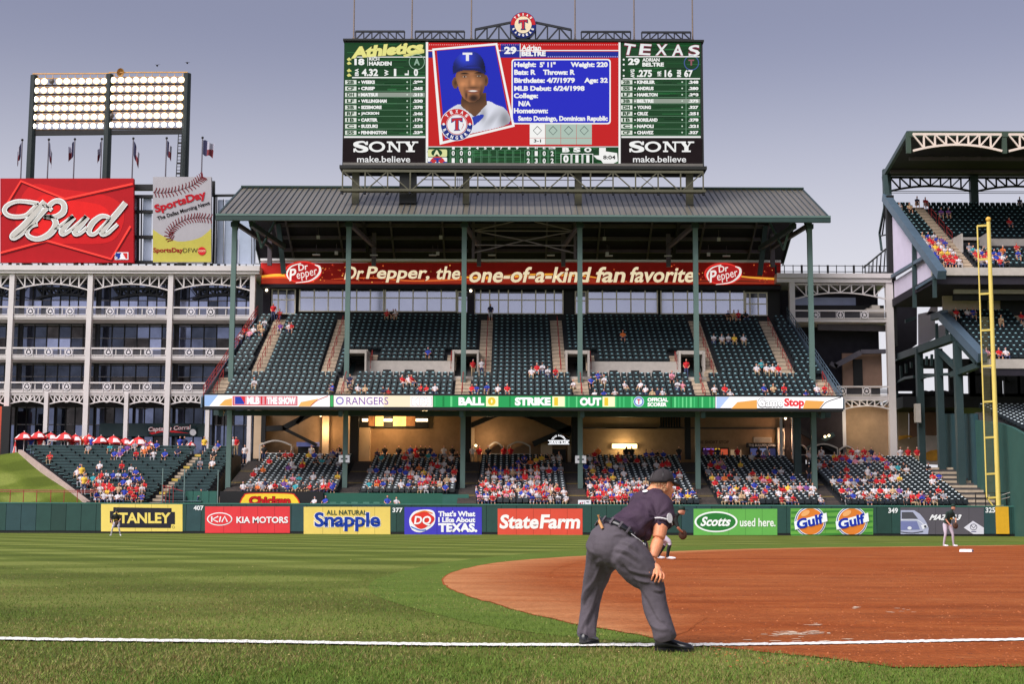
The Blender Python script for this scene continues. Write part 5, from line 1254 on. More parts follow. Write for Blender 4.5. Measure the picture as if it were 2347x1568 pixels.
for i in range(4):
    X0, X1 = xc[i] + .2, xc[i + 1] - .2
    glazing(zO(468), zO(200), X0, X1, 8, [[GL2, GL2, GL2, GL4, GL1], [GL1, GL1, GL4]], zO(330))
    glazing(zO(762), zO(508), X0, X1, 6, [[GL1, GL3, GL2, GL4], [GL1, GL1, GL3] if i < 2 else [GL4, GL1]], zO(610))
    glazing(zO(1012), zO(800), X0, X1, 6, [[GL1, GL1, GL3], [GL1]], zO(895))
for i in range(1, len(low) - 1):
    glazing(6.4, zO(1118), low[i] + .1, low[i + 1] - .1, 4, [[GL1, GL3, GL1, GL4], [GL4, GL3, GL1]], zO(1250))
b = MB(); boxpx(b, Z6, 720, 1250, 1500, 1345, YO + 2.5, .2, M('fascia_green', (40, 62, 66), .6, var=.1)); b.build('fascia', off)
# restaurant script sign on the fascia
o, a = board('shop_sign', 'red and white script sign on the dark glass behind the bleachers', 'sign', Z7, 998, 250, 1330, 315, YO + 2.3, (40, 60, 64), .06)
a.part('lettering')
for L, c, bd in ((1, (224, 50, 56), .06), (2, (244, 240, 240), .02)): a.text("Captain's Corral", 1004, 248, 1292, 288, c, L, bd, .2, 3)
a.poly([(1010, 296), (1090, 280), (1180, 280), (1290, 300), (1200, 294), (1100, 290), (1030, 306)], (226, 50, 56), 1)
a.ell(1308, 292, 22, 22, (240, 238, 240), 3); a.done(o)
# frames beside the billboards
fr = thing('billboard_scaffold', 'black steel scaffold frame between and beside the two billboards', 'scaffold', (-34, 143.5, zO(110)))
b = MB(); Y = 143.2
def pb(p, q, w, Z=Z1, YY=None, m=BLK): b.bar(at(*Z(*p), YY or Y), at(*Z(*q), YY or Y), w, w, m)
for y in (968, 1028, 1130, 1300, 1470): pb((880, y), (1040, y), .3 if y != 968 else .55)
pb((928, 1025), (925, 1475), .22); pb((950, 1025), (946, 1475), .12); pb((898, 1028), (890, 1475), .12)
pb((1425, 1022), (1600, 1020), .22); pb((1440, 1022), (1432, 1475), .22); pb((1455, 1030), (1447, 1475), .1); pb((1585, 1300), (1585, 1475), .1); pb((1432, 925), (1432, 1022), .3)
for x in (1500, 1560, 1690, 1710): pb((x, 1045), (x - 2, 1480), .06)
each(b, 'steel_bar', fr)
b = MB(); PANL = M('pale_screen_panel', (170, 182, 204), .5, var=.06)
for x0, x1 in ((1456, 1498), (1506, 1556), (1562, 1600), (1604, 1688), (1694, 1716)): boxpx(b, Z1, x0, 1050 if x0 < 1600 else 1180, x1, 1480, Y + .2, .1, PANL)
for y0, y1 in ((1040, 1122), (1140, 1292), (1308, 1462)): boxpx(b, Z1, 960, y0, 1015, y1, Y + .2, .1, PANL); boxpx(b, Z1, 900, y0, 922, y1, Y + .2, .1, PANL)
each(b, 'screen_panel', fr)
b = MB()
for x in range(-40, 1900, 52): boxpx(b, Z6, x, 90, x + rs.choice([3, 10, 20]), 110, YO + 1.5, .3, BLK)
boxpx(b, Z6, -60, 86, 1880, 90, YO + 1.5, .1, BLK); o = b.build('roof_railing'); tag(o, 'low black railing along the roof edge below the billboards', 'railing')
# ------------------------------------------------------------------ floodlight tower
YT = 160.0
tw = thing('floodlight_tower', 'tall bank of glowing floodlights on black posts behind the red billboard', 'light tower', (at(*Z1(720, 900), YT).x, YT, 15))
for xa, ya, xb in ((225, 210, 195), (735, 203, 705), (1258, 197, 1228)):
    b = MB(); p, q = at(*Z1(xa, ya), YT), at(*Z1(xb, 900), YT); X = (p.x + q.x) / 2; b.tube([(X, YT + .3, 15), (X, YT + .3, p.z)], .55, M('tower_post', (30, 40, 40), .5, var=.1), 10, .42); b.build('post', tw)
FRAME_LIT = M('lamp_frame_lit', (206, 156, 92), .5, metal=.2, var=.15)  # orange lamplight on the frames is put into this colour
b = MB()
def grid(r, c):
    side = c // 10; k = c % 10
    x0, x1 = ((247, 697), (760, 1217))[side]; x = x0 + (x1 - x0) * k / 9 - r * (4.6 if side == 0 else 3.2); y = 254 + r * 60 - (6 if side else 0) - (c * .25)
    return at(*Z1(x, y), YT)
for r in range(6):
    for s in (0, 10):
        p, q = grid(r, s), grid(r, s + 9)
        b.bar((p.x - .5, YT + .3, p.z + .42), (q.x + .5, YT + .3, q.z + .42), .1, .08, FRAME_LIT); b.bar((p.x - .5, YT + .3, p.z - .38), (q.x + .5, YT + .3, q.z - .38), .3, .12, M('catwalk', (70, 52, 40), .7, var=.1))
        for k in range(10): g = grid(r, s + k); b.bar((g.x + .05, YT + .2, g.z - .4), (g.x + .05, YT + .2, g.z + .75), .07, .07, FRAME_LIT)
for s in (0, 10):
    p, q = grid(0, s), grid(0, s + 9); b.bar((p.x - .6, YT + .3, p.z + .95), (q.x + .6, YT + .3, q.z + .95), .12, .12, FRAME_LIT)
p, q = grid(5, 0), grid(5, 19); b.bar((p.x - .4, YT + .3, p.z - .75), (q.x + .6, YT + .3, q.z - .75), .3, .5, BLK)
b.build('lamp_rack', tw)
HOT = M('floodlight_glow', (255, 246, 226), .5, var=0, emit=4); FRINGE = M('glare_fringe', (255, 206, 120), .5, var=0, emit=1.0); OFFL = M('floodlight_off', (70, 60, 52), .4, var=.1)
def lampmesh(mm):
    b = MB(); n = 14
    b.mesh([(0, -.06, 0)] + [(.3 * math.cos(2 * math.pi * i / n), 0, .3 * math.sin(2 * math.pi * i / n)) for i in range(n)], [(0, 1 + i, 1 + (i + 1) % n) for i in range(n)], mm)
    b.mesh([(.31 * math.cos(2 * math.pi * i / n), .0, .31 * math.sin(2 * math.pi * i / n)) for i in range(n)] + [(.12 * math.cos(2 * math.pi * i / n), .4, .12 * math.sin(2 * math.pi * i / n)) for i in range(n)], [(i, n + i, n + (i + 1) % n, (i + 1) % n) for i in range(n)], FRAME_LIT)
    if mm is HOT: b.mesh([((.37 if i % 2 else .3) * math.cos(math.pi * (i // 2) / 7), .012, (.37 if i % 2 else .3) * math.sin(math.pi * (i // 2) / 7)) for i in range(28)], [(i * 2, i * 2 + 1, (i * 2 + 3) % 28, (i * 2 + 2) % 28) for i in range(14)], FRINGE)  # warm glowing ring imitates the glare fringe round each lamp
    return b
proto = lampmesh(HOT).build('floodlight'); dark = lampmesh(OFFL).build('floodlight'); rest = MB(); cnt = 0
for o in (proto, dark): C.objects.unlink(o)
for r in range(6):
    for c in range(20):
        g = grid(r, c); unlit = (r, c) in ((0, 2), (4, 10))
        if cnt < 100 or unlit:
            o = (dark if unlit else proto).copy(); C.objects.link(o); o.parent = tw; o.location = Vector((g.x, YT, g.z)) - Vector(tw['_o'])
            if unlit: o['label'] = 'unlit dark floodlight'
            cnt += 1
        else:
            m = lampmesh(HOT); m.v = [(x + g.x, y + YT, z + g.z) for x, y, z in m.v]; rest.mesh(m.v, m.f[:14], HOT)
o = rest.build('floodlight_row', tw); o['kind'] = 'stuff'
b = MB()
for x0, x1 in ((1190, 1215),):
    p0, p1 = at(*Z1(x0 + 8, 600), YT - 1), at(*Z1(x0 - 8, 895), YT - 1); q0, q1 = at(*Z1(x1 + 6, 600), YT - 1), at(*Z1(x1 - 6, 895), YT - 1)
    b.bar(p0, p1, .08, .08, BLK); b.bar(q0, q1, .08, .08, BLK)
    for i in range(14): t = i / 13; b.bar(p0.lerp(p1, t), q0.lerp(q1, t), .06, .06 if i % 3 else .2, BLK)
b.build('ladder', tw)
b = MB(); p = at(*Z1(808, 200), YT); n = 16
b.mesh([(p.x, YT + .4, p.z + .1)] + [(p.x + .42 * math.cos(2 * math.pi * i / n), YT, p.z + .1 + .5 * math.sin(2 * math.pi * i / n)) for i in range(n)], [(0, 1 + (i + 1) % n, 1 + i) for i in range(n)] + [(0, 1 + i, 1 + (i + 1) % n) for i in range(n)], M('dish', (196, 150, 84), .5, var=.1)); b.build('dish_antenna', tw)
# two birds over the tower
for i, (x, y) in enumerate(((1054, 148), (1256, 130))):
    p = at(*Z1(x, y), 150); b = MB(); dk = M('bird_dark', (40, 36, 40), .8, var=0)
    b.ball((0, 0, 0), .1, .22, .09, dk, 8, 5); b.mesh([(0, -.08, .04), (0, .1, .04), (-.34, .02, .2 - i * .12), (.34, .02, .2 - i * .12)], [(0, 1, 2), (0, 3, 1), (2, 1, 0), (1, 3, 0)], dk)
    o = b.build('bird'); o.location = p; tag(o, 'small dark bird flying above the floodlights, %s one' % ('left lower' if i == 0 else 'right upper'), 'bird')
# ------------------------------------------------------------------ flagpoles and flags
FB, FW, FR_ = M('flag_blue', (44, 44, 76), .8, var=.1), M('flag_white', (168, 166, 180), .8, var=.1), M('flag_red', (116, 44, 52), .8, var=.1)
YF = 152.0
for i, (xt, yt, xb, wdt, sgn) in enumerate(((150, 655, 138, .4, -1), (330, 652, 315, .35, 1), (505, 650, 490, .5, -1), (685, 648, 672, .3, -1), (897, 645, 883, .6, 1), (1120, 643, 1108, .45, 1), (1360, 640, 1350, 1.15, 1))):
    p, q = at(*Z1(xt, yt), YF), at(*Z1(xb, 900), YF); X = (p.x + q.x) / 2
    w_ = ordn(i) + ' from the left'
    b = MB(); b.tube([(X, YF, q.z - 4), (X, YF, p.z)], .09, M('pole_grey', (98, 92, 100), .4, metal=.4, var=.1), 7, .06); b.ball((X, YF, p.z + .12), .14, .14, .14, BLK, 8, 5)
    o = b.build('flagpole', loc=(X, YF, q.z - 4)); tag(o, 'slim grey flagpole, %s, in the row behind the billboards' % w_, 'flagpole', 'flagpoles behind the billboards')
    b = MB(); H = 1.5; nu, nv = 10, 8
    def fp(u, v):
        d = u * wdt; return (X + sgn * (.08 + d * (1 - .12 * v)), YF + .22 * math.sin(u * 9 + i) * u, p.z - .15 - v * H - u * (1.7 if wdt < 1 else .6) * (.6 + .25 * math.sin(i * 2.1)) + .1 * math.sin(u * 7 + v * 3))
    for a_ in range(nu):
        for c_ in range(nv):
            m = FB if a_ < 4 else (FW if c_ < nv / 2 else FR_)
            b.face([fp(a_ / nu, c_ / nv), fp((a_ + 1) / nu, c_ / nv), fp((a_ + 1) / nu, (c_ + 1) / nv), fp(a_ / nu, (c_ + 1) / nv)], m)
    o = b.build('flag', smooth=True, loc=(X, YF, p.z)); tag(o, '%s state flag in blue, white and red, %s' % ('limp' if wdt < 1 else 'half unfurled', w_), 'flag', 'flags behind the billboards')
# ------------------------------------------------------------------ bleachers, berm, bullpen on the left
BL = dict(Y=121.9, dy=.85, z=2.2, dz=.3); BN = 17
BXR = -25.2
BENCH = M('bench_green', (30, 52, 54), .4, var=.12, spec=.5); BENCHL = M('bench_edge', (86, 116, 118), .4, var=.1)
ble = thing('bleachers', 'green bench bleachers beside the grass berm, under the red umbrellas', 'bleachers', (-33, 128, 2))
def bxl(n): return -34.3 - 10.2 * (n / 16) ** 1.0
b = MB(); bench = MB(); BSEAT = {}
for n in range(BN):
    y, z = row(BL, n)
    b.box(bxl(n), BXR, y, y + .85 + (3 if n == BN - 1 else 0), 0, z, CONC); b.face([(bxl(n), y - .003, z - .3), (BXR, y - .003, z - .3), (BXR, y - .003, z), (bxl(n), y - .003, z)], RISER)
    ax = -29.2 + .06 * n
    for x0, x1 in ((bxl(n) + .3, ax - .6), (ax + .6, BXR - .1)):
        bench.box(x0, x1, y + .4, y + .72, z + .38, z + .44, BENCH); bench.box(x0, x1, y + .74, y + .78, z + .55, z + .8, BENCH); bench.box(x0, x1, y + .735, y + .79, z + .8, z + .83, BENCHL); bench.box(x0, x1, y + .39, y + .4, z + .37, z + .445, BENCHL)
        k = x0 + .4
        while k < x1: bench.box(k, k + .05, y + .5, y + .76, z, z + .8, RISER); k += 1.6
        BSEAT[n] = BSEAT.get(n, []) + [(x, y - .1, z) for x in seats_x(x0, x1, .5)]
b.build('terrace', ble); bench.build('bench', ble)
b = MB()
for n in range(BN):
    y, z = row(BL, n); ax = -29.2 + .06 * n; b.box(ax - .5, ax + .5, y - .01, y + .4, z - .2, z + .012, TAN if n % 4 else YELM)
b.build('stair', ble)
cb = MB()
P = [(bxl(n) - .02, row(BL, n)[0], row(BL, n)[1]) for n in range(BN)]
for i in range(BN - 1): cb.bar((P[i][0] - .1, P[i][1], P[i][2] + .12), (P[i + 1][0] - .1, P[i + 1][1], P[i + 1][2] + .12), .35, .5, M('kerb_stone', (170, 150, 140), .9, var=.15))
o = cb.build('kerb_wall'); tag(o, 'sloping pale kerb wall between the grass berm and the bleachers', 'kerb wall')
b = MB(); n_ = 16; grid_ = []
for i in range(n_ + 1):
    y, z = row(BL, i); z += .1
    grid_.append([(xx, y + .35 * math.sin(xx * .6) * 0, z - .02 - (.06 * (abs(xx - bxl(i))) ** .9) + .12 * math.sin(xx * .9 + i)) for xx in [bxl(i) - .2 - k * 2.2 for k in range(12)]])
for i in range(n_):
    for k in range(11): b.face([grid_[i][k + 1], grid_[i][k], grid_[i + 1][k], grid_[i + 1][k + 1]], TURF)
for k in range(11): b.face([(grid_[0][k + 1][0], 121.9, 0), (grid_[0][k][0], 121.9, 0), grid_[0][k], grid_[0][k + 1]], TURF)
o = b.build('grass_berm', smooth=True); struct(o, 'sloping grass berm left of the bleachers')
b = MB(); zz = lambda y: at(*Z7(300, y), 121.5).z
for y in (678, 690): b.tube([(-60, 121.5, zz(y)), (-33.6, 121.5, zz(y + 8))], .035, REDR, 6)
for x in (-200, -120, -40, 70, 160, 250, 345, 435, 525): X = at(*Z7(x, 700), 121.5).x; b.bar((X, 121.5, 1.5), (X, 121.5, zz(682)), .05, .05, REDR)
o = b.build('berm_railing'); tag(o, 'thin red railing along the foot of the grass berm', 'railing')
b = MB()
for x in (1105, 1125, 1150, 1175): X = at(*Z7(x, 700), 121.7).x; b.bar((X, 121.7, 2.2), (X, 121.7, at(*Z7(x, 650), 121.7).z), .04, .04, REDR)
b.bar(at(*Z7(1100, 652), 121.7), at(*Z7(1240, 690), 121.7), .05, .05, REDR); o = b.build('stair_railing'); tag(o, 'short red stair railing at the right foot of the bleachers', 'railing')
# umbrella terrace
UR_, UW_ = M('umbrella_red', (206, 44, 46), .6, var=.08), M('umbrella_white', (238, 226, 226), .6, var=.05)
yU, zU = row(BL, BN - 1); yU += 1.6
G = 'red and white umbrellas above the bleachers'
for i, (x, y, w, tl) in enumerate(((165, 295, 62, 0), (262, 290, 60, 0), (345, 300, 62, 0), (440, 296, 66, 0), (512, 312, 60, 0), (602, 312, 66, 0), (685, 322, 58, 0), (770, 320, 68, 0), (848, 335, 58, 0), (940, 328, 74, 0), (1020, 360, 34, 0), (1297, 362, 32, 0), (105, 348, 30, 1))):
    Y = yU + (i % 3) * .7; p = at(*Z7(x, y), Y); r = w * .34086 / 1.0081 * Y / FPX
    o = thing('umbrella', ('folded red umbrella at the left end of the terrace rail' if tl else ('small ' if w < 40 else '') + 'red and white umbrella, %s from the left in the terrace row' % ordn(i)), 'umbrella', (p.x, Y, zU), G)
    b = MB(); n = 8; hh = r * .62; top = (p.x, Y, p.z + .1)
    for k in range(n):
        q = []
        for t in (k, k + .5, k + 1):
            an = 2 * math.pi * t / n + .2; sag = .06 if t == k + .5 else 0
            q.append((p.x + r * math.cos(an) * (1 - sag), Y + r * math.sin(an) * (1 - sag), p.z - hh + sag * 2 * r * .2))
        m = UR_ if k % 2 else UW_
        if tl: q = [(p.x + (u[0] - p.x) * .55, Y + (u[1] - Y) * .55, p.z - 1.1) for u in q]
        mid = [tuple(top[c] + (u[c] - top[c]) * .55 + (.1 * r if c == 2 else 0) for c in range(3)) for u in q]
        for A_, B_ in ((0, 1), (1, 2)):
            b.face([top, mid[A_], mid[B_]], UR_); b.face([mid[A_], q[A_], q[B_], mid[B_]], m)
            b.face([(q[A_][0], q[A_][1], q[A_][2]), (q[A_][0], q[A_][1], q[A_][2] - .14), (q[B_][0], q[B_][1], q[B_][2] - .14), q[B_]], UR_)
    b.build('canopy', o)
    b = MB(); b.tube([(p.x, Y, zU), (p.x, Y, p.z + .2)], .035, UW_, 6); b.build('pole', o)
b = MB(); p = at(*Z7(365, 292), yU + 3); 
for i in range(8):
    t0, t1 = math.pi * i / 8, math.pi * (i + 1) / 8; b.face([(p.x - 1.4 * math.cos(t0), yU + 3, p.z - .6 + .7 * math.sin(t0)), (p.x - 1.4 * math.cos(t1), yU + 3, p.z - .6 + .7 * math.sin(t1)), (p.x - 1.4 * math.cos(t1), yU + 4.2, p.z - .6 + .7 * math.sin(t1)), (p.x - 1.4 * math.cos(t0), yU + 4.2, p.z - .6 + .7 * math.sin(t0))], DGS)
for s in (-1.3, 1.3): b.bar((p.x + s, yU + 3.2, zU), (p.x + s, yU + 3.2, p.z - .6), .08, .08, WHT)
o = b.build('awning'); tag(o, 'dark green rounded awning behind the red umbrellas', 'awning')
# white frame stall below the umbrellas
b = MB()
for x in (325, 415, 545): p = at(*Z7(x, 380), yU + .2); b.bar((p.x, yU + .2, zU), (p.x, yU + .2, at(*Z7(x, 345), yU).z), .08, .08, WHT)
b.bar(at(*Z7(322, 347), yU + .2), at(*Z7(548, 352), yU + .2), .08, .1, WHT); o = b.build('market_stall'); tag(o, 'white stall frame standing under the left umbrellas', 'stall')
# red brick pillar at far left
b = MB(); boxpx(b, Z7, -60, 115, 28, 445, 141, 1.5, M('brick_orange', (196, 84, 60), .9, var=.15)); o = b.build('brick_pier'); tag(o, 'orange brick pier at the far left edge behind the berm', 'pier')
b = MB(); p = at(*Z7(40, 330), 139.5); b.box(p.x - .5, p.x + .3, 139.5, 140, 7, p.z + 3, BLK); o = b.build('equipment_cabinet'); tag(o, 'narrow black cabinet beside the orange pier', 'cabinet')
# bullpen walls above the padded wall
GWL = M('bullpen_green', (34, 92, 74), .6, var=.1, scale=.4); GWP = M('panel_green', (44, 96, 84), .55, var=.1)
b = MB(); Y = 122.6; X0, X1 = at(*Z7(1255, 730), Y).x, at(*Z7(1470, 730), Y).x; z1 = at(*Z7(1360, 690), Y).z; n = 4
for i in range(n): b.box(X0 + (X1 - X0) * i / n + .02, X0 + (X1 - X0) * (i + 1) / n - .02, Y, Y + .2, 0, z1, GWP)
o = b.build('green_panel_wall'); tag(o, 'green four panel wall above the 407 distance number', 'wall')
for i, (x, yt) in enumerate(((1105, 535), (1253, 540), (1480, 548))):
    p = at(*Z7(x, yt), 122.4); b = MB(); b.tube([(p.x, 122.4, 1.8), (p.x, 122.4, p.z)], .05, M('net_pole', (120, 142, 140), .4, metal=.3, var=.1), 6); o = b.build('net_pole'); tag(o, 'thin pale pole rising from the bleacher front, %s of three' % ('leftmost', 'middle', 'rightmost')[i], 'pole', 'thin poles by the bleachers')
b = MB(); Y = 124.4; X0, X1 = at(*Z7(1490, 740), Y).x, at(*Z7(2190, 740), Y).x; b.box(X0, X1, Y, Y + .3, 0, at(*Z7(1800, 692), Y).z, BLK); o = b.build('black_wall'); tag(o, 'black wall carrying the yellow arched Chicken sign', 'wall')
o, a = board('arched_sign', 'yellow arched sign with red edge reading Chicken', 'sign', Z7, 1660, 770, 2000, 800, 124.3, (246, 206, 60), .04)
a.part('face'); AR = [(1622, 800), (1628, 760), (1650, 722), (1690, 704), (1960, 704), (2005, 722), (2030, 760), (2036, 800)]
a.poly(catmull(AR, 5), (214, 60, 44), 1); a.poly(catmull([(x + (6 if x < 1800 else -6), y + 6) for x, y in AR], 5), (248, 214, 64), 2)
a.part('lettering').text('Chicken', 1686, 724, 1972, 786, (120, 20, 20), 3, .085); a.text('Chicken', 1688, 726, 1970, 783, (196, 34, 36), 4, .045)
for x in (1720, 1756, 1800, 1850, 1905, 1950): a.rect(x - 12, 776, x + 12, 783, (196, 34, 36), 4)
a.done(o)
b = MB(); Y = 124.7; X0, X1 = at(*Z8(135, 800), Y).x, at(*Z8(945, 800), Y).x; b.box(X0, X1, Y, Y + .25, 0, at(*Z8(500, 762), Y).z, GWL); b.box(X1, X1 + 2.2, Y, Y + .25, 0, at(*Z8(980, 770), Y).z, GWP); o = b.build('bullpen_wall'); tag(o, 'plain dark green bullpen wall behind the waiting players', 'wall')
b = MB(); b.box(-24.5, -4.5, 120.5, 124.4, 1.2, 1.55, CONC); o = b.build('bullpen_floor'); struct(o, 'bullpen floor')
CHG = M('chair_green', (58, 112, 92), .5, var=.1)
for i, x in enumerate((200, 272, 346, 425, 496)):
    p = at(*Z8(x, 838), 122.2); b = MB()
    b.mesh([(-.25, .2, .42), (.25, .2, .42), (.25, .3, .95), (-.25, .3, .95), (-.25, .24, .42), (.25, .24, .42), (.25, .34, .95), (-.25, .34, .95)], [(3, 2, 1, 0), (4, 5, 6, 7), (0, 1, 5, 4), (1, 2, 6, 5), (2, 3, 7, 6), (3, 0, 4, 7)], CHG); b.box(-.25, .25, -.25, .22, .4, .45, CHG)
    for sx in (-.22, .2):
        for sy in (-.24, .2): b.box(sx, sx + .03, sy, sy + .03, 0, .4, CHG)
    o = b.build('folding_chair'); o.location = (p.x, 122.2, at(*Z8(x, 822), 122.2).z - .95); tag(o, 'green chair in the bullpen, %s from the left' % ordn(i), 'chair', 'green bullpen chairs')
# small board at the front of the stand: pitch speed sign
o, a = board('count_board', 'small white board with numbers on the front rail left of the umpire', 'sign', Z8, 1865, 810, 1952, 858, 121.3, (240, 240, 244), .08)
a.part('lettering').text('47', 1872, 824, 1902, 842, (170, 40, 60), 1, .02); a.text('90', 1920, 817, 1940, 828, (50, 50, 60), 1, .02); a.text('93', 1924, 840, 1946, 851, (50, 50, 60), 1, .02); a.rect(1908, 820, 1911, 850, (90, 80, 90), 1); a.done(o)
# white number plates on the columns
for i, (x0, x1) in enumerate(((243, 316), (1845, 1920))):
    y0, y1 = ((505, 555), (508, 560))[i]
    o, a = board('notice_board', 'white notice board strapped to a green column %s' % ('left of the orange lit wall' if i == 0 else 'right of the arched kiosks'), 'sign', Z8, x0, y0, x1, y1, YC - .3, (240, 240, 244), .05)
    a.part('marks')
    xm = (x0 + x1) / 2; ym = (y0 + y1) / 2
    a.rect(xm - 9, y0, xm + 9, y1, (110, 128, 122), 1); a.ell(xm - 15, ym, 8, 5, (60, 60, 70), 2); a.ell(xm + 15, ym, 8, 5, (60, 60, 70), 2); a.done(o)
# ------------------------------------------------------------------ concourse behind the lower stand
TANW = M('tan_block_wall', (150, 122, 94), .9, var=.2, scale=.8, bump=.2, bscale=6); TANL = M('tan_wall_pale', (196, 170, 142), .85, var=.12, scale=.7)
YQ = 142.0
con = thing('concourse', 'shaded tan concourse hall behind the lower stand, under the upper deck', 'concourse', (2, YQ, 6.4))
zq = lambda y: at(*Z8(1200, y), YQ).z
b = MB(); b.box(-24.2, 27.2, YQ, YQ + .4, 5, 20, TANW); b.build('back_wall', con)
b = MB(); b.box(-24.2, 38, 138.6, YQ, 5.9, 6.35, CONC); b.build('walkway', con)
def qb(b, Z, x0, y0, x1, y1, d, dep, m): boxpx(b, Z, x0, y0, x1, y1, YQ - d, dep, m)
b = MB()
for x0, x1, y0, y1, d in ((130, 176, 190, 510, .8), (380, 452, 318, 562, 1.2), (1118, 1160, 320, 570, 1.0), (1795, 1850, 325, 560, 1.0), (290, 345, 185, 560, .6)): qb(b, Z8, x0, y0, x1, y1, d, d, TANL)
qb(b, Z7, 1720, 120, 1790, 470, .8, .8, TANL); qb(b, ZA, 965, 265, 1000, 440, .9, .9, PALE)
each(b, 'pilaster', con)
b = MB()
for x0, x1 in ((318, 376), (1085, 1140), (1820, 1868)): qb(b, Z8, x0, 170, x1, 560, 1.8, .5, BLK)
qb(b, ZA, 444, 168, 476, 442, 1.8, .5, BLK); qb(b, Z7, 1770, 115, 1800, 360, 1.5, .4, BLK)
each(b, 'dark_column', con)
b = MB()
for (x0, y0), (x1, y1), Z, w in (((1120, 312), (1390, 196), Z8, .45), ((1390, 200), (1560, 250), Z8, .45), ((1540, 220), (1820, 350), Z8, .9), ((1820, 320), (1560, 430), Z8, .5), ((1800, 268), (1925, 262), Z7, .5), ((1920, 265), (2190, 120), Z7, .5), ((1920, 265), (2150, 380), Z7, .3), ((20, 220), (-40, 290), Z8, .3)):
    b.bar(at(*Z(x0, y0), YQ - 1.2), at(*Z(x1, y1), YQ - 1.2), .5, w, BLK)
qb(b, Z8, 1900, 316, 2400, 326, .2, .2, CONC); qb(b, ZA, 0, 262, 980, 270, .2, .2, CONC)
each(b, 'stair_beam', con)
b = MB()
for i in range(8): x = 305 + i * 15; qb(b, ZA, x, 168, x + 8, 262, .25, .2, BLK)
qb(b, ZA, 300, 258, 425, 266, .26, .22, BLK); each(b, 'louver', con)
# warm lit upper windows
w = MB(); qb(w, Z8, 380, 228, 850, 318, .3, .25, BLK); w0 = w.build('lit_window', con)
GLOW = M('warm_room', (255, 190, 110), .5, var=.35, scale=1.2, emit=.9); GLO2 = M('warm_lamp', (255, 228, 180), .5, var=0, emit=3.5)
for x0, x1, m in ((402, 440, GLO2), (445, 485, GLOW), (490, 545, GLOW), (548, 605, GLO2), (612, 700, GLOW), (705, 760, GLOW), (765, 845, GLO2)):
    g = MB(); qb(g, Z8, x0, 258 if m is GLO2 else 236, x1, 276 if m is GLO2 else 308, .34, .03, M('warm_dim', (150, 98, 54), .6, var=.4, scale=2, emit=.4) if m is GLOW and x0 % 2 else m)
    g.build('pane', w0)
def blamp(Z, x, y, d, lab, r=.12, m=None):
    p = at(*Z(x, y), YQ - d); b = MB(); b.ball((0, 0, 0), r, r, r, m or GLO2, 8, 5); b.bar((0, 0, r * .8), (0, 0, r + .5), .04, .04, BLK); o = b.build('hanging_lamp'); o.location = p; tag(o, lab, 'lamp', 'small lamps in the concourse')
for Z, x, y, l in ((Z8, 105, 225, 'left one of a pair beside the leftmost stair'), (Z8, 120, 236, 'right one of a pair beside the leftmost stair'), (Z8, 630, 213, 'single one above the lit upper window'), (Z8, 815, 202, 'left one of a pair at the lit window end'), (Z8, 838, 206, 'right one of a pair at the lit window end'), (Z8, 1172, 440, 'one low on the pier left of the arched kiosks'),
                   (ZA, 1008, 212, 'one under the white ribbon end near the right stair'), (ZA, 1230, 314, 'left one of an orange pair by the right stair'), (ZA, 1252, 308, 'right one of an orange pair by the right stair')):
    blamp(Z, x, y, 1.4, 'round glowing lamp, ' + l)
TUBE = M('fluorescent', (255, 226, 150), .5, var=0, emit=3.2)
p0, p1 = at(*Z8(2098, 444), YQ - .2), at(*Z8(2262, 444), YQ - .2); b = MB(); b.box(p0.x, p1.x, YQ - .35, YQ - .12, p0.z - .18, p0.z + .18, TUBE); b.box(p0.x - .1, p1.x + .1, YQ - .12, YQ - .01, p0.z - .25, p0.z + .25, PALE); o = b.build('wall_light'); tag(o, 'long glowing yellow strip light on the tan wall behind the umpire', 'lamp')
# warm light those lamps give; last one added lampless to brighten passage walls
for x, y, z, e, c, r in ((-17.5, 140.2, 9.6, 190, (1, .66, .34), .3), (-11.5, 139.6, 10.6, 420, (1, .62, .28), .4), (-2.2, 140.2, 8.8, 90, (1, .7, .4), .3), (10.6, 141.0, 8.2, 130, (1, .8, .42), .4), (25.5, 140, 9, 110, (1, .6, .35), .3), (33, 140, 10.5, 130, (1, .84, .6), .3)):
    l = bpy.data.lights.new('concourse_light', 'POINT'); l.energy = e; l.color = c; l.shadow_soft_size = r
    q = bpy.data.objects.new('concourse_light_source', l); C.objects.link(q); q.location = (x, y, z)
# kiosks, doorways, signs
def kiosk(Z, x0, y0, x1, y1, lab, d=1.6):
    p, q = at(*Z(x0, y1), YQ - d), at(*Z(x1, y0), YQ - d); Y = YQ - d; X0, X1, z0, z1 = p.x, q.x, 6.35, q.z; zs = z0 + (z1 - z0) * .8
    o = thing('kiosk', lab, 'kiosk', ((X0 + X1) / 2, Y, z0), 'small arched kiosks in the concourse')
    b = MB(); n = 10; P = [(X0 + (X1 - X0) * i / n, zs + (z1 - zs) * math.sin(math.pi * i / n)) for i in range(n + 1)]
    for i in range(n):
        b.face([(P[i][0], Y, P[i][1]), (P[i + 1][0], Y, P[i + 1][1]), (P[i + 1][0], Y + 1.2, P[i + 1][1]), (P[i][0], Y + 1.2, P[i][1])][::-1], M('kiosk_canopy', (176, 160, 130), .6, var=.15))
        b.bar((P[i][0], Y, P[i][1]), (P[i + 1][0], Y, P[i + 1][1]), .1, .14, PALE)
    b.build('canopy', o)
    for x in (X0, X1): b = MB(); b.box(x - .05, x + .05, Y, Y + .1, z0, zs, PALE); b.box(x - .05, x + .05, Y + 1.1, Y + 1.2, z0, zs, PALE); b.build('post', o)
    b = MB(); b.box(X0 + .1, X1 - .1, Y + .15, Y + 1.0, z0, z0 + 1.0, BLK); b.box(X0 + .05, X1 - .05, Y + .1, Y + 1.05, z0 + 1.0, z0 + 1.06, PALE); b.build('counter', o)
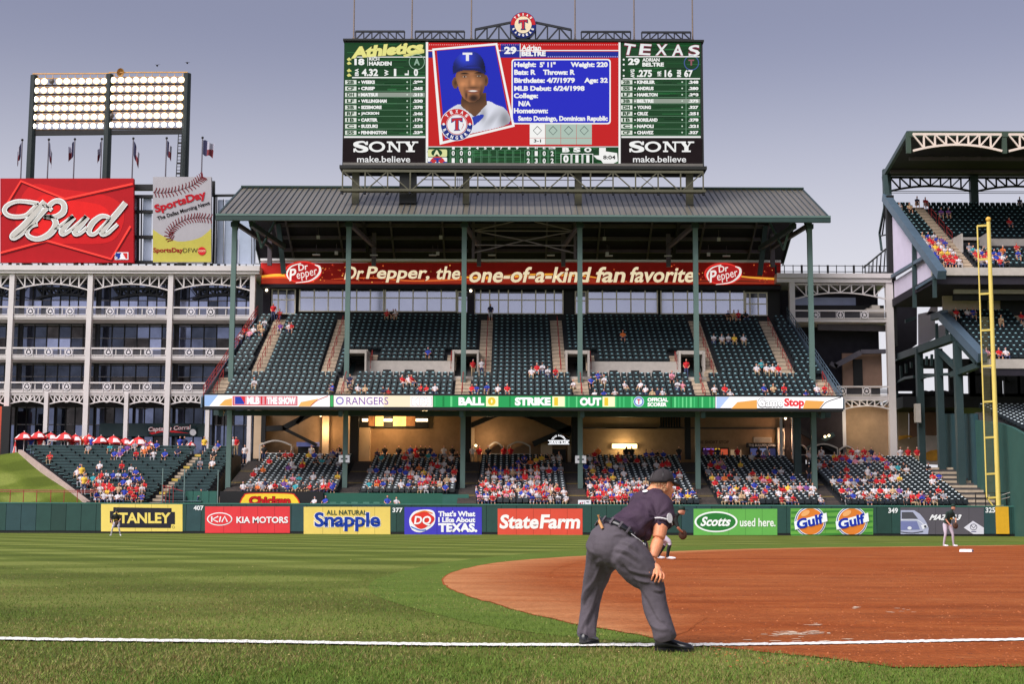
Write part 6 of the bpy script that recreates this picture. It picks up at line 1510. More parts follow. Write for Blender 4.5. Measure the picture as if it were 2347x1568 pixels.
kiosk(Z8, 1262, 418, 1350, 510, 'narrow arched tan kiosk left of the wider one'); kiosk(Z8, 1386, 416, 1540, 510, 'wide arched tan kiosk left of the dark arched shop sign')
kiosk(Z7, 1758, 348, 1975, 450, 'wide white arched kiosk at the left end of the concourse'); kiosk(ZA, 1147, 356, 1300, 440, 'white arched kiosk right of the rightmost stair'); kiosk(ZA, 1070, 362, 1128, 440, 'narrow white arched kiosk partly behind a column'); kiosk(ZA, 1312, 368, 1392, 440, 'small dark white edged kiosk by the plain tan wall')
b = MB(); qb(b, Z7, 2010, 358, 2165, 388, 1.3, .1, M('blue_awning', (120, 130, 196), .6, var=.2)); qb(b, Z7, 2020, 388, 2160, 450, .9, .1, BLK); o = b.build('food_stall'); tag(o, 'stall front with pale blue header beside the left kiosk', 'stall')
o, a = board('shop_sign', 'dark arched sign with lit white dots above a dark doorway', 'sign', Z8, 1658, 402, 1808, 432, YQ - 1.7, (26, 24, 30), .15)
a.part('arch'); a.poly([(1660, 404)] + [(1734 + 74 * math.cos(t), 404 - 34 * math.sin(t)) for t in (math.pi - math.pi * i / 14 for i in range(15))], (26, 24, 30), 1)
a.mat = lambda c: S(c, 1.2); a.part('lettering'); a.arctext('TEXAS RANGERS', 1734, 420, 48, 12, 152, 28, (236, 236, 240), 2, .02, False, 8); a.rect(1662, 404, 1806, 409, (236, 236, 240), 2); a.rect(1662, 428, 1806, 432, (236, 236, 240), 2); a.text('GRAND SLAM', 1670, 411, 1798, 426, (236, 236, 240), 2, .03)
a.done(o)
b = MB(); qb(b, Z8, 1686, 466, 1782, 560, .3, .1, BLK); qb(b, Z8, 1612, 424, 1690, 560, .9, .6, TANL); o = b.build('shop_doorway'); tag(o, 'dark doorway under the arched dotted sign', 'doorway')
b = MB(); qb(b, ZA, 790, 350, 965, 374, .5, .2, BLK); qb(b, ZA, 806, 374, 962, 442, .3, .1, BLK); o = b.build('shop_doorway'); tag(o, 'wide black doorway with lintel board under a white vent', 'doorway')
for x0, x1, c in ((812, 850, (90, 96, 150)), (862, 905, (140, 150, 190)), (915, 952, (60, 66, 110))):
    g = MB(); qb(g, ZA, x0, 380, x1, 438, .34, .03, S(c, .35)); g.build('pane', o)
a = Art(ZA, YQ - .52, V); a.part('lettering'); a.text('THE BULLPEN GRILL', 800, 356, 955, 369, (170, 170, 176), 1, .02)
for k, mb in a.parts.items(): mb.build(k, o)
b = MB(); qb(b, ZA, 830, 318, 930, 346, .15, .15, PALE); 
for i in range(4): qb(b, ZA, 836, 323 + i * 6, 924, 325 + i * 6, .17, .02, BLK)
o = b.build('wall_vent'); tag(o, 'white rectangular wall vent above the wide black doorway', 'vent')
b = MB(); qb(b, ZA, 540, 376, 690, 442, .3, .1, BLK); o = b.build('shop_counter'); tag(o, 'lit shop counter under dark wall letters reading The Short Stop', 'shop')
for x0, y0, x1, y1, c in ((548, 380, 606, 412, (150, 110, 210)), (612, 380, 640, 410, (230, 180, 60)), (645, 384, 684, 416, (210, 90, 60)), (548, 415, 600, 440, (120, 80, 70)), (700, 388, 760, 440, (170, 140, 110))):
    g = MB(); qb(g, ZA, x0, y0, x1, y1, .34, .03, S(c, .5)); g.build('lit_panel', o)
a = Art(ZA, YQ - .03, V); a.part('lettering'); a.text('THE SHORT STOP', 506, 337, 690, 354, (84, 66, 52), 1, .03)
for k, mb in a.parts.items(): mb.build(k, o)
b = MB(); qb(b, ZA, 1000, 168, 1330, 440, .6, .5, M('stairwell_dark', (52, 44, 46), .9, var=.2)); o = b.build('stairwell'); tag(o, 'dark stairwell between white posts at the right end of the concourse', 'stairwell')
b = MB(); b.bar(at(*ZA(1040, 250), YQ - 1), at(*ZA(1300, 400), YQ - 1), .4, .5, BLK); b.bar(at(*ZA(1120, 390), YQ - 1), at(*ZA(1280, 300), YQ - 1), .3, .4, DGS); b.build('flight', o)
for x in (985, 1052): b = MB(); qb(b, ZA, x - 7, 166, x + 7, 440, 2.5, .3, WHT); b.build('post', o)
b = MB(); qb(b, ZA, 980, 268, 1004, 382, 1.1, .1, PALE); qb(b, ZA, 985, 285, 999, 372, 1.14, .04, BLK); o = b.build('poster_case'); tag(o, 'narrow upright poster case on the pale pier', 'poster case')
b = MB(); x = at(*ZA(1076, 300), 131).x; b.box(x - .3, x + .3, 131, 131.5, 3, 11, DGS); o = b.build('dark_post'); tag(o, 'dark post standing in the stand beside the rightmost column', 'post')
# ------------------------------------------------------------------ white link block between pavilion and right stand
lk = thing('link_building', 'white steel link block with star balconies right of the upper deck', 'building', (34, YO, 0))
z5 = lambda y: at(*Z5(400, y), YO).z
x5 = lambda x, y=1200: at(*Z5(x, y), YO).x
X0, X1 = x5(-20), x5(768)
b = MB(); b.box(X0, X1 + .2, YO - .4, YO + 6, z5(1128), z5(1100), WHT); b.box(X0, X1 + .3, YO - .55, YO + 6, z5(1098), z5(1066), WHT); b.build('parapet', lk)
b = MB(); b.box(X0, X1, YO + 4.5, YO + 6, 10, z5(1130), M('link_shade', (52, 50, 60), .9, var=.2)); b.build('wall', lk)
xa, xb = x5(88), x5(765)
for x, w in ((xa, .26), (xb, .34)): b = MB(); b.box(x - w, x + w, YO - .3, YO + .3, 6 if w > .3 else 11, z5(1128), WHT); b.build('column', lk)
archtruss('arch_truss', lk, xa + .3, xb - .3, z5(1138), z5(1240), z5(1196), YO, WHT, 8)
b = MB(); b.box(xa, xb, YO - .1, YO + 4, z5(1400), z5(1378), WHT); b.box(xa, xb, YO + 2, YO + 2.3, z5(1290), z5(1262), BLK); b.build('floor_slab', lk)
b = MB(); b.box(xa + .5, x5(570), YO + 2.2, YO + 2.4, z5(1262), z5(1205), DGLB); b.build('blind', lk)
balcony(lk, xa + .2, xb - .3, z5(1378), z5(1318), YO - .12, [x5(250), x5(420), x5(588)])
b = MB(); b.box(x5(612), x5(735), YO + .3, YO + 1.2, z5(1372), z5(1300), PALE); b.box(x5(650), x5(705), YO + .3, YO + 1.2, z5(1300), z5(1278), PALE); b.build('machine_box', lk)
zc_ = lambda y: at(*ZC(600, y), YO).z
xcx = lambda x, y=700: at(*ZC(x, y), YO).x
b = MB(); b.box(xcx(430), xcx(800), YO - .1, YO + 4, zc_(700), zc_(674), WHT); b.build('floor_slab', lk)
balcony(lk, xcx(415), xcx(795), zc_(670), zc_(604), YO - .14, [xcx(456), xcx(632)])
archtruss('arch_truss', lk, xcx(470), xcx(798), zc_(706), zc_(772), zc_(748), YO - .2, WHT, 6)
b = MB(); x = xcx(463, 900); b.box(x - .2, x + .2, YO - .4, YO, 6, zc_(700), WHT); b.build('column', lk)
b = MB(); b.box(xcx(470), xcx(800), YO + .3, YO + .7, 5.8, zc_(740), TANW); b.build('lower_wall', lk)
b = MB(); b.box(xcx(500, 450), xcx(790, 450), YO + 2.4, YO + 2.7, zc_(600), zc_(345), M('tan_shade', (150, 120, 104), .9, var=.1)); b.box(xcx(582), xcx(650), YO + 2.2, YO + 2.4, zc_(600), zc_(392), BLK); each(b, 'inner_wall', lk)
b = MB()
for p, q, w in (((400, 460), (590, 360), .5), ((590, 355), (770, 352), .4), ((370, 440), (420, 465), .4), ((280, 175), (775, 185), .6), ((150, 460), (300, 440), .7)): b.bar(at(*ZC(*p), YO + 1.6), at(*ZC(*q), YO + 1.6), .5, w, M('stair_grey', (96, 92, 102), .8, var=.15))
each(b, 'stair_ramp', lk)
b = MB()
for s in (30, 440): b.bar((X0, YO, z5(1005 + s * .1)), (X1, YO, z5(1005 + s * .1)), .06, .06, BLK)
for i in range(14): x = X0 + (X1 - X0) * i / 13; b.bar((x, YO, z5(1066)), (x, YO, z5(1003)), .07 if i % 3 else .2, .07, BLK)
o = b.build('roof_railing'); tag(o, 'black roof railing above the white link block on the right', 'railing')
# ------------------------------------------------------------------ right grandstand
XS = 36.5
def atX(px, py, X):
    d = ray(px, py); t = X / d.x; return Vector((X, d.y * t, H0 + d.z * t))
UR = dict(Y=128.3, dy=.82, z=23.0, dz=.46); URN = 20
rg = thing('right_grandstand', 'tall dark steel grandstand with upper deck and trussed roof at the right edge', 'grandstand', (48, 136, 0))
b = MB(); s_ = MB(); RSEAT = {}
RX = 66
for n in range(URN):
    y, z = row(UR, n); b.box(XS + .35, RX, y, y + .85, z - .6, z, CONC); b.face([(XS + .35, y - .003, z - .46), (RX, y - .003, z - .46), (RX, y - .003, z), (XS + .35, y - .003, z)], RISER)
    cuts = [(39.45, 40.55)] + ([(40.6, 43.2)] if 5 <= n < 9 else []) + ([(43.2, 52)] if 5 <= n < 8 else [])
    for a_, c_ in spans(XS + .6, 58, cuts):
        for x in seats_x(a_, c_): seat_geo(s_, x, y, z, SEATD, SEAT_GLINT_UP); RSEAT.setdefault(n, []).append((x, y, z))
b.build('upper_terrace', rg); stuff(s_.build('upper_right_seats'), 'rows of dark green seats in the right grandstand upper deck', 'seats')
stairs(rg, 40, UR, 0, URN, 1.05); handrail(rg, 40.5, UR, 8, URN - 1)
b = MB(); y5, z5_ = row(UR, 5); y9, z9 = row(UR, 9); b.box(43.2, 58, y5 + 1.7, y5 + 1.9, z5_, z5_ + 1.6, PALE); b.box(40.5, 40.65, y5, y9, z5_ - .5, z9 - .1, PALE); b.box(42.9, 43.2, y5, y9, z5_ - .5, z9, PALE); b.box(40.65, 42.9, y9 - .3, y9 - .1, z5_ - .5, z9, BLK); b.box(40.6, 43.2, y9 - .9, y9, z9 - .25, z9 + .02, PALE); b.build('vomitory', rg)
b = MB(); y0, z0 = row(UR, 0); b.box(XS, RX, y0 - .4, y0, z0 - .55, z0 + .15, PALE); b.build('deck_fascia', rg)
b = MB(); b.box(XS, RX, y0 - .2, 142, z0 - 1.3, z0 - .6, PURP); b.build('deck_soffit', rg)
b = MB(); b.box(39.3, RX, 131, 131.4, at(*Z5(1300, 1200), 131).z, at(*Z5(1300, 1150), 131).z, PALE); b.box(39.4, RX, 131.6, 132, at(*Z5(1300, 1240), 131).z, at(*Z5(1300, 1205), 131).z, BLK); b.build('press_level', rg)
CRr = dict(Y=124.3, dy=.85, z=14.5, dz=.46); XC = 39.4
b = MB(); s_ = MB(); CSEAT = {}
for n in range(12):
    y, z = row(CRr, n); b.box(XC + .3, RX, y, y + .85, z - .6, z, CONC); b.face([(XC + .3, y - .003, z - .46), (RX, y - .003, z - .46), (RX, y - .003, z), (XC + .3, y - .003, z)], RISER)
    for a_, c_ in spans(XC + .5, 56, [(45.5, 46.9)]):
        for x in seats_x(a_, c_): seat_geo(s_, x, y, z, SEATD, SEAT_GLINT_UP); CSEAT.setdefault(n, []).append((x, y, z))
b.build('club_terrace', rg); stuff(s_.build('club_deck_seats'), 'rows of dark green seats in the right grandstand club deck', 'seats')
stairs(rg, 46.2, CRr, 0, 12, 1.2)
y0, z0 = row(CRr, 0); b = MB(); b.box(XC, RX, y0 - .4, y0, z0 - .6, z0 + .2, PALE); b.build('club_fascia', rg)
yb_, zb2 = row(CRr, 12); b = MB(); b.box(XC, RX, yb_ + .3, yb_ + .7, zb2 - .5, zb2 + 3.4, M('tan_pale_wall', (196, 178, 160), .85, var=.1)); b.build('club_wall', rg)
b = MB(); 
for x0, x1 in ((44.6, 47.4), (42.9, 43.4)): b.box(x0, x1, yb_ + .2, yb_ + .32, zb2 - .4, zb2 + 2.1, BLK if x1 - x0 < 1 else RISER)
each(b, 'club_doorway', rg)
b = MB(); b.prism([(XC, y0 - .3, z0 - .55), (XC, yb_, zb2 - .7), (XC, yb_, zb2 - 1.3), (XC, y0 - .3, z0 - 1.2)], (RX - XC, 0, 0), PURP); b.build('club_soffit', rg)
# steel of the end wall
PANEL = M('end_wall_panel', (218, 208, 230), .7, var=.08, scale=.4)
b = MB()
def sp(pts, dx=.12, m=PANEL): b.prism([tuple(atX(*Z5(*p), XS + .25)) for p in pts], (dx, 0, 0), m)
sp([(778, 650), (930, 850), (930, 1003), (792, 1062)]); sp([(950, 880), (1000, 945), (950, 985)]); sp([(948, 1012), (1005, 958), (1072, 1060), (1072, 1088), (948, 1160)]); sp([(792, 1120), (935, 1030), (938, 1178), (795, 1262)])
each(b, 'end_wall_panel', rg)
b = MB()
def sb_(p, q, w, m=BLUS, dx=0): b.bar(atX(*Z5(*p), XS + dx), atX(*Z5(*q), XS + dx), w, w, m)
sb_((745, 530), (1135, 1072), .75); sb_((770, 600), (960, 850), .3, DGS); sb_((790, 1082), (1010, 950), .3); sb_((940, 850), (945, 1300), .32, DGS); sb_((1083, 1060), (1085, 1230), .3, DGS); sb_((960, 1165), (1090, 1085), .25); 
sb_((768, 520), (795, 1568), .7, BLK, .1); sb_((740, 570), (700, 780), .2, DGS); sb_((700, 780), (715, 900), .2, DGS); sb_((735, 380), (752, 540), .45, DGS)
b.build('end_frame', rg)
b = MB()
for i in range(6): sb_((600 + i * 26, 1060 - i * 2), (600 + i * 28, 1000 - i * 20), .1, BLK)
for p, q in (((590, 1020), (745, 890)), ((600, 1060), (750, 1058)), ((700, 790), (745, 570)), ((705, 800), (752, 790)), ((720, 790), (745, 600))): sb_(p, q, .12, BLK)
b.build('stair_cage', rg)
b = MB(); x0 = 39.3
def sc_(p, q, w, m=DGS, X=None): b.bar(atX(*ZC(*p), X or x0), atX(*ZC(*q), X or x0), w, w, m)
sc_((1190, 95), (1475, 400), .8, BLUS); sc_((1120, 105), (1200, 75), .6, BLUS); sc_((1255, 235), (1440, 440), .35, DGS); sc_((830, 410), (1270, 250), .7, DGS); sc_((1260, 520), (1450, 450), .5, DGS); sc_((1170, 360), (1290, 480), .4, DGS); sc_((1440, 430), (1480, 400), .5)
for i in range(9): t = i / 8; sc_((845 + 300 * t, 470 - 110 * t), (850 + 290 * t, 590 - 145 * min(1, t * 2.2) + 40 * max(0, t - .6)), .22)
P = [(845, 610), (870, 570), (915, 545), (980, 535)]
for i in range(3): sc_(P[i], P[i + 1], .25, DGS)
P = [(1000, 560), (1060, 535), (1150, 520), (1280, 515)]
for i in range(3): sc_(P[i], P[i + 1], .25, DGS)
b.build('side_truss', rg)
for x0_, y0_, x1_, y1_, w in ((1022, 330, 1028, 1175, .62), (1160, 330, 1178, 1290, .6), (1290, 280, 1325, 1420, .62), (842, 420, 850, 1140, .5), (1140, 150, 1145, 280, .25), (1215, 165, 1220, 250, .25)):
    b = MB(); p, q = atX(*ZC(x0_, y0_), 39.2), atX(*ZC(x1_, y1_), 39.2); Y = (p.y + q.y) / 2; b.box(39.2 - w / 2, 39.2 + w / 2, Y - w / 2, Y + w / 2, q.z if y1_ < 400 else min(q.z, 6), p.z, DGS); b.build('column', rg)
b = MB()
def pn(pts, Y, m, dep=.2): b.prism([tuple(at(*ZC(*p), Y)) for p in pts], (0, dep, 0), m)
pn([(1010, 80), (1105, 60), (1185, 75), (1130, 110), (1135, 250), (1012, 330)], 144.5, PANEL); pn([(1155, 165), (1205, 150), (1205, 250), (1155, 270)], 144.5, PANEL); pn([(1065, 1215 - 1180 + 60), (1110, 10), (1150, 0), (1150, 60)], 144.5, PANEL)
each(b, 'stair_tower_wall', rg)
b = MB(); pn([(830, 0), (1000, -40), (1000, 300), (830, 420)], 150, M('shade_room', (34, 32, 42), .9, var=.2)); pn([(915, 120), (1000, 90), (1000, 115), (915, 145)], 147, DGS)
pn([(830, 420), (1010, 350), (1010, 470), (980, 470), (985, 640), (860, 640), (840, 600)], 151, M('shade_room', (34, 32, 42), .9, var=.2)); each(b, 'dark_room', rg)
# open arches to the evening sky: posts and rails only
b = MB()
for x, w in ((985, .2), (1020, .3), (1160, .35), (1285, .7), (1400, .3), (1460, 1.1), (1555, .9), (1690, .8), (1770, .6)): 
    p = at(*ZC(x, 560), 152); b.box(p.x - w, p.x + w, 152, 152.5, at(*ZC(x, 700), 152).z, at(*ZC(x, 420), 152).z, BLK)
for y, w in ((440, 1.0), (520, .2), (675, .5)): p = at(*ZC(1300, y), 152); b.box(at(*ZC(860, y), 152).x, RX, 152, 152.4, p.z - w / 2, p.z + w / 2, BLK)
Q = [(1560, 620), (1590, 560), (1640, 535), (1680, 560)]
for i in range(3): b.bar(at(*ZC(*Q[i]), 152), at(*ZC(*Q[i + 1]), 152), .5, .5, BLK)
for x in (1010, 1060, 1110, 1200, 1250): p = at(*ZC(x, 655), 151.8); b.ball((p.x, 151.8, p.z), .5, .1, .3, BLK, 6, 4)
b.build('arcade', rg)
b = MB(); p = at(*ZC(1000, 690), 146); b.box(at(*ZC(860, 700), 146).x, RX, 144, 152, at(*ZC(900, 770), 146).z, at(*ZC(900, 690), 146).z, BLUS if 0 else BLK); b.build('link_floor', rg)
b = MB(); pn([(862, 770), (940, 770), (940, 990), (862, 1000)], 150, TANL); pn([(945, 770), (1160, 780), (1160, 960), (945, 985)], 150, M('tan_dusk', (150, 112, 96), .9, var=.1)); pn([(862, 1000), (1045, 960), (1045, 1170), (862, 1140)], 149, TANL)
pn([(1045, 960), (1165, 965), (1165, 1175), (1045, 1170)], 148.5, M('bright_wall', (214, 196, 188), .9, var=.1)); pn([(1160, 780), (1300, 770), (1300, 1100), (1160, 1000)], 150, BLK)
each(b, 'lower_passage_wall', rg)
b = MB(); ORG = M('orange_mural', (240, 164, 60), .7, var=.3, scale=1.5); pn([(1048, 1095), (1100, 1070), (1162, 1062), (1164, 1140), (1100, 1148), (1050, 1130)], 148.4, ORG, .05); pn([(866, 965), (930, 958), (970, 970), (866, 995)], 148.6, ORG, .05); o = b.build('wall_mural'); tag(o, 'orange mural patch on the pale passage wall behind the columns', 'mural')
b = MB(); p = at(*ZC(1003, 800), 142); b.box(-.25, .25, -.3, .3, -.9, .9, PALE); o = b.build('loudspeaker'); o.location = p; tag(o, 'white loudspeaker hanging on a dark column under the right deck', 'loudspeaker')
# roof of the right stand
b = MB(); Y0, Y1 = 127.5, 146.5
fl, bl = at(*Z5(905, 88), Y0), at(*Z5(735, 382), Y1); zt = fl.z; zbk = bl.z
b.mesh([(fl.x, Y0, zt), (RX, Y0, zt), (RX, Y1, zbk + .3), (bl.x, Y1, zbk + .3), (fl.x, Y0, zt - .3), (RX, Y0, zt - .3), (RX, Y1, zbk), (bl.x, Y1, zbk)], [(0, 1, 2, 3), (7, 6, 5, 4), (4, 5, 1, 0), (5, 6, 2, 1), (6, 7, 3, 2), (7, 4, 0, 3)], PURP); b.build('roof_deck', rg)
b = MB(); b.box(fl.x - .1, RX, Y0 - .5, Y0 - .05, zt - .35, zt + .15, M('roof_edge_green', (58, 74, 62), .6, var=.1)); b.bar((fl.x - .1, Y0 - .2, zt), (bl.x - .1, Y1, zbk), .3, .45, DGS); b.build('roof_edge', rg)
CRMS = M('cream_steel', (226, 208, 196), .5, var=.06)
zf0, zf1, zf2 = at(*Z5(1200, 100), Y0).z, at(*Z5(1200, 215), Y0).z, at(*Z5(1200, 172), Y0).z
xs_ = [at(*Z5(v, 150), Y0).x for v in (922, 1540)]; W_ = xs_[1] - xs_[0]
for k in range(3): archtruss('front_truss', rg, xs_[0] + k * (W_ + .6), xs_[0] + k * (W_ + .6) + W_, zf0, zf1, zf2, Y0 - .45, CRMS, 8, .16, .16)
b = MB()
for k in range(4): x = xs_[0] - .35 + k * (W_ + .6); b.box(x - .2, x + .2, Y0 - .45, Y0 - .2, zf1 - .2, zt, M('roof_edge_green', (58, 74, 62)))
each(b, 'truss_post', rg)
b = MB(); Ym = 136
zm = at(*Z5(1300, 262), Ym).z
b.bar((37, Ym, zm), (RX, Ym, zm), .25, .3, PURL)
for i in range(18): x = 37.5 + i * 1.5; b.bar((x, Ym, zm), (x + .75, Ym, zm + 1.6), .12, .12, PURL); b.bar((x + .75, Ym, zm + 1.6), (x + 1.5, Ym, zm), .12, .12, PURL)
b.bar((37, 143, at(*Z5(1300, 352), 143).z), (RX, 143, at(*Z5(1300, 352), 143).z), .3, .3, PURL); b.build('inner_truss', rg)
Yk = 146.0; zk0, zk1, zk2 = at(*Z5(1100, 392), Yk).z, at(*Z5(1100, 488), Yk).z, at(*Z5(1100, 452), Yk).z
xk = [at(*Z5(v, 430), Yk).x for v in (772, 1338, 1372, 1940)]
archtruss('rear_truss', rg, xk[0], xk[1], zk0, zk1, zk2, Yk, BLK, 8, .16, .16); archtruss('rear_truss', rg, xk[2], xk[3], zk0, zk1, zk2, Yk, BLK, 8, .16, .16)
for x in (at(*Z5(752, 450), Yk).x, (xk[1] + xk[2]) / 2): b = MB(); b.box(x - .38, x + .38, Yk - .3, Yk + .3, zk1 - 2, zk0 + .8, DGS); b.build('rear_column', rg)
b = MB(); 
for y in (488, 500): z = at(*Z5(1100, y), Yk).z; b.bar((xk[0], Yk, z), (RX, Yk, z), .05, .05, BLK)
b.build('rear_rail', rg)
yy0, zz0 = row(UR, 0); yy1, zz1 = row(UR, URN); b = MB()
for h in (.5, .95): b.tube([(XS + .4, yy0, zz0 + h), (XS + .4, yy1, zz1 + h)], .035, M('rail_maroon', (96, 56, 66), .5, var=.1), 6)
for k in range(22): t = k / 21; b.bar((XS + .4, yy0 + (yy1 - yy0) * t, zz0 + (zz1 - zz0) * t), (XS + .4, yy0 + (yy1 - yy0) * t, zz0 + (zz1 - zz0) * t + .95), .04, .04, M('rail_maroon', (96, 56, 66)))
b.build('end_railing', rg)
# dark green side wall and the lower seats along the line
XW = 40.2
GWALL = M('side_wall_green', (46, 84, 78), .75, var=.12, scale=.5); GWALB = M('side_wall_blue_green', (40, 72, 80), .7, var=.15, scale=.5)
sw = thing('side_wall', 'tall dark green side wall rising behind the yellow foul pole', 'wall', (XW, 126, 0))
b = MB(); b.prism([(XW, 139, 0), (XW, 139, 11.2), (XW, 129.3, 10.5), (XW, 129.3, 0)], (.3, 0, 0), GWALB); b.build('far_panel', sw)
tp = [atX(*ZC(x, y), XW) for x, y in ((1500, 832), (1600, 872), (1690, 905), (1775, 952))]
b = MB(); b.prism([(XW, 129.2, 0)] + [(XW, 129.2, tp[0].z)] + [(XW, p.y, p.z) for p in tp[1:]] + [(XW, 100, 5.4), (XW, 100, 0)], (.3, 0, 0), GWALL); b.build('near_panel', sw)
b = MB(); ls = MB(); n = 0; LR = dict(Y=110.0, dy=.85, z=5.8, dz=.2)
for n in range(24):
    y, z = row(LR, n); z += .25; b.box(XW + .35, RX, y, y + .85, z - .5, z, CONC)
    for x in seats_x(XW + .5, 58): seat_geo(ls, x, y, z, SEATG, SEAT_GLINT)
b.build('line_terrace', rg); stuff(ls.build('line_seats'), 'dark seats above the green side wall at the right edge', 'seats')
b = MB()
for n in range(18): y, z = row(LOW, n); b.box(37.5, XW, y, y + .85, 0, z + .1, TAN if n % 2 else CONC)
o = b.build('corner_steps'); tag(o, 'worn grey steps between the last stand section and the green side wall', 'steps')
b = MB(); b.bar((37.6, 121.4, 3.5), (40.1, 121.4, 3.5), .06, .06, BLK); b.bar((37.6, 121.4, 3.0), (40.1, 121.4, 3.0), .06, .06, BLK)
for x in (37.6, 38.4, 39.2, 40.1): b.bar((x, 121.4, 2.2), (x, 121.4, 3.5), .06, .06, BLK)
o = b.build('corner_railing'); tag(o, 'black railing at the foot of the corner steps', 'railing')
# foul pole
PY = M('pole_yellow', (222, 196, 104), .5, var=.08, scale=.5); MESHM = M('pole_mesh', (92, 88, 62), .8, var=.2, scale=3)
yp = 120.6; p0, p1 = at(*ZC(1592, 1460), yp), at(*Z5(1457, 700), yp); X = (p0.x + p1.x) / 2
fp_ = thing('foul_pole', 'tall yellow foul pole with narrow ladder frame on its left side', 'foul pole', (X, yp, 2.44))
b = MB(); b.tube([(X, yp, 2.3), (X, yp, p1.z)], .2, PY, 12, .16); b.ball((X, yp, p1.z + .2), .22, .22, .22, M('pole_top', (220, 170, 70), .5, var=.1), 10, 6); b.build('pole', fp_)
b = MB(); XLf = [at(*Z5(1385, 740), yp).x, at(*ZC(1510, 1410), yp).x]; xl = sum(XLf) / 2 - .05
zlo, zhi = at(*ZC(1510, 1410), yp).z, at(*Z5(1385, 730), yp).z
b.tube([(xl, yp, zlo), (xl, yp, zhi)], .06, PY, 8)
for Z, y in ((Z5, 730), (Z5, 965), (Z5, 1205), (ZC, 200), (ZC, 460), (ZC, 718), (ZC, 978), (ZC, 1242), (ZC, 1415)):
    z = at(*Z(1430, y), yp).z; b.bar((xl, yp, z), (X, yp, z + .06), .1, .16, PY)
b.bar((xl, yp, zlo), (X - .1, yp, zlo - 1.2), .1, .1, PY); b.bar((X, yp, 3.2), (X + 2.2, yp + .4, 3.9), .05, .05, PALE); b.bar((X, yp, 2.9), (X + 1.6, yp + .4, 3.3), .05, .05, PALE)
b.build('ladder_frame', fp_)
b = MB()
xq = xl + .1
while xq < X - .3: b.bar((xq, yp, zlo), (xq, yp, zlo + (zhi - zlo) * .66), .022, .022, MESHM); xq += .09
zq_ = zlo
while zq_ < zlo + (zhi - zlo) * .66: b.bar((xl, yp, zq_), (X, yp, zq_), .02, .02, MESHM); zq_ += .12
b.build('mesh_screen', fp_)
b = MB(); b.box(X + .05 - .52, X + .05 + .52, YW - .1, YW - .035, .2, 2.36, M('pole_base_pad', (222, 168, 40), .5, var=.1)); b.build('base_pad', fp_)
# ------------------------------------------------------------------ people
from mathutils import noise as mnoise
def limb(b, pts, m, n=10):
    """tapering tube through (point, radius) with rounded ends"""
    P = [(Vector(p), r) for p, r in pts]
    if len(P) > 2:
        q = catmull([tuple(p) + (r,) for p, r in P], 4); P = [(Vector(v[:3]), v[3]) for v in q]
    a, ra = P[0]; z, rz = P[-1]; d0 = (P[1][0] - a).normalized(); d1 = (z - P[-2][0]).normalized()
    P = [(a - d0 * ra * .8, ra * .5)] + P + [(z + d1 * rz * .8, rz * .5)]
    rings = []
    for i, (p, r) in enumerate(P):
        d = (P[min(i + 1, len(P) - 1)][0] - P[max(i - 1, 0)][0]).normalized()
        up = Vector((0, 0, 1)) if abs(d.z) < .9 else Vector((0, 1, 0))
        u = d.cross(up).normalized(); v = u.cross(d)
        rings.append([p + (u * math.cos(2 * math.pi * k / n) + v * math.sin(2 * math.pi * k / n)) * r for k in range(n)])
    vs = [q for g in rings for q in g]; fs = [(i * n + k, i * n + (k + 1) % n, (i + 1) * n + (k + 1) % n, (i + 1) * n + k) for i in range(len(P) - 1) for k in range(n)]
    b.mesh(vs, fs + [tuple(range(n))[::-1], tuple(range((len(P) - 1) * n, len(P) * n))], m)
def trunk(b, rings, side, m, n=16):
    """rings: (centre, half width along side, half depth)"""
    S_ = Vector(side).normalized(); C_ = [Vector(r[0]) for r in rings]; out = []
    for i, (c, w, d) in enumerate(rings):
        ax = (C_[min(i + 1, len(C_) - 1)] - C_[max(i - 1, 0)]).normalized(); u = (S_ - ax * S_.dot(ax)).normalized(); v = ax.cross(u)
        out.append([C_[i] + u * w * math.cos(2 * math.pi * k / n) + v * d * math.sin(2 * math.pi * k / n) for k in range(n)])
    vs = [q for g in out for q in g]; fs = [(i * n + k, i * n + (k + 1) % n, (i + 1) * n + (k + 1) % n, (i + 1) * n + k) for i in range(len(out) - 1) for k in range(n)]
    b.mesh(vs, fs + [tuple(range(n))[::-1], tuple(range((len(out) - 1) * n, len(out) * n))], m)
def fuse(b, voxel, smooth=4, fold=None):
    """melt overlapping closed shapes into one continuous skin; returns a mesh"""
    me = bpy.data.meshes.new('skin'); me.from_pydata(b.v, [], b.f); me.update()
    bm = bmesh.new(); bm.from_mesh(me); bmesh.ops.recalc_face_normals(bm, faces=bm.faces[:]); bm.to_mesh(me); bm.free()
    o = bpy.data.objects.new('skin', me); C.objects.link(o)
    r = o.modifiers.new('r', 'REMESH'); r.mode = 'VOXEL'; r.voxel_size = voxel; r.use_smooth_shade = True
    if smooth: s = o.modifiers.new('s', 'SMOOTH'); s.iterations = smooth; s.factor = .5
    dg = bpy.context.evaluated_depsgraph_get(); out = bpy.data.meshes.new_from_object(o.evaluated_get(dg))
    bpy.data.objects.remove(o); bpy.data.meshes.remove(me)
    if fold:
        nn = [v.normal.copy() for v in out.vertices]
        for v, n_ in zip(out.vertices, nn): v.co += n_ * fold(v.co)
    out.polygons.foreach_set('use_smooth', [True] * len(out.polygons)); out.update()
    return out
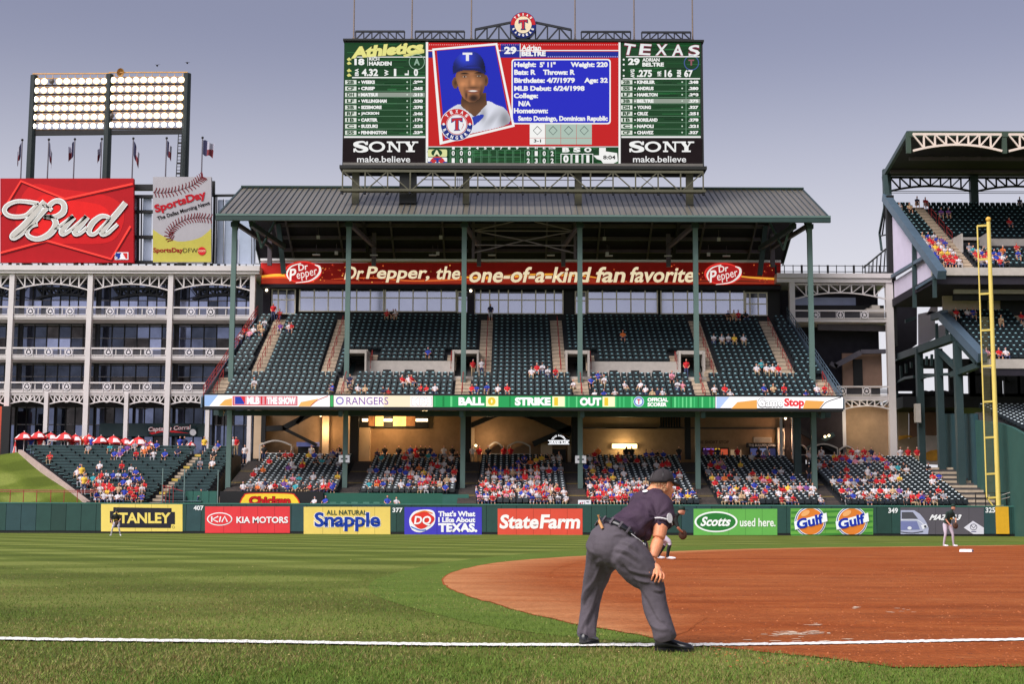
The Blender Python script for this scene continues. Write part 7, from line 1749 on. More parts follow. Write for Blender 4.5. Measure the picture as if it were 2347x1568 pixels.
def paint(me, bones, mats):
    """give every face the material of the bone it lies on; bones (a, b, radius, key)"""
    me.materials.clear(); keys = list(mats)
    for k in keys: me.materials.append(mats[k])
    B = [(Vector(a), Vector(c), r, keys.index(k)) for a, c, r, k in bones]; idx = []
    for p in me.polygons:
        c = p.center; best = 9; bi = 0
        for a, e, r, k in B:
            d = e - a; t = max(0, min(1, (c - a).dot(d) / max(d.length_squared, 1e-9))); q = (c - a - d * t).length - r
            if q < best: best, bi = q, k
        idx.append(bi)
    me.polygons.foreach_set('material_index', idx)
SKIN = M('skin', (206, 150, 122), .55, var=.1, scale=8); SKIND = M('skin_dark', (122, 80, 58), .55, var=.1)
def pose(kind):
    """joints of a figure facing -y, in metres; seat top at z .45 for sitters"""
    J = dict(side=(1, 0, 0))
    if kind != 'st':
        lean = {'sa': .12, 'sb': -.22, 'sc': .05}[kind[:2]]
        J.update(pel=(0, .32, .5), che=(0, .32 + lean * .7, .86), nec=(0, .32 + lean, 1.02), hd=(0, .3 + lean * 1.05, 1.2))
        for s, k in ((-1, 'L'), (1, 'R')):
            J[k] = dict(sh=(s * .19, .32 + lean * .95, .95), hip=(s * .1, .3, .5), kn=(s * (.14 + .05 * (k == 'L')), -.12, .52), an=(s * .13, -.12 - .05 * s, .1), to=(s * .15, -.28, .05))
            if kind[:2] == 'sa': J[k].update(el=(s * .26, .22, .72), wr=(s * .1, -.02, .62))
            elif kind[:2] == 'sb': J[k].update(el=(s * .2, -.02, .66), wr=(s * .05, -.2, .72))
            else: J[k].update(el=(s * .27, .12, .74), wr=(-s * .08, .1, .8) if s < 0 else (s * .1, -.06, 1.0))
    else:
        J.update(pel=(0, 0, .95), che=(0, -.02, 1.3), nec=(0, 0, 1.5), hd=(0, -.03, 1.66))
        for s, k in ((-1, 'L'), (1, 'R')):
            J[k] = dict(sh=(s * .2, 0, 1.42), hip=(s * .1, 0, .92), kn=(s * .12, -.03, .5), an=(s * .13, .02, .09), to=(s * .15, -.14, .05), el=(s * .28, .04, 1.14), wr=(s * .2, -.12, .98))
    return J
def figure(J, voxel=.03, girth=1.0, sleeve=.5, shorts=False, smooth=3):
    b = MB(); m = SKIN; V_ = lambda t: Vector(t); bones = []
    pel, che, nec, hd = (V_(J[k]) for k in ('pel', 'che', 'nec', 'hd')); g = girth
    low_ = pel - (che - pel).normalized() * .1
    trunk(b, [(low_, .1 * g, .09 * g), (pel, .165 * g, .125 * g), (pel.lerp(che, .5), .155 * g, .12 * g), (che, .185 * g, .125 * g), (che.lerp(nec, .6), .17 * g, .1 * g), (che.lerp(nec, .92), .09, .07)], J['side'], m)
    limb(b, [(nec - (nec - che) * .2, .06), (nec.lerp(hd, .6), .055)], m, 8)
    b.ball(hd, .078, .095, .12, m, 12, 9)
    F = V_(J.get('face', (0, -1, 0))); b.ball(hd + F * .09 - Vector((0, 0, .015)), .02, .02, .03, m, 6, 5); b.ball(hd + F * .045 - Vector((0, 0, .075)), .05, .05, .045, m, 8, 6)
    bones += [(low_, pel, .14, 'pants'), (pel.lerp(che, .2), che, .16, 'shirt'), (che, che.lerp(nec, .9), .13, 'shirt'), (nec, hd, .06, 'skin'), (hd, hd - Vector((0, 0, .02)), .1, 'skin'), (hd + Vector((0, 0, .07)) - F * .02, hd + Vector((0, 0, .075)) - F * .02, .09, 'cap')]
    for k in 'LR':
        q = {a: V_(v) for a, v in J[k].items()}
        limb(b, [(q['sh'], .06 * g), (q['sh'].lerp(q['el'], .5), .052 * g), (q['el'], .043), (q['wr'], .03)], m, 8)
        hdir = (q['wr'] - q['el']).normalized(); b.ball(q['wr'] + hdir * .07, .04, .04, .045, m, 8, 6)
        limb(b, [(q['hip'], .095 * g), (q['hip'].lerp(q['kn'], .5), .085 * g), (q['kn'], .06), (q['kn'].lerp(q['an'], .4), .057), (q['an'], .042)], m, 8)
        limb(b, [(q['an'] - Vector((0, 0, .03)), .045), (q['an'].lerp(q['to'], .6) - Vector((0, 0, .02)), .045), (q['to'], .035)], m, 8)
        bones += [(q['sh'], q['sh'].lerp(q['el'], sleeve), .06, 'shirt'), (q['sh'].lerp(q['el'], sleeve + .1), q['el'], .045, 'skin'), (q['el'], q['wr'] + hdir * .1, .04, 'skin'),
                  (q['hip'], q['kn'], .08, 'pants'), (q['kn'].lerp(q['an'], .15), q['an'], .05, 'skin' if shorts else ('sock' if J.get('sock') else 'pants')), (q['an'] - Vector((0, 0, .05)), q['to'], .045, 'shoe')]
    return fuse(b, voxel, smooth), bones
SHIRT = {'red': (196, 36, 42), 'white': (204, 198, 202), 'blue': (44, 62, 160), 'navy': (36, 40, 72), 'grey': (140, 138, 146), 'yellow': (226, 184, 66), 'purple': (112, 70, 140), 'teal': (56, 150, 160), 'black': (36, 34, 38), 'pink': (216, 140, 160), 'orange': (214, 110, 52), 'tan': (188, 160, 124)}
PANT = {'denim': (58, 66, 100), 'khaki': (170, 146, 114), 'black': (34, 34, 38), 'white': (176, 172, 176)}
for k, c in SHIRT.items(): M('cloth_' + k, c, .85, var=.1, scale=6)
for k, c in PANT.items(): M('trouser_' + k, c, .85, var=.1, scale=6)
HAIR = [M('hair_brown', (66, 46, 36), .7, var=.1), M('cap_blue', (36, 50, 130), .7, var=.1), M('cap_red', (176, 34, 40), .7, var=.1), M('hair_grey', (150, 140, 134), .7, var=.1), M('hair_black', (30, 26, 26), .7, var=.1), M('cap_white', (220, 218, 220), .7, var=.1)]
HN = ['brown hair', 'blue cap', 'red cap', 'grey hair', 'black hair', 'white cap']
BASEM = {}
for kd in ('sa', 'sb', 'sc', 'st'):
    me, bones = figure(pose(kd), .036, 1.06, .55, True); BASEM[kd] = me
    paint(me, [(a, c, r, 'shin' if t == 'skin' and abs(r - .05) < 1e-6 else t) for a, c, r, t in bones], dict(skin=SKIN, shirt=SKIN, pants=SKIN, cap=SKIN, shoe=SKIN, shin=SKIN))
    ii = [0] * len(me.polygons); me.polygons.foreach_get('material_index', ii); BASEM[kd + '_i'] = ii
PMESH = {}
def person_mesh(kd, shirt, pant, hair, bare):
    k = (kd, shirt, pant, hair, bare)
    if k not in PMESH:
        me = BASEM[kd].copy(); me.name = 'person'
        sk = SKIN if hair != 4 or shirt != 'white' else SKIND
        me.materials.clear()
        for m in (sk, MATS['cloth_' + shirt], MATS['trouser_' + pant], HAIR[hair], MATS['trouser_white' if bare else 'trouser_black'], sk if bare else MATS['trouser_' + pant]): me.materials.append(m)
        me.polygons.foreach_set('material_index', BASEM[kd + '_i']); PMESH[k] = me
    return PMESH[k]
rp = random.Random(99)
CW = ['red'] * 9 + ['white'] * 8 + ['blue'] * 5 + ['navy', 'grey', 'grey', 'yellow', 'purple', 'teal', 'black', 'black', 'pink', 'orange', 'tan']
VAR = {}
def variant(shirt, kd):
    L_ = VAR.setdefault((shirt, kd), [])
    if len(L_) < 2: L_.append((kd, shirt, rp.choice(list(PANT)), rp.randrange(6), rp.random() < .5)); return L_[-1]
    return rp.choice(L_)
crowd = []                                     # (x, y, z, kind, shirt, where, order key)
def sit(x, y, z, where, shirt=None, kd=None, dist=None): crowd.append([x, y + rp.uniform(-.04, .04), z - .02, kd or rp.choice(['sa', 'sa', 'sb', 'sc']), shirt or rp.choice(CW), where])
# lower stand: how full each row is, section by section
FILL = [{4: .75, 5: .4, 6: .12, 7: .28, 8: .3, 9: .12, 12: .08, 16: .15, 18: .2}, {4: .1, 5: .3, 6: .12, 7: .35, 8: .12, 9: .22, 10: .2, 11: .25, 12: .18, 13: .2, 14: .12, 16: .1, 18: .3},
        {0: .8, 1: .7, 2: .72, 3: .6, 4: .55, 5: .5, 6: .25, 7: .15, 8: .2, 9: .12, 10: .3, 11: .25, 12: .32, 13: .12, 15: .25, 17: .2}, {0: .55, 1: .5, 2: .5, 3: .45, 4: .5, 5: .4, 6: .3, 7: .2, 8: .25, 9: .1, 11: .15, 14: .18, 17: .1, 19: .15},
        {0: .3, 1: .15, 2: .32, 3: .3, 4: .3, 5: .2, 6: .12, 8: .25, 9: .1, 11: .22, 12: .1, 13: .15, 18: .1}, {0: .16, 1: .26, 2: .2, 3: .22, 4: .1, 6: .1, 7: .24, 8: .12, 9: .08, 12: .12, 14: .14, 15: .2, 16: .25, 17: .2, 18: .28}]
for k, f in enumerate(FILL):
    for n in range(LSEC[k][2], LN): f.setdefault(n, .05)
    for n, d in f.items():
        S_ = LSEAT.get((k, n), []); on = False; d = min(.85, d * 1.1 + .03)
        for x, y, z in S_:
            fx = (x - LSEC[k][0]) / (LSEC[k][1] - LSEC[k][0])
            dd = d * (1.5 - fx if k in (3, 4) else (1.7 - 1.4 * fx if k == 5 else 1))
            on = rp.random() < (min(.94, dd + .28) if on else dd * .8)
            if on: sit(x, y, z, ('low', k, n))
for n in range(BN):
    for x, y, z in BSEAT[n]:
        f = (x + 34.3 + 10.2 * n / 16) / (9.1 + 10.2 * n / 16)
        d = (.7 if n < 5 else (.42 if n < 7 else .06)) if f < .62 - n * .03 else (.05 if n > 1 else .25)
        if n < 6 and f > .6: d *= .4
        if n >= 13 and f > .3: d = .22
        if rp.random() < d: sit(x, y, z, ('ble', 0, n))
def upx(Z, L_, P=UP, tag_='up', rows=UN):
    for zx, zy, c in L_:
        px, py = Z(zx, zy); best = None
        for n in range(rows):
            y, z = row(P, n); q = at(px, py, y + .35); e = abs(q.z - (z + .75))
            if best is None or e < best[0]: best = (e, q.x, y, z, n)
        sit(best[1], best[2], best[3], (tag_, 0, best[4]), c)
upx(Z3, [(1160, 910, 'red'), (1200, 895, 'black'), (1215, 910, 'white'), (465, 900, 'red'), (245, 1020, 'red'), (295, 1025, 'white'), (340, 1005, 'tan'), (370, 975, 'white'), (350, 1020, 'tan'), (215, 1060, 'white'), (270, 1050, 'pink'), (470, 1005, 'purple'), (525, 1005, 'white'), (540, 1010, 'red'),
         (1425, 1170, 'blue'), (305, 1370, 'white'), (790, 1400, 'blue'), (920, 1345, 'navy'), (915, 1400, 'black'), (980, 1400, 'white'), (1018, 1400, 'tan'), (1135, 1410, 'navy'), (1175, 1410, 'red'), (1275, 1335, 'red'), (1305, 1345, 'white'), (1342, 1330, 'red'), (1362, 1400, 'red'), (1405, 1405, 'red'), (1470, 1405, 'white'),
         (1705, 1390, 'red'), (1740, 1395, 'blue'), (1805, 1405, 'blue'), (1875, 1405, 'white'), (1940, 1405, 'red'), (2095, 1280, 'white'), (2130, 1275, 'red'), (2165, 1275, 'white'), (2200, 1280, 'white'), (2250, 1280, 'red')])
upx(Z4, [(1350, 895, 'black'), (1385, 900, 'tan'), (1413, 900, 'red'), (1465, 900, 'black'), (670, 1050, 'orange'), (1255, 1075, 'white'), (1310, 1075, 'white'), (1350, 1075, 'white'), (1390, 1080, 'yellow'), (1450, 1075, 'white'), (1535, 1260, 'white'), (1565, 1250, 'teal'), (1600, 1260, 'white'), (1640, 1260, 'white'), (1675, 1260, 'red'),
         (465, 1345, 'blue'), (510, 1320, 'blue'), (545, 1335, 'white'), (985, 1330, 'pink'), (695, 1365, 'white'), (770, 1365, 'white'), (345, 1375, 'white'), (475, 1420, 'white'), (540, 1415, 'blue'), (615, 1420, 'white'), (855, 1420, 'tan'), (890, 1415, 'navy'), (930, 1415, 'white'), (810, 1410, 'white'), (1020, 1370, 'white'), (1055, 1370, 'pink'),
         (1260, 1415, 'white'), (1330, 1415, 'red'), (1370, 1420, 'white'), (1595, 1390, 'blue'), (1645, 1410, 'tan'), (1710, 1415, 'red'), (1855, 1420, 'blue'), (1925, 1400, 'white'), (1970, 1400, 'red')])
for i in range(118):                            # right grandstand: a tight block of fans left of its stairs
    while True:
        n = min(11, int(abs(rp.gauss(0, 4.5)))); x, y, z = rp.choice(RSEAT[n])
        if (x < 39.4 and (n < 9 or rp.random() < .15)) or (40.6 < x < 44 and n < 4 and rp.random() < .8) or (x < 50 and rp.random() < .12): break
    if not any(abs(c[0] - x) < .1 and abs(c[1] - y) < .1 for c in crowd): sit(x, y, z, ('right', 0, n))
upx(Z5, [(955, 510, 'navy'), (1020, 505, 'red'), (1670, 520, 'navy'), (1605, 715, 'red'), (1175, 650, 'purple'), (1125, 640, 'purple'), (910, 600, 'tan'), (838, 605, 'white')], UR, 'right', URN)
upx(Z5, [(1235, 1330, 'red'), (1312, 1330, 'white'), (1350, 1330, 'blue'), (1540, 1400, 'tan')], CRr, 'club', 12); upx(ZC, [(1505, 365, 'pink'), (1595, 368, 'red'), (1645, 365, 'white'), (1755, 105, 'red')], CRr, 'club', 12)
# standing people
def stand(Z, zx, zy, Y, z, c, where): p = at(*Z(zx, zy), Y); crowd.append([p.x, Y, z, 'st', c, (where, 0, 0)])
for x, c in ((425, 'red'),): stand(Z3, x, 880, *row(UP, 21), c, 'top')
for x, c in ((1830, 'navy'),): stand(Z3, x, 890, *row(UP, 21), c, 'top')
y, z = row(UP, 6)
for Z, x, c in ((Z3, 1716, 'red'), (Z3, 1772, 'white'), (Z4, 1080, 'red')): stand(Z, x, 1225, y + 1.0, z, c, 'vom')
for Z, x, c in ((Z8, 555, 'black'), (Z8, 650, 'black'), (Z8, 730, 'blue'), (Z8, 768, 'red'), (Z8, 800, 'black'), (Z8, 830, 'black'), (Z8, 860, 'navy'), (Z8, 955, 'white'), (Z8, 1012, 'black'), (Z8, 1150, 'white'), (Z8, 1195, 'red'), (Z8, 1255, 'black'), (Z8, 1362, 'red'), (Z8, 1408, 'red'), (Z8, 2000, 'orange'), (Z8, 2190, 'black'), (Z8, 2228, 'black'),
                (ZA, 118, 'grey'), (ZA, 145, 'grey'), (ZA, 410, 'black'), (ZA, 560, 'purple'), (ZA, 590, 'red'), (ZA, 628, 'navy'), (ZA, 738, 'red'), (ZA, 860, 'black'), (ZA, 905, 'grey'), (ZA, 1058, 'black'), (ZA, 1210, 'white'), (ZA, 1380, 'red'), (ZA, 1412, 'white'), (ZA, 1450, 'red'), (ZA, 1490, 'navy'), (Z7, 1660, 'white'), (Z7, 1790, 'black'), (Z7, 2110, 'white'), (Z7, 2300, 'black')):
    stand(Z, x, 420, 139.6 + rp.uniform(0, .8), 6.35, c, 'conc')
stand(ZC, 880, 1090, 139.8, 6.35, 'white', 'conc'); stand(ZC, 935, 1110, 139.4, 6.35, 'red', 'conc'); stand(ZC, 1000, 1110, 139.4, 6.35, 'red', 'conc')
for zx, Pn, c in ((1478, 15, 'grey'), (1470, 9, 'white'), (1140, 10, 'black')): y, z = row(LOW, Pn); stand(ZA, zx, 480, y, z, c, 'aisle')
for zx, n, c in ((552, 6, 'yellow'), (572, 3, 'yellow')): y, z = row(BL, n); stand(Z7, zx, 600, y, z, c, 'aisle2')
for zx, zy, c in ((210, 380, 'blue'), (270, 375, 'red'), (320, 385, 'navy'), (490, 400, 'red'), (550, 380, 'orange'), (585, 385, 'red'), (620, 400, 'blue'), (1385, 400, 'yellow'), (1580, 395, 'white'), (1600, 395, 'red'), (1220, 400, 'blue'), (1250, 400, 'navy')): stand(Z7, zx, zy, yU + .6, zU, c, 'terr')
for Z, x, c in ((Z8, 66, 'white'), (Z8, 138, 'blue'), (Z8, 576, 'blue'), (Z8, 645, 'white')):
    p = at(*Z(x, 830), 121.9); crowd.append([p.x, 121.6, 1.85, 'sa', c, ('pen', 0, 0)])
crowd.sort(key=lambda c: (0 if c[5][0] in ('pen', 'aisle', 'vom') else 1, math.hypot(c[0], c[1])))
SECS = ['the section above the coral banner', 'the section above the green bullpen wall', 'the section above the orange red banner', 'the section behind the umpire', 'the section above the bright green banner', 'the section nearest the foul pole']
byrow = {}
for c in crowd: byrow.setdefault(c[5] if c[5][0] in ('low', 'ble', 'up', 'right', 'club') else (c[5][0], 0, 0), []).append(c)
for k in byrow: byrow[k].sort(key=lambda c: c[0])
mass = MB(); NI = 300; seen = 0
for c in crowd:
    x, y, z, kd, sh, wh = c; v = variant(sh, kd); me = person_mesh(*v)
    if seen < NI:
        seen += 1
        o = bpy.data.objects.new('person', me); C.objects.link(o); o.location = (x, y, z); o.rotation_euler = (0, 0, rp.gauss(0, .4)); s = rp.uniform(.86, 1.0); o.scale = (s, s, s)
        L_ = byrow[wh if wh in byrow else (wh[0], 0, 0)]; od = ordn(L_.index(c)); cn = {'grey': 'grey', 'tan': 'tan'}.get(sh, sh)
        rw = 'front row' if wh[2] == (4 if wh[0] == 'low' and wh[1] < 2 else 0) else ordn(wh[2] - (4 if wh[0] == 'low' and wh[1] < 2 else 0)) + ' row'
        if wh[0] == 'low': t = '%s shirted fan, %s from left, %s of %s' % (cn, od, rw, SECS[wh[1]])
        elif wh[0] == 'ble': t = '%s shirted fan, %s from left on the %s of the bleachers' % (cn, od, rw)
        elif wh[0] == 'up': t = '%s shirted fan, %s from left in the %s of the upper deck' % (cn, od, rw)
        elif wh[0] == 'pen': t = '%s shirted player sitting in the bullpen, %s from left' % (cn, od)
        elif wh[0] == 'vom': t = '%s shirted person standing at an upper deck tunnel mouth, %s from left' % (cn, od)
        elif wh[0] == 'aisle': t = '%s shirted person standing on the lower stand stairs, %s from left' % (cn, od)
        elif wh[0] == 'aisle2': t = '%s clad steward standing among the bleacher crowd, %s one' % (cn, 'upper' if z > 3.5 else 'lower')
        elif wh[0] == 'terr': t = '%s shirted person standing on the umbrella terrace, %s from left' % (cn, od)
        elif wh[0] == 'conc': t = '%s shirted person standing in the concourse, %s from left' % (cn, od)
        elif wh[0] == 'right': t = '%s shirted fan, %s from left in the %s of the right upper deck' % (cn, od, rw)
        else: t = '%s shirted person, %s from left, %s of the right club deck' % (cn, od, rw)
        tag(o, t, 'person', 'fans in the stands')
    else:
        cc = math.cos(rp.gauss(0, .25)); 
        b0 = len(mass.v); mass.v += [(x + q.co.x, y + q.co.y, z + q.co.z) for q in me.vertices]
        mm = [mass.mi(m) for m in me.materials]
        for p in me.polygons: mass.f.append(tuple(i + b0 for i in p.vertices)); mass.m.append(mm[p.material_index])
print('CROWD', len(crowd), 'variants', len(PMESH), 'verts', {k: len(v.vertices) for k, v in BASEM.items() if not k.endswith('_i')})
stuff(mass.build('crowd', smooth=True), 'remaining fans scattered over the upper and farther seats', 'crowd')
# ------------------------------------------------------------------ the three fielders
JER = M('jersey_dark', (30, 50, 44), .8, var=.15, scale=5); PGR = M('pants_grey', (190, 182, 196), .85, var=.1, scale=5); CAPG = M('cap_dark_green', (24, 48, 40), .8, var=.1); SHW = M('shoe_white', (230, 228, 232), .6, var=.05); GLV = M('glove_leather', (74, 50, 36), .7, var=.2); GOLD = M('gold_letter', (226, 176, 58), .7, var=.1); BSL = M('black_undersleeve', (28, 28, 32), .8, var=.1)
def rotz(J, a, off):
    c, s = math.cos(a), math.sin(a); f = lambda p: (off[0] + p[0] * c - p[1] * s, off[1] + p[0] * s + p[1] * c, off[2] + p[2])
    g = lambda p: (p[0] * c - p[1] * s, p[0] * s + p[1] * c, p[2])
    return {k: (g(v) if k in ('side', 'face') else ({a_: f(b_) for a_, b_ in v.items()} if isinstance(v, dict) else (v if isinstance(v, bool) else f(v)))) for k, v in J.items()}
def player(J, label, scale, ang, loc, glove, mats=None, voxel=.02, letters=None):
    def sc(v): return {k: sc(q) for k, q in v.items()} if isinstance(v, dict) else (v if isinstance(v, bool) else tuple(x * scale for x in v))
    K = rotz({k: (v if k in ('side', 'face') else sc(v)) for k, v in J.items()}, ang, loc)
    me, bones = figure(K, voxel, 1.08 * scale, .75, False, 4)
    mm = dict(skin=SKIN, shirt=JER, pants=PGR, cap=CAPG, shoe=SHW, sock=BSL); mm.update(mats or {})
    paint(me, bones, mm); o = bpy.data.objects.new('person', me); C.objects.link(o); tag(o, label, 'person', 'fielders on the diamond')
    hd = Vector(K['hd']); F = Vector(K.get('face', (0, -1, 0))).normalized()
    b = MB(); top = hd + Vector((0, 0, .055)); b.ball(top, .098, .108, .085, CAPG, 12, 8); sd = F.cross(Vector((0, 0, 1))).normalized()
    P = [top + F * (.09 + .1 * math.sin(math.pi * i / 8)) + sd * .085 * math.cos(math.pi * i / 8) - Vector((0, 0, .03 + .02 * math.sin(math.pi * i / 8))) for i in range(9)]
    b.prism(P, (0, 0, .012), CAPG); b.build('cap', o, True)
    g = Vector(K[glove]['wr']); e = Vector(K[glove]['el']); d = (g - e).normalized(); c = g + d * .11
    b = MB(); b.ball(c, .12, .075, .14, GLV, 10, 8); b.ball(c + sd * .06 + Vector((0, 0, .06)), .04, .04, .07, GLV, 8, 6); b.build('glove', o, True)
    b = MB(); ch = Vector(K['che']); pl = Vector(K['pel']); mid = ch.lerp(pl, .3); ax = (ch - pl).normalized(); fr = Vector(K['side']).cross(ax).normalized()
    if fr.dot(F) < 0: fr = -fr
    s2 = Vector(K['side']).normalized(); 
    for i in range(7):
        u = -.09 + i * .03; q = mid + s2 * u + fr * (.158 * 1.08 * scale * math.sqrt(max(.1, 1 - (u / .22) ** 2))) + ax * (.02 * (1 - abs(i - 3) / 3))
        b.prism([q - s2 * .011 - ax * .035, q + s2 * .011 - ax * .03, q + s2 * .012 + ax * .035, q - s2 * .008 + ax * .04], fr * .006, GOLD)
    if letters: b.build('lettering', o)
    return o
# centre fielder, hands on knees in front of the yellow banner
J = dict(side=(1, 0, 0), pel=(0, .12, .88), che=(.02, -.08, 1.16), nec=(.04, -.2, 1.34), hd=(.06, -.26, 1.5), L=dict(sh=(-.18, -.14, 1.28), el=(-.3, -.12, 1.0), wr=(-.2, -.2, .8), hip=(-.1, .1, .84), kn=(-.2, -.1, .48), an=(-.29, .02, .09), to=(-.33, -.14, .05)), R=dict(sh=(.22, -.14, 1.27), el=(.3, -.2, 1.02), wr=(.17, -.28, .86), hip=(.1, .1, .84), kn=(.2, -.12, .48), an=(.27, .02, .09), to=(.34, -.12, .05)))
cf = ground(265.5, 1229.5); player(J, 'outfielder in black jersey and grey trousers standing before the yellow banner', 1.08, 0, (cf.x, cf.y, .0), 'R', dict(shirt=M('jersey_black', (30, 34, 32), .8, var=.1)), letters=True)
# infielder by second base, leaning right with hands near his knees
J = dict(side=(.8, .6, 0), face=(.82, -.55, -.1), pel=(-.02, .02, .98), che=(.08, -.06, 1.32), nec=(.16, -.12, 1.5), hd=(.22, -.15, 1.66), L=dict(sh=(-.06, -.2, 1.42), el=(-.1, -.2, 1.12), wr=(.04, -.24, .92), hip=(-.1, 0, .94), kn=(-.12, -.08, .52), an=(-.17, .04, .09), to=(-.02, -.06, .05)), R=dict(sh=(.25, .04, 1.43), el=(.34, -.08, 1.16), wr=(.3, -.16, .98), hip=(.1, .02, .94), kn=(.2, -.04, .52), an=(.24, .04, .09), to=(.38, -.06, .05)))
sp_ = ground(2173, 1254.5); player(J, 'infielder in dark green jersey and grey trousers standing left of second base', 1.04, 0, (sp_.x, sp_.y, .008), 'R', letters=True)
# third baseman crouching beyond the umpire
J = dict(side=(.5, .86, 0), face=(.97, -.22, -.05), sock=True, pel=(-.2, .05, .74), che=(.12, .0, 1.0), nec=(.27, -.02, 1.15), hd=(.4, -.02, 1.27), L=dict(sh=(.16, .18, 1.08), el=(.3, .16, .86), wr=(.38, .04, .72), hip=(-.2, .12, .7), kn=(-.02, .2, .42), an=(-.2, .22, .09), to=(-.04, .2, .05)), R=dict(sh=(.2, -.2, 1.06), el=(.28, -.24, .82), wr=(.4, -.1, .72), hip=(-.24, -.1, .7), kn=(.06, -.22, .45), an=(.0, -.16, .09), to=(.2, -.2, .05)))
tb = ground(1528, 1284.5); player(J, 'crouching infielder in black jersey with black socks, half hidden by the umpire', 1.06, 0, (tb.x, tb.y, .008), 'L', dict(shirt=M('jersey_black', (30, 34, 32))))
# ------------------------------------------------------------------ the umpire
def U(px, py, Y): return at(px, py, Y)
UM = ground(1470, 1490)
ump_loc = (UM.x, UM.y, 0)
TRO = M('umpire_trousers', (86, 79, 86), .8, var=.05, scale=9, bump=.15, bscale=90, spec=.25); SHI = M('umpire_shirt', (66, 50, 66), .75, var=.12, scale=7, bump=.3, bscale=110, spec=.25)
SKU = M('umpire_skin', (226, 148, 108), .5, var=.14, scale=14, bump=.2, bscale=60); CAPU = M('umpire_cap', (52, 46, 48), .8, var=.15, scale=12, bump=.3, bscale=90); LEA = M('black_leather', (24, 24, 28), .28, var=.1, scale=6, spec=.6); PIP = M('white_piping', (232, 228, 230), .6, var=.03); HRU = M('umpire_hair', (196, 150, 112), .8, var=.25, scale=40)
shL = Vector((-.66, .75, 0)); shR = -shL; fwd = Vector((.75, .66, 0))
# ---- body: head, neck, inner trunk, arms, hands and inner legs in one skin
b = MB(); hd = U(1519, 1114, 12.66); fc = Vector((.78, .6, -.06)).normalized(); fs = fc.cross(Vector((0, 0, 1))).normalized(); up_ = fs.cross(fc)
def hp(f, s, u): return hd + fc * f + fs * s + up_ * u
def ob(c, a, s, u, n=14, m=10):                      # ellipsoid in head axes
    k = len(b.v); b.ball((0, 0, 0), a, s, u, SKU, n, m); b.v[k:] = [tuple(c + fc * x + fs * -y + up_ * z) for x, y, z in b.v[k:]]
ob(hp(-.012, 0, .02), .102, .078, .105); ob(hp(.03, 0, -.06), .068, .062, .062); ob(hp(.062, 0, -.095), .03, .034, .026); ob(hp(.098, 0, -.025), .022, .015, .026, 8, 6); ob(hp(.085, 0, .012), .02, .045, .018, 8, 6); ob(hp(.082, 0, -.068), .016, .026, .016, 8, 6)
for s in (-1, 1):
    ob(hp(.055, s * .045, -.035), .03, .026, .03, 8, 6)
    ob(hp(-.012, s * .078, -.012), .02, .01, .034, 8, 6); ob(hp(-.024, s * .084, .0), .012, .008, .03, 8, 6)
neckb = U(1494, 1134, 12.6)
limb(b, [(neckb + Vector((-.01, -.01, -.03)), .05), (neckb, .064), (U(1506, 1124, 12.63), .064), (hp(-.03, 0, -.04), .06)], SKU, 14)
trunk(b, [(U(1412, 1232, 12.3), .13, .09), (U(1446, 1206, 12.38), .11, .07), (U(1484, 1174, 12.5), .11, .055), (U(1498, 1148, 12.58), .06, .045)], shL, SKU)
shR_ = U(1519, 1160, 12.44); elR = U(1508, 1240, 12.3); wrR = U(1495, 1289, 12.2)
limb(b, [(shR_, .065), (U(1516, 1195, 12.36), .06), (U(1513, 1214, 12.33), .058), (elR, .05), (U(1502, 1258, 12.26), .048), (U(1497, 1275, 12.22), .038), (wrR, .029)], SKU, 14)
# right hand: palm laid on the knee, four fingers curling over it, thumb round the inside
kx = [U(*p) for p in ((1500, 1300, 12.14), (1506, 1306, 12.09), (1511, 1312, 12.085), (1515, 1319, 12.1))]
pm = U(1503, 1302, 12.145)
limb(b, [(wrR, .029), (U(1498, 1297, 12.17), .033), (pm, .036), (U(1508, 1309, 12.12), .034)], SKU, 12)
for kn_, mid_, tip, r in ((U(1500, 1310, 12.08), U(1497, 1320, 12.055), U(1493, 1331, 12.08), .0098), (U(1507, 1312.5, 12.07), U(1505.5, 1323, 12.04), U(1501, 1335, 12.065), .0102), (U(1514, 1314.5, 12.07), U(1514, 1325, 12.045), U(1509, 1336, 12.06), .01), (U(1520.5, 1317, 12.085), U(1521.5, 1326, 12.06), U(1517.5, 1334.5, 12.07), .0088)):
    limb(b, [(pm.lerp(kn_, .55), r * 1.35), (kn_, r * 1.2), (mid_, r), (mid_.lerp(tip, .55), r * .95), (tip, r * .82)], SKU, 9)
limb(b, [(U(1496, 1297, 12.15), .018), (U(1490, 1305, 12.1), .013), (U(1487, 1315, 12.07), .0105)], SKU, 9)
# left arm, reaching to the far knee behind the body
shL_ = U(1468, 1158, 12.72); elL = U(1440, 1232, 12.86); wrL = U(1404, 1290, 12.86)
limb(b, [(shL_, .065), (shL_.lerp(elL, .5), .056), (elL, .048), (elL.lerp(wrL, .5), .044), (wrL, .03)], SKU, 12)
limb(b, [(wrL, .03), (U(1396, 1303, 12.85), .036), (U(1390, 1312, 12.84), .03)], SKU, 10)
for i in range(4): limb(b, [(U(1392, 1308, 12.83 + i * .02), .012), (U(1384, 1318, 12.82 + i * .022), .011), (U(1382, 1328, 12.81 + i * .022), .009)], SKU, 8)
limb(b, [(U(1400, 1304, 12.82), .014), (U(1398, 1316, 12.8), .011)], SKU, 8)
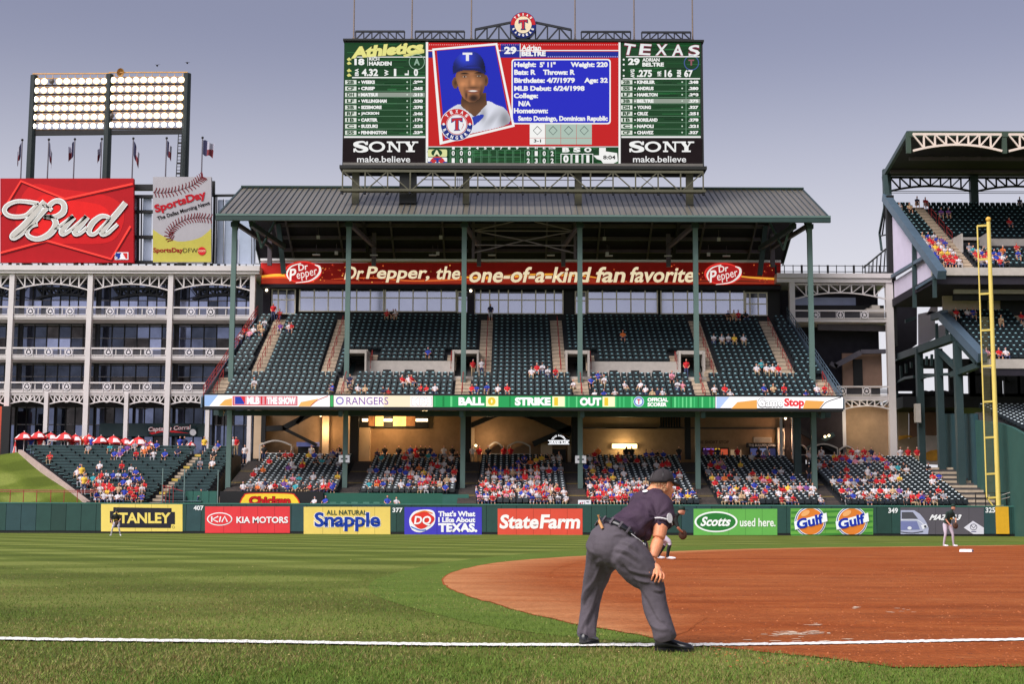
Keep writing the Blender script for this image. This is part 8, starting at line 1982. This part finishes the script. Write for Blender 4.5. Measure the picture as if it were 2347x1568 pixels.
# inner legs
RL = [(U(1432, 1268, 12.22), .172), (U(1458, 1294, 12.2), .152), (U(1482, 1324, 12.19), .125), (U(1494, 1346, 12.18), .106), (U(1501, 1380, 12.16), .096), (U(1510, 1412, 12.13), .09), (U(1518, 1438, 12.1), .09), (U(1524, 1462, 12.08), .094)]
LL = [(U(1388, 1268, 12.46), .165), (U(1374, 1304, 12.58), .125), (U(1362, 1340, 12.7), .1), (U(1354, 1378, 12.76), .083), (U(1350, 1408, 12.78), .08), (U(1346, 1432, 12.78), .08), (U(1343.5, 1454, 12.77), .084)]
limb(b, [(RL[0][0], .1), (RL[3][0], .07), (RL[5][0], .05), (U(1518, 1452, 12.1), .045)], SKU, 10); limb(b, [(LL[0][0], .1), (LL[2][0], .07), (LL[4][0], .05), (U(1345, 1446, 12.78), .045)], SKU, 10)
trunk(b, [(U(1405, 1262, 12.32), .12, .1), (U(1412, 1232, 12.3), .13, .1)], shL, SKU)
me = fuse(b, .006, 2); me.materials.append(SKU); me.transform(Matrix.Translation(-Vector(ump_loc)))
ump = bpy.data.objects.new('person', me); C.objects.link(ump); ump.location = ump_loc; ump['_o'] = ump_loc
tag(ump, 'umpire in dark shirt, cap and grey trousers bending forward beside the chalk line', 'person')
def garment(name, b, voxel, mat, smooth, fold):
    me = fuse(b, voxel, smooth, fold); me.materials.clear(); me.materials.append(mat); me.transform(Matrix.Translation(-Vector(ump_loc)))
    o = bpy.data.objects.new(name, me); C.objects.link(o); o.parent = ump; return o
# ---- trousers
b = MB()
limb(b, RL, TRO, 18); limb(b, LL, TRO, 18)
trunk(b, [(U(1392, 1286, 12.36), .15, .12), (U(1392, 1262, 12.32), .2, .17), (U(1400, 1242, 12.3), .205, .165), (U(1409, 1226, 12.31), .19, .145), (U(1413, 1217, 12.32), .182, .135)], shL, TRO, 20)
b.ball(U(1378, 1256, 12.4), .125, .13, .15, TRO, 14, 10); b.ball(U(1400, 1258, 12.24), .155, .13, .165, TRO, 16, 12)
kneeR, kneeL, cr = RL[3][0], LL[3][0], U(1415, 1305, 12.3); cuffR, cuffL = RL[-1][0], LL[-1][0]
CREASE = []
for amp, w, pts in ((.013, .016, [(560, 800), (640, 900), (760, 1100), (830, 1245), (890, 1288), (965, 1300)]), (-.012, .014, [(600, 800), (690, 900), (800, 1090), (870, 1215), (960, 1262)]), (.011, .012, [(690, 905), (800, 935), (905, 940)]), (-.01, .011, [(680, 880), (800, 905), (900, 915)]), (.01, .012, [(640, 835), (760, 868), (850, 878)]), (.01, .011, [(850, 985), (900, 1000), (935, 985)]), (-.009, .01, [(840, 1010), (900, 1020), (940, 1005)]),
        (.012, .013, [(880, 1200), (940, 1275), (990, 1318)]), (.009, .012, [(530, 585), (600, 572), (650, 600)]), (.012, .012, [(600, 622), (680, 652), (735, 700)]), (-.011, .012, [(590, 640), (665, 675), (725, 725)]), (.011, .013, [(560, 680), (660, 705), (740, 770)]), (-.01, .013, [(545, 710), (640, 735), (730, 800)]),
        (.015, .015, [(445, 815), (405, 915), (335, 1005), (312, 1085)]), (-.014, .015, [(465, 880), (430, 960), (350, 1060), (325, 1140)]), (.015, .014, [(430, 950), (385, 1120), (325, 1240), (285, 1330)]), (-.012, .013, [(425, 1080), (380, 1200), (335, 1290)]), (.01, .012, [(350, 1190), (335, 1360)]), (.011, .013, [(405, 1180), (398, 1370)]),
        (-.035, .05, [(425, 790), (470, 840), (520, 850)]), (.01, .014, [(370, 720), (400, 790), (420, 860)])):
    q = catmull([(U(*ZB(*p), 12.3).x, U(*ZB(*p), 12.3).z) for p in pts], 3); CREASE.append((amp, w, q, min(a for a, _ in q) - 3 * w, max(a for a, _ in q) + 3 * w, min(a for _, a in q) - 3 * w, max(a for _, a in q) + 3 * w))
def fold_t(p):
    """pressed cloth: a soft drape plus the creases the bent pose pulls into it"""
    f = .006 * mnoise.noise(Vector((p.x * 8, p.y * 8, p.z * 3))) + .0025 * mnoise.noise(p * 26)
    px = p.x * 12.3 / p.y; pz = H0 + (p.z - H0) * 12.3 / p.y
    for amp, w, q, x0, x1, z0, z1 in CREASE:
        if x0 < px < x1 and z0 < pz < z1:
            best = 9
            for k in range(len(q) - 1):
                ax, az = q[k]; bx, bz = q[k + 1]; dx, dz = bx - ax, bz - az; t = max(0, min(1, ((px - ax) * dx + (pz - az) * dz) / (dx * dx + dz * dz + 1e-9)))
                best = min(best, math.hypot(px - ax - dx * t, pz - az - dz * t))
            e = min(1, 2.2 * min(math.hypot(px - q[0][0], pz - q[0][1]), math.hypot(px - q[-1][0], pz - q[-1][1])) / .1 + .15)
            f += amp * e * math.exp(-(best / w) ** 2)
    return f
tro = garment('trousers', b, .0095, TRO, 4, fold_t)
o3 = Vector(ump_loc)
for v in tro.data.vertices:                     # trouser legs end in a slanting hem
    p = v.co + o3
    for c, k in ((cuffR, .28), (cuffL, .1)):
        if (p.xy - c.xy).length < .22: v.co.z = max(v.co.z, c.z - .03 + k * (p.x - c.x))
# ---- shirt
b = MB()
trunk(b, [(U(1412, 1222, 12.31), .183, .135), (U(1431, 1212, 12.35), .18, .125), (U(1453, 1196, 12.41), .18, .125), (U(1479, 1172, 12.49), .185, .118), (U(1492, 1151, 12.55), .17, .082), (U(1499, 1137, 12.59), .1, .07), (U(1501, 1130, 12.61), .083, .072)], shL, SHI, 22)
b.ball(U(1466, 1218, 12.4), .12, .12, .085, SHI, 14, 10)
limb(b, [(U(1494, 1150, 12.54), .1), (U(1514, 1158, 12.46), .1), (U(1520, 1176, 12.4), .093), (U(1517, 1192, 12.37), .087), (U(1515.5, 1197, 12.36), .086)], SHI, 18)
limb(b, [(U(1478, 1150, 12.62), .1), (shL_, .098), (shL_.lerp(elL, .45), .084)], SHI, 16)
arm = U(1505, 1185, 12.36)
def fold_s(p):
    f = (.004 + .016 * min(1, max(0, (1.27 - p.x) * 6))) * (.3 - abs(mnoise.noise(Vector((p.x * 7 - p.z * 5, p.y * 7, p.z * 7 + p.x * 5)) * 1.2))) + .003 * mnoise.noise(p * 21)
    f += .0085 * math.sin(40 * (p.x * .72 + p.z * .75) + 3 * mnoise.noise(p * 5)) * max(0, min(1, (1.2 - (p.z)) * 6))
    d = (p - arm).length
    if d < .2: q = p - arm; f += .01 * math.sin(9 * math.atan2(q.z, q.x) + 1) * (1 - d / .2)
    return f
shi = garment('shirt', b, .0095, SHI, 4, fold_s)
# piping on the sleeve, white sleeve badge, collar mark
def ring_on(c, ax, r, w, m, n=22, a0=0, a1=360, r2=None):
    q = MB(); ax = ax.normalized(); u = ax.cross(Vector((0, 0, 1))).normalized(); v = ax.cross(u); P = []
    for i in range(n + 1):
        t = R(a0 + (a1 - a0) * i / n); P.append(c + u * r * math.cos(t) + v * (r2 or r) * math.sin(t))
    q.tube(P, w, m, 6); return q
ax = U(1515.5, 1200, 12.36) - U(1519, 1178, 12.4); ring_on(U(1515.8, 1202, 12.355), ax, .081, .0085, SHI).build('sleeve_hem', ump); ring_on(U(1516, 1199, 12.358), ax, .0865, .0065, PIP).build('sleeve_piping', ump)
def decal(name, c, nrm, upv, poly, m, th=.004):
    n_ = nrm.normalized(); s_ = upv.cross(n_).normalized(); u_ = n_.cross(s_); q = MB(); q.prism([c + s_ * x + u_ * y for x, y in poly], n_ * th, m); return q.build(name, ump)
bad = U(1534.5, 1188, 12.285); nb = Vector((.62, -.78, .1)); decal('sleeve_badge', bad, nb, Vector((0, 0, 1)), [(.03 * math.cos(t), .041 * math.sin(t)) for t in (2 * math.pi * i / 20 for i in range(20))], PIP)
decal('collar_mark', U(1479, 1126.5, 12.555), Vector((-.6, -.55, .6)), Vector((0, 0, 1)), [(.03 * math.cos(t), .013 * math.sin(t)) for t in (2 * math.pi * i / 12 for i in range(12))], PIP)
# belt with loops and buckle side
wa = (U(1430, 1196, 12.36) - U(1405, 1232, 12.3)).normalized()
def waist(t, s=1.0, up=0):
    c = U(1411, 1219, 12.315) + wa * up; u = (shL - wa * shL.dot(wa)).normalized(); v = wa.cross(u); return c + u * .193 * s * math.cos(t) + v * .148 * s * math.sin(t)
q = MB(); n = 48; vs = []
for i in range(n): t = 2 * math.pi * i / n; vs += [waist(t, 1.0, -.022), waist(t, 1.03, -.02), waist(t, 1.03, .02), waist(t, 1.0, .022)]
q.mesh(vs, [(i * 4 + k, ((i + 1) % n) * 4 + k, ((i + 1) % n) * 4 + (k + 1) % 4, i * 4 + (k + 1) % 4) for i in range(n) for k in range(4)], LEA); q.build('belt', ump, True)
for i in range(14):
    t = 2 * math.pi * (i + .3) / 14; q = MB(); e = .05; p = [waist(t - e, 1.04, -.032), waist(t + e, 1.04, -.032), waist(t + e, 1.045, .03), waist(t - e, 1.045, .03)]; o_ = (waist(t) - U(1411, 1219, 12.315)).normalized() * .006
    q.prism(p, o_, TRO); q.build('belt_loop', ump)
q = MB(); q.ball(U(1479, 1257, 12.24), .03, .06, .062, LEA, 12, 8); q.ball(U(1474, 1250, 12.19), .014, .012, .02, PIP, 8, 6); q.build('ball_bag', ump, True)
q = MB(); q.tube([U(1381, 1212, 12.2), U(1374, 1196, 12.22), U(1371.5, 1181, 12.23)], .012, M('brush_wood', (206, 150, 96), .6, var=.1), 8); q.build('brush_handle', ump)
q = MB(); q.tube([U(1447, 1224, 12.12), U(1460, 1234, 12.13), U(1472, 1243, 12.16)], .003, PIP, 6); q.build('shirt_piping', ump)
# cap
q = MB(); cc = hp(-.015, 0, .045); n, m_ = 24, 8; vs = []; fs_ = []
for j in range(m_ + 1):
    a_ = (math.pi / 2) * j / m_
    for i in range(n):
        t = 2 * math.pi * i / n; rr_ = math.cos(a_ * .98); vs.append(cc + fc * .119 * rr_ * math.cos(t) + fs * .093 * rr_ * math.sin(t) + up_ * (.112 * math.sin(a_) - .012 + (.012 if math.cos(t) > 0 else -.012) * (1 - j / m_)))
fs_ = [(j * n + i, j * n + (i + 1) % n, (j + 1) * n + (i + 1) % n, (j + 1) * n + i) for j in range(m_) for i in range(n)]
q.mesh(vs, fs_ + [tuple(range(n))[::-1], tuple(range(m_ * n, m_ * n + n))], CAPU); cap = q.build('cap', ump, True)
q = MB(); nb_ = 14; A_ = []; Bm = []
for i in range(nb_ + 1):
    t = math.pi * (i / nb_ - .5); A_.append(cc + fc * (.112 * math.cos(t)) + fs * .092 * math.sin(t) - up_ * .004); Bm.append(cc + fc * (.112 * math.cos(t) + .09 * math.cos(t) ** .6 if math.cos(t) > 1e-3 else 0) + fs * .086 * math.sin(t) - up_ * (.004 + .028 * math.cos(t)))
for i in range(nb_):
    t0 = [A_[i], A_[i + 1], Bm[i + 1], Bm[i]]; q.hexa([p - up_ * .006 for p in t0] + t0, CAPU)
q.build('bill', cap, True)
q = MB(); q.ball(cc + up_ * .1, .008, .008, .006, CAPU, 8, 5); q.build('button', cap)
for s in (0, 60, 120):
    q = MB(); q.tube([cc + fc * .1205 * math.cos(a_) * math.cos(R(s)) + fs * .0945 * math.cos(a_) * math.sin(R(s)) + up_ * (.113 * math.sin(a_) - .012) for a_ in [math.pi * k / 16 for k in range(1, 16)]], .0016, LEA, 5); q.build('seam', cap)
# hair below the cap
q = MB()
for i in range(100):
    t = R(rnd.uniform(95, 265)); p = hp(-.014 + .1 * math.cos(t), .079 * math.sin(t), rnd.uniform(-.035, .03)); d_ = (p - hd); d_.z = 0; d_ = d_.normalized()
    q.bar(p - d_ * .004, p + d_ * .006 - up_ * .02, .006, .005, HRU)
q.build('hair', ump)
# shoes
def shoe(heel, toe, h, w, n=14):
    q = MB(); d = (toe - heel); L_ = d.length; d.normalize(); s_ = d.cross(Vector((0, 0, 1))).normalized(); prof = [(0, .55, .6), (.06, .78, .95), (.2, .82, 1.0), (.36, .8, .98), (.5, .88, .78), (.66, 1.0, .6), (.82, .96, .52), (.94, .7, .42), (1, .3, .25)]
    rings = []
    for u, ww, hh in prof:
        c = heel + d * L_ * u; rings.append([c + s_ * w * ww * math.cos(a_) + Vector((0, 0, max(0, h * hh * (math.sin(a_) * .62 + .38)))) + Vector((0, 0, .016)) for a_ in (2 * math.pi * k / n for k in range(n))])
    vs = [p for g in rings for p in g]; q.mesh(vs, [(i * n + k, i * n + (k + 1) % n, (i + 1) * n + (k + 1) % n, (i + 1) * n + k) for i in range(len(rings) - 1) for k in range(n)] + [tuple(range(n))[::-1], tuple(range((len(rings) - 1) * n, len(rings) * n))], LEA)
    o = q.build('shoe', ump, True)
    q = MB(); P = []
    for u, ww, hh in prof: P.append(heel + d * L_ * u + s_ * w * ww * 1.06)
    for u, ww, hh in prof[::-1]: P.append(heel + d * L_ * u - s_ * w * ww * 1.06)
    q.prism([Vector((p.x, p.y, .0)) for p in P], (0, 0, .024), M('sole_black', (16, 16, 18), .6, var=.1)); q.build('sole', o)
    q = MB()
    for u in (.42, .48, .54, .6): c = heel + d * L_ * u + Vector((0, 0, h * (1.06 - u * .62))); q.bar(c - s_ * w * .5, c + s_ * w * .5, .008, .008, M('lace', (40, 40, 44), .8, var=0))
    q.build('lace', o)
gr = ground(1502, 1492); gt = ground(1588, 1494); shoe(Vector((gr.x, gr.y, 0)), Vector((gt.x, gt.y - .03, 0)), .1, .05)
gl = ground(1334, 1480); shoe(Vector((gl.x + .0, gl.y - .06, 0)), Vector((gl.x + .13, gl.y + .2, 0)), .1, .05)
for o in list(scene.objects):
    if '_o' in o: del o['_o']
